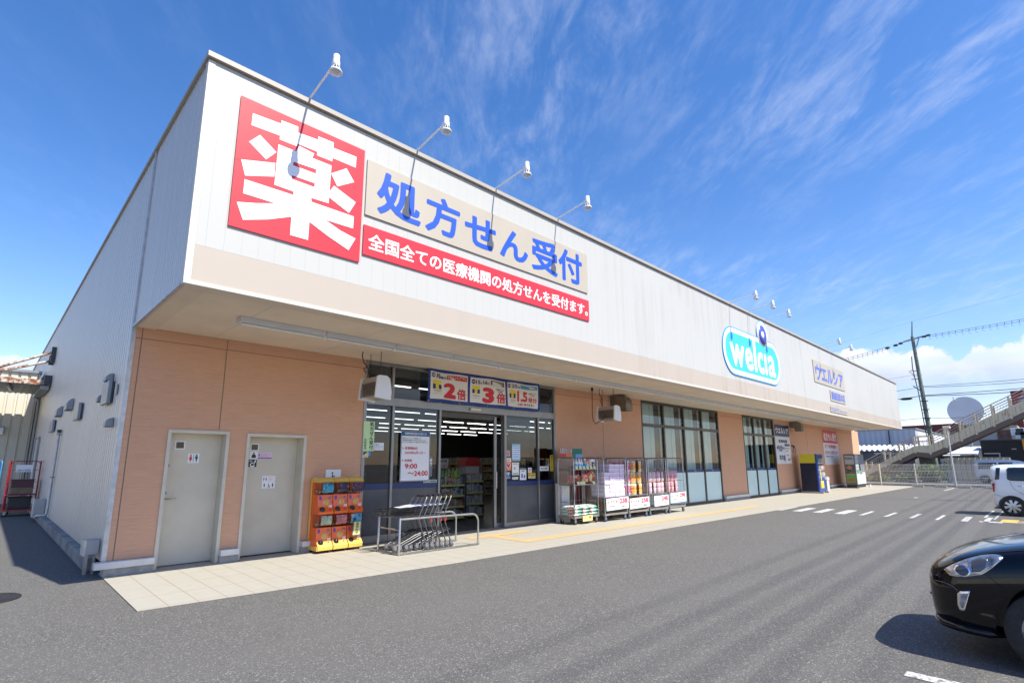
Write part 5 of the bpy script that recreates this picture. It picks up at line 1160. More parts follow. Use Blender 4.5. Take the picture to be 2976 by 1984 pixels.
pbox('poster', M('poster_grey', (.40,.42,.43), .5), -1.19, -.72, .36, 1.93, .003); pbox('poster_green', M('poster_green', (.12,.36,.06), .5), -1.19, -.72, .36, .80, .005); pbox('poster_picture', M('poster_picture', (.13,.11,.10), .5, noise=(6,.8)), -1.19, -.72, .84, 1.42, .005); pbox('poster_strip', M('poster_red', (.42,.10,.06), .5), -1.14, -.76, .42, .56, .007)
b = MB(); b.flat([arc(-.92,1.22,.12,0,340,14)], PX(.007)); b.build('parcel_print', M('parcel_tan', (.46,.24,.12), .5), t)
b = MB(); b.text('PUDO', 0, .40, 1.70, 1.82, lambda u, v: (x0-.006, -.74-u, v), .03); b.build('lettering', INK, t)
o = MB().box(-.09,.09,-.03,.03,0,.14).build('wheel_guard', WHITE); tag(o, 'low white post stub on the walkway right of the parcel locker', 'post'); o.location = (40.6,-1.2,.012)

# ------------------------------------------------------------------ things on the shaded side wall
VG = M('vent_grey', (.27,.29,.31), .4, .4, noise=(6,.1)); VD = M('vent_dark', (.05,.055,.06), .5)
def hood(y0, y1, z0, z1, d, lab):
    t = T('vent_hood', lab, 'vent', (X0-.02, (y0+y1)/2, z0), 'vent covers on the shaded side wall'); xb = X0-.022; h = z1-z0
    pr = [(0,0),(-d,0),(-d,h*.25)]+[(-d*math.cos(R(a)), h*.25+h*.75*math.sin(R(a))) for a in (20,40,60,80)]+[(0,h)]
    MB().prism(pr, lambda u,v,s: (xb+u, s, z0+v), y0, y1).build('hood', VG, t, bevel=.006); MB().box(xb-d+.01,xb-.005,y0+.01,y1-.01,z0-.006,z0-.001).build('louvre', VD, t)
def cover(y0, y1, z0, z1, d, lab):
    t = T('vent_cover', lab, 'vent', (X0-.02, (y0+y1)/2, z0), 'vent covers on the shaded side wall'); xb = X0-.022
    MB().box(xb-d,xb-.02,y0,y1,z0,z1).build('front', VG, t, bevel=.008); MB().box(xb-.0195,xb,y0-.015,y1-.03,z0+.015,z1-.015).build('rim', VD, t)
cover(1.02, 1.66, 2.55, 2.93, .075, 'large flat vent cover nearest the store corner'); cover(4.75, 5.55, 2.50, 2.86, .075, 'middle flat vent cover on the side wall'); cover(10.6, 11.7, 2.48, 2.82, .075, 'farthest and lowest flat vent cover on the side wall')
hood(1.22, 1.50, 2.945, 3.07, .10, 'small hooded vent just above the largest flat cover'); hood(1.86, 2.06, 2.64, 2.78, .10, 'small hooded vent left of the largest flat cover'); hood(.62, .84, 2.15, 2.29, .10, 'small hooded vent low near the store corner')
hood(6.75, 7.35, 2.85, 3.12, .12, 'nearer of the two big quarter-round hoods'); hood(9.2, 9.85, 2.85, 3.12, .12, 'farther of the two big quarter-round hoods')
o = MB().box(X0-.04,X0-.021,.60,.74,2.66,2.82).build('wall_plate', VG); tag(rebase(o,(X0-.03,.67,2.66)), 'thin blank plate right of the largest flat vent cover', 'plate')
b = MB(); b.tube([(X0-.07,8.5,2.36),(X0-.07,8.5,.32),(X0-.09,8.5,.27),(X0-.2,8.55,.265),(X0-.24,8.7,.25),(X0-.27,8.75,.20)], .032, 10); t = T('drain_pipe', 'thin grey drain pipe down the side wall to the plinth', 'pipe', (X0-.07,8.5,.25)); b.build('pipe', GALV, t)
b = MB(); b.box(X0-.12,X0-.021,8.44,8.56,2.30,2.33); b.box(X0-.12,X0-.021,8.44,8.56,1.2,1.23); b.build('clamp', STEELG, t)
MB().box(X0-.115,X0-.025,8.45,8.55,2.36,2.44).build('head', VD, t)
def meterbox(x0, y0, y1, z0, z1, lab, legs):
    t = T('meter_box', lab, 'meter box', ((x0+X0)/2, y0, z0)); MB().box(x0,X0-.021,y0,y1,z0,z1).build('case', M('meter_ivory', (.44,.43,.39), .5, noise=(6,.08)), t, bevel=.008); MB().box(x0-.012,x0+.02,y0-.012,y1,z0-.01,z1+.01).build('lid', GALV, t)
    if legs:
        b = MB(); b.box(x0+.02,x0+.06,y0+.02,y0+.06,.002,z0-.001); b.box(X0-.08,X0-.05,y0+.02,y0+.05,.002,z0-.001); b.build('leg', STEELG, t)
meterbox(1.225, .33, .60, .275, .475, 'low grey meter box on legs by the store corner', True); meterbox(1.17, 9.9, 10.4, .13, .60, 'grey meter box on the ground beside the red cage', False)
t = T('manhole_cover', 'round iron manhole cover in the asphalt at the left edge', 'manhole', (.20,-.62,.003)); MB().lathe([(0,.0),(.36,.0),(.36,.009),(.33,.009),(.33,.006),(0,.006)], (.20,-.62,.002), 'z', 40).build('plate', M('iron', (.045,.04,.038), .6, .5, noise=(60,.5), bump=(80,.5)), t)
# canopy over the side entrance
RUST = M('rusty_paint', (.46,.40,.33), .7, noise=(5,.15)); a = NT('rust_patches', .75, .3); c_ = a.mix(a.ss(a.noise(5,6,.7), .44, .54), (.50,.47,.41), (.22,.075,.03)); RUST = a.col(c_)
t = T('side_canopy', 'rusty steel canopy hung on rods over the side entrance', 'canopy', (.6,16.5,4.2))
b = MB(); b.box(-1.2,X0-.05,14.95,18.6,4.29,4.40); b.build('roof_deck', M('deck_grey', (.30,.30,.29), .6, .2, noise=(4,.1)), t); b = MB(); b.box(-1.22,X0-.05,14.88,14.948,4.28,4.46); b.build('front_beam', RUST, t)
b = MB()
for k in range(16): b.box(-1.2+.16*k,-1.13+.16*k,15.0,18.55,4.262,4.288)
b.build('deck_rib', M('deck_rib', (.22,.22,.21), .6, noise=(4,.1)), t); MB().box(X0-.30,X0-.06,14.96,18.6,4.13,4.26).build('gutter', VG, t)
b = MB(); b.tube([(X0-.10,15.05,5.50),(-.55,15.05,4.50)], .045, 8); b.tube([(X0-.12,15.45,5.22),(-.55,15.45,4.47)], .045, 8); b.build('tie_rod', RUST, t)
b = MB(); b.box(X0-.14,X0-.021,14.95,15.15,5.12,5.68); b.box(X0-.16,X0-.021,15.3,15.5,5.08,5.42); b.box(X0-.22,X0-.02,14.80,14.94,4.30,4.62); b.build('wall_bracket', VD, t)
t = T('canopy_light', 'tube light fixed under the rusty side canopy', 'light', (.35,16,4.1)); MB().bar((.30,15.4,4.22),(.42,16.9,4.22),.10,.06).build('fixture', VG, t); MB().bar((.33,15.5,4.165),(.41,16.7,4.165),.05,.04).build('tube', M('tube_white', (.7,.7,.7), .4), t)
b = MB(); b.tube([(X0-.18,18.4,4.12),(X0-.10,18.5,3.95),(X0-.10,18.5,.1)], .05, 8); tag(rebase(b.build('rain_pipe', VG), (X0-.1,18.5,.1)), 'dark rain pipe under the back of the side canopy', 'pipe')
# the neighbour's wall behind
a = NT('cream_ribs', .6, .4); c_ = a.mix(a.noise(1,4,.6,(4,4,.2)), (.55,.52,.43), (.62,.59,.50)); CREAM = a.col(c_)
b = MB(); ps = []; x = -14.0
while x < 1.30: ps += [(x,0),(x+.20,0),(x+.225,.05),(x+.275,.05)]; x += .30
n = len(ps); b.add([(p, 19.25+q, 0) for p, q in ps]+[(p, 19.25+q, 5.2) for p, q in ps], [[i, i+1, n+i+1, n+i] for i in range(n-1)])
t = T('neighbour_shed', 'cream ribbed wall of the neighbouring shed behind the cages', 'building', (-4,19.25,0)); b.build('wall', CREAM, t); MB().box(-14,1.25,19.31,26,0,5.15).build('inner_wall', CREAM, t); MB().box(-14.1,1.32,19.15,26.1,5.2,5.3).build('roof', VG, t)
t = T('shed_wall_box', 'small pale box fixed to the cream ribbed wall', 'box', (.3,19.1,2.66)); MB().box(.05,.44,19.0,19.245,2.66,3.0).build('case', LAMPW, t, bevel=.01); MB().box(.035,.455,18.99,19.01,2.93,3.015).build('lid', VG, t)
t = T('side_door', 'narrow pale door in the side wall below the canopy', 'door', (X0,16.5,.3)); MB().box(X0-.05,X0-.021,15.9,17.3,.3,2.45).build('leaf', M('door_pale', (.5,.53,.55), .5), t); MB().box(X0-.075,X0-.02,15.82,15.898,.3,2.52).build('frame', VG, t); MB().box(X0-.075,X0-.02,17.302,17.38,.3,2.52).build('frame', VG, t)
# coloured roll cages there
rc = make_cage('roll_cage', 'red roll cage with white sign and dark crates by the side wall', 'roll cage', .74, .85, 1.64, M('cage_red', (.26,.015,.025), .4, .1, noise=(9,.3)), 4, True, 'coloured roll cages by the side wall'); place(rc, (.99, 12.75, .0), R(-4))
bc = make_cage('roll_cage', 'blue roll cage at the left edge behind the red one', 'roll cage', .80, .85, 1.64, M('cage_blue', (.03,.26,.60), .4, .1, noise=(9,.2)), 4, False, 'coloured roll cages by the side wall'); place(bc, (.02, 13.15, .0), R(6))
t = T('cage_sign', 'white sign tied to the top of the red roll cage', 'sign', (.96,12.3,1.31)); plate(t, 'sheet', PAPER, .76, 1.14, 1.31, 1.52, 12.285, .006); lett(t, NAVY, [('お知らせ 回収品',.80,1.10,1.33,1.39,.01)], y=12.281)
for i, (z, hgt, m, lab) in enumerate(((.22,.30,M('crate_black', (.03,.03,.032), .5),'black crate at the bottom of the red roll cage'),(.645,.16,M('carton_brown', (.22,.16,.10), .7, noise=(6,.2)),'brown carton on the shelf of the red roll cage'),(.81,.24,M('crate_plum', (.08,.03,.035), .5),'dark crate on top of the brown carton in the red cage'))):
    t = T('crate', lab, 'crate', (.98,12.8,z)); MB().box(.72,1.24,12.5,13.05,z,z+hgt).build('body', m, t, bevel=.01); MB().box(.70,1.26,12.48,13.07,z+hgt+.001,z+hgt+.03).build('rim', m, t)
t = T('crate', 'flat blue crate lying in the blue roll cage', 'crate', (.05,13.1,.2)); MB().box(-.28,.33,12.85,13.4,.20,.52).build('body', M('crate_blue', (.03,.22,.55), .45), t, bevel=.01); MB().box(-.30,.35,12.83,13.42,.521,.55).build('rim', M('crate_blue', (.03,.22,.55), .45), t)

# ------------------------------------------------------------------ end of the car park: stops, fence, lamp
ws = MB().prism([(-.30,0),(.30,0),(.27,.11),(-.27,.11)], lambda u,v,s:(s,u,v), -.07, .07).build('wheel_stop', M('stop_concrete', (.50,.46,.39), .85, noise=(9,.15))); f = True
for (y, lab) in ((-3.34,'concrete wheel stop at the far left of the parking row'),(-4.47,'concrete wheel stop left of the lamp post'),(-5.58,'concrete wheel stop right of the lamp post'),(-6.75,'concrete wheel stop half hidden by the white car'),(-7.9,'concrete wheel stop behind the white car')):
    tag(ws, lab, 'wheel stop', 'concrete wheel stops by the fence') if f else None
    o = ws if f else copy_tree(ws); f = False; o.location = (42.55, y, .004); o['label'] = lab
FN = M('fence_cream', (.74,.72,.65), .5, noise=(5,.08))
t = T('mesh_fence', 'cream wire mesh fence along the far edge of the car park', 'fence', (44,-5,0))
b = MB()
for k in range(15):
    y = .78-1.93*k; b.tube([(44,y,0),(44,y,1.43)], .034, 8)
b.build('post', FN, t); b = MB(); ye = .8-1.93*14
for z in [.10,.19,.28,.37,.46,.55,.58,.67,.76,.85,.94,.97,1.06,1.15,1.24,1.33,1.38]: b.bar((43.95,.8,z),(43.95,ye,z),  .024 if z in (.58,.97,1.38,.10) else .014)
y = .8
while y > ye: b.bar((43.956,y,.10),(43.956,y,1.38),.012); y -= .075
b.build('mesh', FN, t)
t = T('lamp_post', 'slim galvanised lamp post with a flat head at the fence', 'lamp post', (44.05,-5.03,0)); MB().tube([(44.0,-5.03,0),(44.0,-5.03,1.2),(44.0,-5.03,3.65)], [.062,.05,.042], 10).build('pole', M('lamp_pole', (.52,.55,.56), .5, .3), t); MB().box(43.7,44.1,-5.21,-4.85,3.62,3.78).build('head', M('lamp_head', (.66,.60,.50), .5), t, bevel=.03); MB().box(43.86,44.14,-5.17,-4.89,.005,.02).build('base_plate', STEELG, t)
def leaves(name, c, rad, n, size, mat, seed, stem=None, parent=None):
    rr = random.Random(seed); b = MB()
    cl = [(rr.gauss(0,.5), rr.gauss(0,.5), rr.gauss(0,.45)) for _ in range(max(5, n//60))]
    for i in range(n):
        q = cl[i % len(cl)]; p = Vector((c[0]+rad[0]*(q[0]+rr.gauss(0,.22)), c[1]+rad[1]*(q[1]+rr.gauss(0,.22)), max(.03, c[2]+rad[2]*(q[2]+rr.gauss(0,.22)))))
        d = Vector((rr.gauss(0,1), rr.gauss(0,1), rr.gauss(.4,1))).normalized(); s = d.cross(Vector((rr.gauss(0,1),rr.gauss(0,1),rr.gauss(0,1)))).normalized(); l = size*rr.uniform(.6,1.4)
        e = d.cross(s).normalized(); b.add([p-s*l*.5, p+e*l*.3+d*.1*l, p+s*l*.5, p-e*l*.3+d*.1*l], [[0,1,2,3]])
    return b.build(name, mat, parent)
a = NT('leaf_green', .55, .4); c_ = a.mix(a.ss(a.noise(2.2,4), .35,.65), (.045,.10,.025), (.17,.26,.06)); LEAF = a.col(c_)
for i, (x, y, r_, h, n, lab) in enumerate(((51.5,-2.9,(.6,.85,.55),.80,2600,'leafy green bush beside the stairs behind the fence'),(51.3,-1.5,(.4,.7,.3),.30,900,'low weedy plant left of the bush behind the fence'),(51.2,.3,(.4,.8,.22),.22,900,'low plant at the foot of the stairs'))):
    t = T('bush', lab, 'bush', (x,y,0)); leaves('foliage', (x,y,h), r_, n, .13, LEAF, 20+i, None, t); b = MB()
    for k in range(5): b.tube([(x+.1*math.cos(k),y+.1*math.sin(k),0),(x+.3*r_[0]*math.cos(k*1.3),y+.4*r_[1]*math.sin(k*1.3),h)], [.02,.008], 5)
    b.build('stem', M('bark', (.10,.075,.05), .9), t)

# ------------------------------------------------------------------ footbridge stairs
t = T('footbridge', 'cream steel footbridge stairs rising to the right beyond the fence', 'footbridge', (53,-4,0))
RL = [(3.2,.55),(1.29,1.60),(-.05,2.38),(-1.09,2.99),(-2.09,3.50),(-3.01,3.53),(-4.02,4.02),(-4.95,4.57),(-5.84,5.06),(-6.86,5.62),(-7.83,6.12),(-8.73,6.60),(-14,9.5)]
BT = [(3.2,-.5),(1.29,.45),(-.05,1.20),(-1.09,1.78),(-2.09,2.30),(-3.01,2.18),(-4.02,2.66),(-4.95,3.12),(-5.84,3.58),(-6.86,4.12),(-7.83,4.62),(-8.73,5.08),(-14,7.85)]
a = NT('bridge_cream', .6, .3); c_ = a.mix(a.ss(a.noise(3,6,.7,(1,1,.5)), .55,.68), (.66,.56,.38), (.34,.21,.11)); BC = a.col(c_)
a = NT('bridge_brown', .6, .3); c_ = a.mix(a.noise(4,5,.6), (.13,.095,.075), (.19,.14,.11)); BB = a.col(c_)
for xx, nm in ((52.0,'near'),(54.0,'far')):
    b = MB(); b2 = MB(); b3 = MB()
    for (ya, za), (yc, zc_), (_, wa), (_, wc) in zip(RL, RL[1:], BT, BT[1:]):
        b.add([(xx+e, y, z) for e in (0,.06) for y, z in ((ya,za-.74),(yc,zc_-.74),(yc,wc),(ya,wa))], [[0,1,2,3],[7,6,5,4],[0,1,5,4],[3,2,6,7]])
        b2.add([(xx+e, y, z) for e in (-.03,.16) for y, z in ((ya,wa-.002),(yc,wc-.002),(yc,wc-.36),(ya,wa-.36))], [[0,1,2,3],[7,6,5,4],[0,1,5,4],[3,2,6,7]])
        b3.tube([(xx-.03,ya,za),(xx-.03,yc,zc_)], .035, 6); b3.tube([(xx-.03,ya,za-.38),(xx-.03,yc,zc_-.38)], .025, 6)
        L_ = math.hypot(ya-yc, za-zc_); m = max(2, int(L_/.17))
        for k in range(1, m): y = ya+(yc-ya)*k/m; z = za+(zc_-za)*k/m; b3.bar((xx+.02,y,z-.38),(xx+.02,y,z-.74),.016)
    b.build('side_panel', BC, t); b2.build('girder', BB, t); b3.build('railing', M('rail_rusty', (.40,.33,.25), .6, noise=(5,.25)), t)
    b4 = MB(); rv = MB()
    for (y, z), (_, w) in zip(RL, BT):
        b4.box(xx-.05,xx+.10,y-.06,y+.06,w-.1,z-.03)
        for k in range(1, 4):
            if y > -13: rv.box(xx-.008,xx,y-.27*k-.015,y-.27*k+.015,w+.1+.14*k,w+.6+.14*k)
    b4.build('rail_post', BC, t)
    if nm == 'near': rv.build('stiffener', M('stiffener', (.36,.30,.22), .6), t)
b = MB()
for (ya, za), (yc, zc_) in zip(BT, BT[1:]):
    b.add([(x, y, z-.05-e) for e in (0,.06) for x, y, z in ((52.17,ya,za),(52.17,yc,zc_),(53.96,yc,zc_),(53.96,ya,za))], [[0,1,2,3],[7,6,5,4]])
b.build('step_deck', BB, t); b = MB(); b.box(52.6,53.4,-2.95,-2.15,0,2.0); b.build('pier', M('pier_dark', (.10,.09,.08), .8, noise=(3,.3)), t)

# ------------------------------------------------------------------ utility pole and wires
t = T('utility_pole', 'tall concrete utility pole with crossarm and black insulators', 'utility pole', (55,-2.95,0)); PL = M('pole_concrete', (.15,.18,.145), .85, noise=(3,.15))
MB().tube([(55,-2.86,0),(55,-2.72,5.5),(55,-2.56,11.9)], [.185,.155,.115], 14).build('shaft', PL, t); MB().tube([(55,-2.55,11.9),(55,-2.70,13.2)], [.05,.03], 8).build('lightning_rod', VD, t)
b = MB(); b.bar((55,-1.9,11.55),(55,-3.3,11.82),.10); b.bar((54.8,-2.25,11.6),(55.25,-2.25,11.6),.08); b.bar((54.8,-2.95,11.75),(55.25,-2.95,11.75),.08); b.bar((55,-3.0,11.75),(55,-2.75,11.0),.07); b.build('crossarm', VG, t)
b = MB()
for y, z in ((-1.35,11.35),(-1.72,11.46),(-3.35,11.78),(-3.62,11.84),(-.75,11.22)):
    for e in (-.16, .16): b.lathe([(0,-.16),(.05,-.14),(.10,-.09),(.05,-.05),(.10,-.0),(.05,.05),(.09,.09),(.04,.14),(0,.16)], (55+e, y, z+e*.3), 'y', 10)
b.build('insulator', BLACK, t)
b = MB()
for z in (5.0,5.5,6.1,6.9,7.7,8.6): b.tube([(55,-2.7+(z-5.5)*.025+s*.2,z) for s in (-1,1)], .018, 5)
for z in (4.3,5.0,5.7,6.4): b.box(54.78,54.98,-2.98,-2.5,z,z+.06)
b.build('step_bolt', VD, t); b = MB(); b.tube([(54.8,-2.35,10.2),(54.78,-2.3,9.2),(54.78,-2.45,7.2),(54.8,-2.55,3.5)], .035, 6); b.tube([(54.85,-2.0,9.0),(54.85,-2.25,8.7),(54.8,-2.4,8.2)], .02, 5); b.bar((54.9,-2.1,9.05),(54.9,-2.6,8.95),.05); b.bar((54.9,-2.1,8.3),(54.9,-2.65,8.3),.05)
b.build('down_cable', VD, t); b = MB(); b.bar((54.9,-2.15,7.75),(54.9,-2.6,7.3),.10,.07); b.build('street_light_arm', VD, t)
def span(p, q, sag, n=24): return [tuple(Vector(p).lerp(Vector(q), k/n)+Vector((0,0,-sag*4*(k/n)*(1-k/n)))) for k in range(n+1)]
WB = M('wire_black', (.03,.03,.032), .6)
def line(lab, parts, r, hooks=0):
    t = T('power_line', lab, 'cable', parts[0][0], 'cables on the utility pole'); b = MB(); h = MB()
    for p in parts: b.tube(p, r*.72, 5)
    b.build('cable', WB, t)
    if hooks:
        for a0, c0 in zip(parts[0][::1], parts[1][::1]):
            h.bar(a0, c0, .03); c1 = Vector(c0); h.tube([c1+Vector((0,.05,0)), c1+Vector((0,.05,-.12)), c1+Vector((0,-.0,-.24)), c1+Vector((0,-.08,-.2))], .009, 4)
        h.build('spacer', WB, t)
A_ = (55,-.7,11.25)
line('double wire with hanging hooks running left of the pole top', [span((55,9,9.9),(55,-.75,11.28),.1,26), span((55.2,9,9.7),(55.2,-.75,11.14),.1,26)], .018, 1)
line('double wire with hanging hooks running right of the pole top', [span((55,-3.7,11.85),(55,-22,13.4),.25,44), span((55.2,-3.7,11.74),(55.2,-22,13.22),.25,44)], .018, 1)
line('thin wire slanting across the sky above the pole', [span((55,9,9.0+2.2),(55,-2.7,13.2),.1), span((55,-2.7,13.2),(55,-20,15.8),.1)], .006)
line('wavy twin cable crossing the pole at middle height', [span((55,8,6.9),(55,-2.7,7.62),.15), span((55,-2.7,7.66),(55,-20,8.1),.25), span((55,-2.7,7.58),(55,-20,8.16),.45)], .024)
line('thick bundled cable crossing the pole below the twin cable', [span((55,8,6.25),(55,-2.75,6.9),.12), span((55,-2.75,6.9),(55,-20,7.2),.1), span((55,-2.75,6.86),(55,-20,7.25),.35)], .036)
line('thin low cable crossing the pole near the rooftops', [span((55,8,4.75),(55,-2.8,5.08),.1), span((55,-2.8,5.08),(55,-5.2,4.98),.05)], .022)
line('faint single wire from behind the store to the pole', [span((55,9,8.0),(55,-2.65,8.7),.12)], .012)
b = MB(); b.lathe([(0,-.45),(.05,-.4),(.11,-.2),(.11,.2),(.05,.4),(0,.45)], (55,-1.55,6.72), 'y', 10); tag(rebase(b.build('cable_closure', WB), (55,-1.55,6.72)), 'black closure hanging on the thick cable left of the pole', 'cable box')

# ------------------------------------------------------------------ houses beyond the road
a = NT('blue_grey_ribs', .55, .4); rb = a.math('SINE', a.math('MULTIPLY', a.y, 14.)); c_ = a.mix(a.ss(rb, -.6,.6), (.40,.44,.50), (.47,.51,.57)); BGR = a.col(c_)
t = T('corrugated_warehouse', 'pale blue-grey corrugated warehouse behind the stairs', 'building', (75,3,0))
MB().box(62.8,106,-.7,14,0,4.55).build('wall', BGR, t); MB().box(62.7,106.2,-.8,14.2,4.552,4.66).build('roof', VG, t); b = MB(); b.tube([(62.72,1.35,0),(62.72,1.35,4.5)], .05, 6); b.box(62.68,62.8,1.2,1.5,2.9,2.98); b.box(62.68,62.8,1.15,1.5,2.3,2.38); b.build('rain_pipe', VD, t)
MB().box(64,105,-.715,-.703,.4,4.4).build('painted_sun_wall', M('painted_sun_white', (.70,.71,.72), .6, noise=(1,.05)), t)  # sunlit end wall; the sun's brightness is put into its paler colour
t = T('tin_roof_shed', 'low shed with white wavy tin roof left of the stairs', 'shed', (58.5,1,0)); MB().box(57.3,62.4,-1.2,4,0,2.48).build('wall', M('shed_dark', (.12,.125,.13), .8, noise=(2,.3)), t)
b = MB(); n = 70
for i in range(n):
    y0, y1 = 4.2-5.6*i/n, 4.2-5.6*(i+1)/n; f0, f1 = [.09*math.sin(2*math.pi*q/5) for q in (i, i+1)]
    b.add([(56.9,y0,2.56+f0),(56.9,y1,2.56+f1),(60.0,y1,3.02+f1),(60.0,y0,3.02+f0)], [[0,1,2,3]], True)
b.build('roof', M('tin_white', (.72,.72,.74), .5, noise=(2,.08)), t); b = MB(); b.box(56.95,57.25,-1.1,1.6,2.22,2.33); b.build('awning', M('awning_grey', (.55,.55,.56), .5), t)
t = T('maroon_roof_building', 'long building with a dark maroon roof behind the warehouse', 'building', (112,-3,0)); MB().box(110,125,-6,16,0,6.2).build('wall', M('wall_far_grey', (.35,.33,.33), .8), t)
MB().prism([(-7,6.2),(17,6.2),(17,7.1),(-7,7.55)], lambda u,v,s:(s,u,v), 109, 126).build('roof', M('roof_maroon', (.13,.025,.025), .7, noise=(1,.2)), t)
t = T('low_brown_house', 'low house with dark brown front and pale roof below the stairs', 'house', (62,-4,0)); MB().box(58.5,62.2,-5.0,-2.3,0,2.05).build('wall', M('house_brown', (.11,.085,.07), .8, noise=(1.4,.7)), t); MB().prism([(58.2,2.1),(62.5,2.75),(62.5,2.85),(58.2,2.2)], lambda u,v,s:(u,s,v), -5.2, -2.1).build('roof', M('roof_pale', (.68,.66,.66), .6), t)
b = MB()
for y in (-2.9,-3.6,-4.3): b.box(58.44,58.5,y-.14,y+.14,.9,1.8)
b.build('window', M('window_pale', (.42,.43,.44), .4, noise=(3,.3)), t)
t = T('black_shopfront', 'black flat-fronted shop with an orange sign at its right end', 'building', (62,-9,0)); MB().box(60,61.8,-15,-5.36,0,3.25).build('wall', M('front_black', (.012,.012,.013), .6), t); MB().box(59.9,60.0,-15,-5.34,3.252,3.34).build('parapet', VD, t)
b = MB(); b.box(59.85,59.99,-6.5,-5.5,2.16,2.26); b.box(59.9,59.985,-6.48,-6.4,1.2,2.158); b.build('door_hood', M('hood_grey', (.42,.40,.39), .6), t); b = MB(); b.text('24:00', 0, .3, 2.52, 2.6, lambda u, v: (59.985, -7.2-u, v), .02); b.build('lettering', PAPER, t)
t = T('orange_sign', 'orange sign board at the right end of the black shop', 'sign', (59.9,-8.3,2.3)); MB().box(59.86,59.95,-9.2,-7.9,2.45,3.3).build('panel', M('sign_orange', (.66,.30,.03), .5), t); b = MB(); b.text('営業中', 0,.9,2.75,3.0, lambda u, v: (59.855,-8.05-u,v), .03); b.build('lettering', PAPER, t)
t = T('beige_house', 'beige house with dark brown markings above the black shop', 'house', (67,-6.5,0)); MB().box(66,72,-7.5,-4.95,0,4.6).build('wall', M('house_beige', (.50,.45,.34), .7, noise=(2,.08)), t); MB().box(65.8,72.2,-7.6,-4.85,4.602,4.72).build('roof', M('roof_beige_trim', (.56,.52,.43), .6), t); b = MB(); b.box(65.94,66,-7.1,-6.2,3.35,4.35); b.build('shutter', M('shutter_brown', (.14,.08,.06), .7, noise=(3,.4)), t); MB().box(65.95,66,-6.15,-5.1,3.3,4.0).build('shutter', M('shutter_grey', (.38,.38,.40), .6), t)
t = T('pale_blue_house', 'narrow pale blue-grey wall between the stairs and the black shop', 'house', (71,-4,0)); MB().box(70,78,-4.75,-3.0,0,4.3).build('wall', M('house_blue_grey', (.40,.44,.50), .7, noise=(2,.06)), t); MB().box(69.8,78.2,-4.85,-2.9,4.302,4.4).build('roof', VG, t)
def aircon(y, z, lab):
    t = T('air_conditioner', lab, 'air conditioner', (61.2,y,z), 'air conditioner units on the black shop roof'); MB().box(60.9,61.3,y-.42,y+.42,z,z+.62).build('case', LAMPW, t, bevel=.02); MB().box(60.885,60.899,y-.36,y+.10,z+.06,z+.56).build('fan_grille', VD, t)
aircon(-7.72, 3.66, 'upper air conditioner unit above the black shop'); aircon(-7.95, 3.02+.32, 'lower air conditioner unit above the black shop')
t = T('round_sign', 'large round grey sign back rising behind the stairs', 'sign', (62.3,-4.59,0)); MB().prism(arc(-4.59,5.97,1.24,0,354,60), lambda u,v,s:(s,u,v), 61.94, 62.02).build('disc', M('disc_grey', (.58,.60,.64), .6, noise=(1,.04)), t); MB().tube([(62.3,-4.59,0),(62.3,-4.59,5.9)], .12, 10).build('pole', VG, t)
b = MB(); b.bar((61.7,-3.95,7.1),(61.95,-4.05,7.0),.05); b.box(61.6,61.72,-4.0,-3.9,7.05,7.2); b.bar((61.7,-5.8,5.6),(61.95,-5.7,5.6),.05); b.box(61.6,61.72,-5.95,-5.8,5.55,5.68); b.build('spot_lamp', LAMPW, t)
t = T('red_sign', 'red signboard with white strokes above the upper stairs', 'sign', (64.5,-8.6,0)); MB().box(64,64.3,-10.5,-7.6,6.0,7.62).build('panel', M('board_red', (.30,.02,.025), .6), t); b = MB()
for k in range(4): b.flat([[(-7.85,6.35+.28*k),(-8.4,6.5+.28*k),(-8.4,6.62+.28*k)]], lambda u, v: (63.99,u,v)); b.flat([[(-8.9,6.4+.28*k),(-8.5,6.48+.28*k),(-8.95,6.6+.28*k)]], lambda u, v: (63.99,u,v))
b.build('white_stroke', PAPER, t); MB().tube([(64.4,-9,0),(64.4,-9,6)], .15, 8).build('pole', VG, t)
b = MB(); ps = []; y = -3.3
while y > -7.2: ps += [(y,0),(y-.22,0),(y-.25,.05),(y-.30,.05)]; y -= .33
n = len(ps); b.add([(56.2+q, p, .0) for p, q in ps]+[(56.2+q, p, 1.84) for p, q in ps], [[i, i+1, n+i+1, n+i] for i in range(n-1)])
t = T('sheet_fence', 'cream sheet metal fence across the road', 'fence', (56.2,-5,0)); b.build('sheet', M('sheet_cream', (.56,.52,.43), .6, noise=(2,.15)), t); b = MB(); b.bar((56.18,-3.3,1.86),(56.18,-7.2,1.86),.06); b.build('top_rail', VG, t)
t = T('guard_post', 'pale green post beside the sheet metal fence', 'post', (54.5,-3.5,0)); MB().tube([(53.2,-3.75,0),(53.2,-3.75,1.3)], .11, 10).build('shaft', M('post_green', (.38,.47,.42), .6), t); MB().lathe([(.11,1.3),(.06,1.36),(0,1.37)], (53.2,-3.75,0), 'z', 10).build('cap', VG, t)

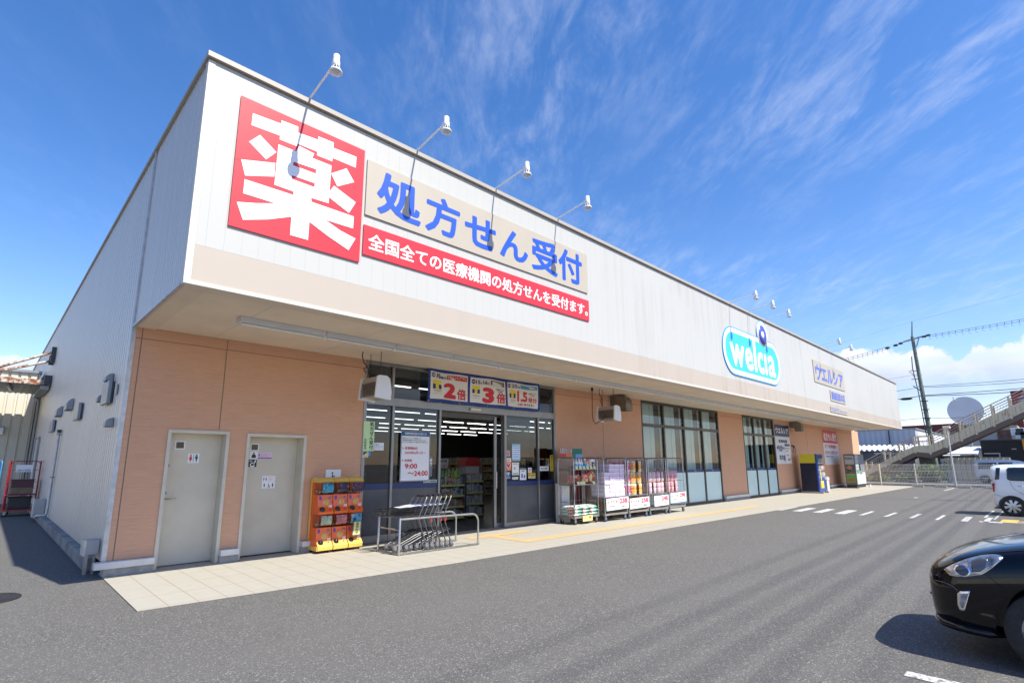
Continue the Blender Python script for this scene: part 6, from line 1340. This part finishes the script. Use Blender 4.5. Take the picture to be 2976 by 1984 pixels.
# ------------------------------------------------------------------ cars
CAMP = Vector((0,-9.66164,1.6))
def loft(stations, sub=2):
    """stations: (s, zb, w, zmid, zsh, (w5,z5), (w6,z6), z7); nose at y=0 pointing +Y, s runs back"""
    vs = []; fs = []; K = 15
    for s, zb, w, zm, zs, p5, p6, z7 in stations:
        half = [(0,zb),(w*.80,zb),(w*.96,zb+.07),(w,zm),(w*.985,zs),p5,p6]
        ring = half+[(0,z7)]+[(-x,z) for x, z in half[:0:-1]]
        vs += [(x,-s,z) for x, z in ring]; K = len(ring)
    m = len(stations)
    for i in range(m-1):
        for k in range(K): fs.append([i*K+k, i*K+(k+1) % K, (i+1)*K+(k+1) % K, (i+1)*K+k])
    for base, rev in ((0, False), ((m-1)*K, True)):
        r = list(range(K)); h = K//2
        for k in range(h):      # quads across the cap
            q = [base+k, base+k+1, base+(K-k-1) % K, base+(K-k) % K]
            if len(set(q)) == 4: fs.append(q if rev else q[::-1])
            else:
                u = list(dict.fromkeys(q)); fs.append(u if rev else u[::-1])
    me = bpy.data.meshes.new('tmp'); me.from_pydata(vs, [], fs); me.update(); bm = bmesh.new(); bm.from_mesh(me); bmesh.ops.recalc_face_normals(bm, faces=bm.faces); bm.to_mesh(me); bm.free()
    o = bpy.data.objects.new('tmp', me); COL.objects.link(o); md = o.modifiers.new('s', 'SUBSURF'); md.levels = sub; md.render_levels = sub
    return o
def cyl_obj(x0, x1, y, z, r):
    o = MB().lathe([(r,x0),(r,x1)], (0,y,z), 'x', 40).build('tmpc', BLACK); bm = bmesh.new(); bm.from_mesh(o.data); bmesh.ops.remove_doubles(bm, verts=bm.verts, dist=1e-5); bmesh.ops.recalc_face_normals(bm, faces=bm.faces); bm.to_mesh(o.data); bm.free(); return o
def car_body(root, stations, wheels, W_, r_arch, mat, zc):
    o = loft(stations); cut = []
    for s in wheels:
        for sg in (1,-1):
            c = cyl_obj(sg*(W_-.24) if sg > 0 else -(W_+.3), W_+.3 if sg > 0 else -(W_-.24), -s, zc, r_arch); md = o.modifiers.new('b','BOOLEAN'); md.object = c; md.operation = 'DIFFERENCE'; md.solver = 'EXACT'; cut.append(c)
    dg = bpy.context.evaluated_depsgraph_get(); me = bpy.data.meshes.new_from_object(o.evaluated_get(dg)); me.name = 'body'
    for c in cut: bpy.data.objects.remove(c)
    bpy.data.objects.remove(o); me.polygons.foreach_set('use_smooth', [True]*len(me.polygons)); me.materials.clear(); me.materials.append(mat)
    b = bpy.data.objects.new('body', me); COL.objects.link(b); b.parent = root; me.set_sharp_from_angle(angle=R(38)); return b
def patch(root, name, mat, body, top, bot, Xp, off=.006, nx=14, nz=5, parent=None):
    """curved panel laid on the body: outlines are given on the vertical plane x = Xp as seen from the viewpoint, carried onto the body surface"""
    mw = root.matrix_basis.copy(); inv = mw.inverted(); bv = BVHTree.FromPolygons([v.co for v in body.data.vertices], [list(p.vertices) for p in body.data.polygons])
    def samp(pl, t):
        ls = [0]
        for a, c in zip(pl, pl[1:]): ls.append(ls[-1]+math.dist(a, c))
        d = t*ls[-1]
        for i in range(len(pl)-1):
            if d <= ls[i+1]+1e-9:
                q = (d-ls[i])/max(1e-9, ls[i+1]-ls[i]); return (pl[i][0]+(pl[i+1][0]-pl[i][0])*q, pl[i][1]+(pl[i+1][1]-pl[i][1])*q)
        return pl[-1]
    vs = []; ok = []
    for i in range(nx+1):
        a, c = samp(top, i/nx), samp(bot, i/nx)
        for j in range(nz+1):
            q = j/nz; p = Vector((Xp, a[0]+(c[0]-a[0])*q, a[1]+(c[1]-a[1])*q)); o = inv @ CAMP; d = ((inv @ p)-o).normalized()
            h, nrm, idx, dist = bv.ray_cast(o, d)
            if h is None: vs.append((0,0,0)); ok.append(False)
            else:
                if nrm.dot(d) > 0: nrm = -nrm
                vs.append(tuple(h+nrm*off)); ok.append(True)
    fs = [[i*(nz+1)+j, (i+1)*(nz+1)+j, (i+1)*(nz+1)+j+1, i*(nz+1)+j+1] for i in range(nx) for j in range(nz)]; fs = [f for f in fs if all(ok[k] for k in f)]
    o = MB().add(vs, fs, True).build(name, mat, parent or root, True); md = o.modifiers.new('t','SOLIDIFY'); md.thickness = .004; md.offset = 0; return o
def wheel(root, x, y, r, rim_r, mat, n=7, sgn=-1):
    w = MB().lathe([(rim_r*.98,-.085),(r*.9,-.09),(r*.985,-.075),(r,-.05),(r,.05),(r*.985,.075),(r*.9,.09),(rim_r*.98,.085)], (x,y,r), 'x', 44, False).build('wheel', RUBBER, root, True)
    b = MB(); xo = x+sgn*.075
    b.lathe([(rim_r,sgn*.085),(rim_r*.99,sgn*.075),(rim_r*.93,sgn*.06),(rim_r*.9,-sgn*.05)], (x,y,r), 'x', 44, False)
    for k in range(n):
        a = 2*math.pi*k/n+.2; d = Vector((0, math.cos(a), math.sin(a))); e = Vector((0,-math.sin(a),math.cos(a))); c = Vector((x+sgn*.05, y, r)); ds = Vector((sgn*.018,0,0))
        w0, w1 = rim_r*.12, rim_r*.19
        q = [c+d*rim_r*.16-e*w0+ds, c+d*rim_r*.16+e*w0+ds, c+d*rim_r*.93+e*w1, c+d*rim_r*.93-e*w1]; b.add(q+[v-Vector((sgn*.03,0,0)) for v in q], [[0,1,2,3],[7,6,5,4],[0,1,5,4],[1,2,6,5],[2,3,7,6],[3,0,4,7]])
    b.lathe([(0,sgn*.078),(rim_r*.14,sgn*.075),(rim_r*.22,sgn*.06),(rim_r*.22,sgn*.03)], (x,y,r), 'x', 20); b.build('rim', mat, w, True)
    MB().lathe([(0,-sgn*.02),(rim_r*.9,-sgn*.02)], (x,y,r), 'x', 30).build('brake_disc', VD, w, True)
CARB = M('car_navy_black', (.0018,.0020,.0045), .10, coat=.7, spec=.08); CARW = M('car_white', (.74,.76,.78), .2, coat=.8)
CHR = M('chrome', (.75,.76,.78), .12, 1.); GLS = M('car_glass', (.012,.014,.016), .05, spec=.8); ALLOY = M('alloy', (.55,.56,.57), .28, .8); HLAMP = M('headlamp_inner', (.45,.46,.48), .18, .75, noise=(14,.7), bump=(9,.6))
# dark hatchback nosing in at the right
bk = T('black_car', 'dark navy hatchback nosing in at the lower right', 'car', (6.75,-8.705,0))
ST = [(.0,.30,.50,.46,.56,(.44,.62),(.26,.64),.65),(.03,.22,.60,.46,.59,(.54,.665),(.34,.69),.70),(.12,.175,.71,.44,.63,(.64,.735),(.42,.765),.775),(.30,.17,.79,.45,.70,(.72,.815),(.50,.845),.855),(.55,.18,.835,.47,.78,(.755,.885),(.54,.92),.93),(.85,.19,.85,.50,.83,(.765,.94),(.56,.98),.99),(1.12,.20,.85,.52,.85,(.76,.98),(.58,1.02),1.03),(1.30,.20,.85,.53,.87,(.75,1.03),(.60,1.12),1.14),(1.75,.20,.85,.53,.89,(.70,1.20),(.55,1.40),1.43),(2.4,.20,.85,.53,.90,(.67,1.25),(.54,1.48),1.50),(3.2,.21,.85,.54,.93,(.66,1.26),(.52,1.44),1.46),(3.75,.25,.80,.56,.95,(.62,1.20),(.48,1.33),1.35),(3.95,.32,.72,.58,.88,(.56,1.05),(.44,1.12),1.13)]
body = car_body(bk, ST, (.79,3.32), .85, .355, CARB, .31)
HU = [(-8.882,.711),(-8.936,.753),(-9.038,.813),(-9.136,.854),(-9.209,.868),(-9.249,.866),(-9.256,.846)]; HL = [(-8.883,.706),(-8.911,.667),(-8.968,.664),(-9.04,.679),(-9.116,.702),(-9.187,.763),(-9.256,.838)]
def shr(t, b, k):
    c = [((a[0]+d[0])/2, (a[1]+d[1])/2) for a, d in zip(t, b)]; cx = sum(q[0] for q in c)/len(c); cz = sum(q[1] for q in c)/len(c)
    return [(cx+(y-cx)*k, cz+(z-cz)*k) for y, z in t], [(cx+(y-cx)*k, cz+(z-cz)*k) for y, z in b]
hb = patch(bk, 'headlight', CHR, body, HU, HL, 5.9, .003, 26, 8)
iu, il = shr(HU, HL, .93); patch(bk, 'reflector', HLAMP, body, iu, il, 5.9, .006, 26, 8, hb)
def blob(cy, cz, ry, rz, n=16):
    up = [(cy-ry*math.cos(math.pi*(1-k/n)) if 0 else cy+ry*math.cos(math.pi*k/n), cz+rz*math.sin(math.pi*k/n)) for k in range(n+1)]
    lo = [(cy+ry*math.cos(math.pi*k/n), cz-rz*math.sin(math.pi*k/n)) for k in range(n+1)]; return up, lo
u, l = blob(-9.0,.715,.052,.048); patch(bk, 'projector_ring', CHR, body, u, l, 5.9, .010, 18, 6, hb); u, l = blob(-9.0,.715,.040,.037); patch(bk, 'projector_lens', M('lens_dark', (.02,.025,.05), .04, spec=.9), body, u, l, 5.9, .013, 18, 6, hb)
patch(bk, 'turn_lamp', M('lamp_smoke', (.14,.14,.15), .2, .5), body, [(-9.07,.80),(-9.13,.825),(-9.17,.82)], [(-9.06,.715),(-9.11,.72),(-9.15,.765)], 5.9, .010, 10, 5, hb)
fb = patch(bk, 'fog_lamp', CHR, body, [(-8.943,.535),(-8.963,.552),(-9.027,.566)], [(-8.935,.445),(-8.946,.395),(-8.972,.400)], 5.9, .004, 10, 8); patch(bk, 'fog_lens', M('fog_glass', (.30,.33,.40), .12, .6, noise=(20,.6)), body, [(-8.967,.53),(-8.985,.537),(-9.013,.543)], [(-8.952,.46),(-8.957,.43),(-8.968,.425)], 5.9, .008, 8, 6, fb)
patch(bk, 'bumper_crease', M('crease_grey', (.08,.08,.085), .2, coat=.5), body, [(-8.806,.618),(-8.869,.610),(-8.925,.590),(-8.952,.556)], [(-8.806,.613),(-8.869,.603),(-8.925,.580),(-8.948,.548)], 5.9, .004, 16, 2)
patch(bk, 'lip_highlight', M('highlight_grey', (.22,.22,.23), .25, .3), body, [(-8.767,.288),(-8.807,.272),(-8.86,.272),(-8.905,.278)], [(-8.767,.282),(-8.807,.258),(-8.86,.262),(-8.905,.270)], 5.9, .004, 14, 2)  # lower-lip highlight painted on as a paler strip
bvx = BVHTree.FromPolygons([v.co for v in body.data.vertices], [list(q.vertices) for q in body.data.polygons])
def nosecurve(z, out, n=26, sp=100):
    pts = []
    for k in range(n+1):
        a = R(-sp+2*sp*k/n); d = Vector((math.sin(a), math.cos(a), 0)); o = Vector((0,-.55,z))+d*3; h, nr, _, _ = bvx.ray_cast(o, -d)
        if h is not None: pts.append(tuple(h+d*out))
    return pts
MB().tube(nosecurve(.232, .012), [.034]*len(nosecurve(.232, .012)), 8).build('front_lip', CARB, bk, True)
MB().tube(nosecurve(.44, .003, 16, 42), .010, 6).build('bumper_line', M('intake_black', (.006,.006,.006), .6), bk, True)
patch(bk, 'bonnet_seam', M('seam_black', (.001,.001,.001), .8), body, [(-8.80,.700),(-8.90,.742),(-9.02,.822),(-9.13,.864),(-9.30,.905),(-9.6,.96)], [(-8.80,.694),(-8.90,.736),(-9.02,.816),(-9.13,.858),(-9.30,.899),(-9.6,.954)], 5.9, .0015, 30, 1)
patch(bk, 'lower_intake', M('intake_black', (.006,.006,.006), .6), body, [(-8.775,.275),(-8.82,.27),(-8.87,.27),(-8.90,.268)], [(-8.78,.262),(-8.82,.25),(-8.87,.247),(-8.90,.252)], 5.9, .005, 12, 3)
patch(bk, 'fender_seam', M('seam_black', (.001,.001,.001), .8), body, [(-9.143,.700),(-9.19,.655),(-9.232,.607)], [(-9.147,.700),(-9.194,.655),(-9.236,.607)], 5.9, .0015, 10, 1)
def gpatch(name, s0, s1, z0, z1, sg=-1):      # glass on the flank, off frame
    pass
wheel(bk, -.755, -.79, .305, .205, ALLOY); wheel(bk, .755, -.79, .305, .205, ALLOY, 7, 1); wheel(bk, -.755, -3.32, .305, .205, ALLOY); wheel(bk, .755, -3.32, .305, .205, ALLOY, 7, 1)
def side_glass(root, body, s0, s1, z0, z1, hw, name='side_window', rake=(0,0)):
    bv = BVHTree.FromPolygons([v.co for v in body.data.vertices], [list(p.vertices) for p in body.data.polygons])
    for sg in (-1, 1):
        vs = []; fs = []; nx, nz = 8, 5
        for i in range(nx+1):
            for j in range(nz+1):
                q = j/nz; ya, yc = -(s0+rake[0]*q), -(s1+rake[1]*q); y = ya+(yc-ya)*i/nx; h, nr, _, _ = bv.ray_cast(Vector((sg*3,y,z0+(z1-z0)*q)), Vector((-sg,0,0))); vs.append((h.x+sg*.004 if h else sg*hw, y, z0+(z1-z0)*q))
        fs = [[i*(nz+1)+j, (i+1)*(nz+1)+j, (i+1)*(nz+1)+j+1, i*(nz+1)+j+1] for i in range(nx) for j in range(nz)]; MB().add(vs, fs, True).build(name, GLS, root, True)
def end_glass(root, body, y, dr, x1, z0, z1, name):
    bv = BVHTree.FromPolygons([v.co for v in body.data.vertices], [list(p.vertices) for p in body.data.polygons]); vs = []; nx, nz = 8, 5
    for i in range(nx+1):
        for j in range(nz+1):
            z = z0+(z1-z0)*j/nz; x = (-1+2*i/nx)*x1*(1-.12*j/nz); h, nr, _, _ = bv.ray_cast(Vector((x,y,z)), Vector((0,dr,0))); vs.append((x, (h.y-dr*.005) if h else y, z))
    MB().add(vs, [[i*(nz+1)+j, (i+1)*(nz+1)+j, (i+1)*(nz+1)+j+1, i*(nz+1)+j+1] for i in range(nx) for j in range(nz)], True).build(name, GLS, root, True)
side_glass(bk, body, 1.75, 2.55, .98, 1.32, .7, rake=(.2,0)); side_glass(bk, body, 2.65, 3.4, .98, 1.32, .7, rake=(0,-.15)); end_glass(bk, body, .5, -1, .60, 1.10, 1.36, 'windscreen')
# white box-shaped kei car, seen from its rear quarter
wc = T('white_car', 'white boxy small car parked at the right edge', 'car', (22.74,-11.56,0), None, math.pi)
SW = [(0,.30,.58,.50,.66,(.52,.72),(.40,.76),.77),(.06,.22,.66,.50,.70,(.60,.80),(.46,.84),.85),(.25,.20,.72,.50,.76,(.66,.88),(.50,.92),.93),(.6,.19,.74,.50,.84,(.68,.97),(.54,1.02),1.03),(.85,.19,.74,.50,.88,(.68,1.08),(.56,1.16),1.18),(1.25,.19,.74,.50,.90,(.68,1.25),(.60,1.46),1.49),(1.8,.19,.74,.50,.90,(.69,1.26),(.62,1.50),1.535),(2.6,.19,.74,.50,.90,(.69,1.26),(.62,1.49),1.53),(3.15,.20,.735,.50,.90,(.69,1.26),(.62,1.475),1.51),(3.30,.21,.72,.50,.90,(.675,1.25),(.60,1.455),1.49),(3.36,.23,.69,.50,.88,(.64,1.22),(.57,1.42),1.45),(3.40,.27,.62,.50,.82,(.58,1.14),(.50,1.33),1.36)]
wb = car_body(wc, SW, (.62,2.99), .74, .315, CARW, .28)
patch(wc, 'tail_lamp', M('lamp_red', (.36,.015,.02), .15, coat=.6), wb, [(-8.205,.945),(-8.262,.945)], [(-8.158,.675),(-8.225,.690)], 22.0, .006, 6, 10)
patch(wc, 'quarter_window', GLS, wb, [(-8.345,1.398),(-8.438,1.398)], [(-8.275,1.045),(-8.372,1.062)], 22.0, .005, 6, 8)
patch(wc, 'side_window', GLS, wb, [(-8.575,1.36),(-8.61,1.405),(-8.75,1.412),(-9.1,1.415)], [(-8.545,1.08),(-8.59,1.028),(-8.75,1.022),(-9.1,1.018)], 22.0, .005, 14, 8)
patch(wc, 'door_handle', CHR, wb, [(-8.745,.886),(-8.86,.882)], [(-8.748,.866),(-8.86,.862)], 22.0, .014, 6, 2)
SMG = M('seam_grey', (.16,.17,.18), .6)
patch(wc, 'door_seam', SMG, wb, [(-8.598,1.015),(-8.618,.90),(-8.66,.78),(-8.86,.62)], [(-8.606,1.015),(-8.626,.90),(-8.668,.785),(-8.864,.63)], 22.0, .002, 14, 1); patch(wc, 'bumper_seam', SMG, wb, [(-8.16,.64),(-8.30,.60),(-8.39,.55)], [(-8.16,.633),(-8.30,.593),(-8.39,.543)], 22.0, .002, 10, 1)
b = MB(); b.bar((.60,-3.30,1.02),(.70,-3.42,1.02),.02); b.tube([(.70,-3.42,.95),(.70,-3.42,1.04),(.68,-3.44,1.05)], .018, 6); b.build('mirror_stay', BLACK, wc, True); b = MB(); b.box(.50,.72,-3.40,-3.26,.20,.24); b.build('tow_hook', VD, wc, True)
for s in (.62, 2.99): wheel(wc, .655, -s, .282, .195, ALLOY, 8, 1); wheel(wc, -.655, -s, .282, .195, ALLOY, 8, -1)
# white van on the road behind the fence
vn = T('white_van', 'white van passing behind the mesh fence', 'van', (53.74,-8.65,0), None, math.pi)
SV = [(0,.32,.60,.55,.80,(.56,.95),(.44,1.0),1.01),(.08,.24,.68,.55,.86,(.64,1.06),(.52,1.12),1.13),(.5,.22,.73,.55,.92,(.68,1.30),(.58,1.46),1.48),(.95,.22,.74,.55,.95,(.69,1.42),(.62,1.66),1.69),(1.8,.22,.74,.55,.95,(.70,1.42),(.63,1.68),1.72),(3.1,.22,.74,.55,.95,(.70,1.42),(.63,1.66),1.69),(3.34,.25,.72,.55,.95,(.68,1.40),(.60,1.60),1.63),(3.4,.32,.66,.55,.90,(.62,1.30),(.54,1.48),1.50)]
vb = car_body(vn, SV, (.75,2.86), .74, .33, CARW, .28)
side_glass(vn, vb, 1.15, 2.0, 1.02, 1.50, .7, rake=(.1,0)); side_glass(vn, vb, 2.1, 3.15, 1.02, 1.50, .7, rake=(0,-.05)); end_glass(vn, vb, .5, -1, .56, 1.16, 1.52, 'windscreen')
for s in (.75, 2.86): wheel(vn, .655, -s, .28, .18, VG, 6, 1); wheel(vn, -.655, -s, .28, .18, VG, 6, -1)

# ------------------------------------------------------------------ wires over the car park whose soft shadows stripe the asphalt
h = 19.0; first = True; cb = None
for i, (ys, r) in enumerate(((-6.50,.013),(-7.06,.018),(-7.42,.013),(-7.80,.019),(-8.18,.018),(-8.72,.016),(-8.95,.012),(-9.2,.015))):
    yy = ys-.727*h; sl_ = .0215
    o = MB().tube([(0,0,.1),(25,25*sl_,-.1),(55,55*sl_,-.1),(90,90*sl_,.3)], r, 6).build('overhead_cable', WB); o.location = (-6+1.0, yy, h)
    tag(o, 'thin black cable strung high above the car park', 'cable', 'cables strung above the car park')
t = T('overhead_cable', 'spliced cable high above the far end of the car park', 'cable', (30,-15,13)); b = MB(); sh = 13.0
def up(x, y): return (x+.122*sh, y-.727*sh, sh)
b.tube([up(28.2,-3), up(28.75,-5.05), up(29.0,-6.2), up(29.9,-7.6), up(31,-9.5)], .06, 6); b.build('cable', WB, t)
b = MB()
for x, y, l in ((28.93,-5.9,.25),(29.15,-6.35,.2),(29.4,-6.9,.22)): p = Vector(up(x, y)); b.lathe([(0,-l),(.10,-l*.8),(.12,0),(.10,l*.8),(0,l)], tuple(p), 'y', 8)
b.build('splice', WB, t)
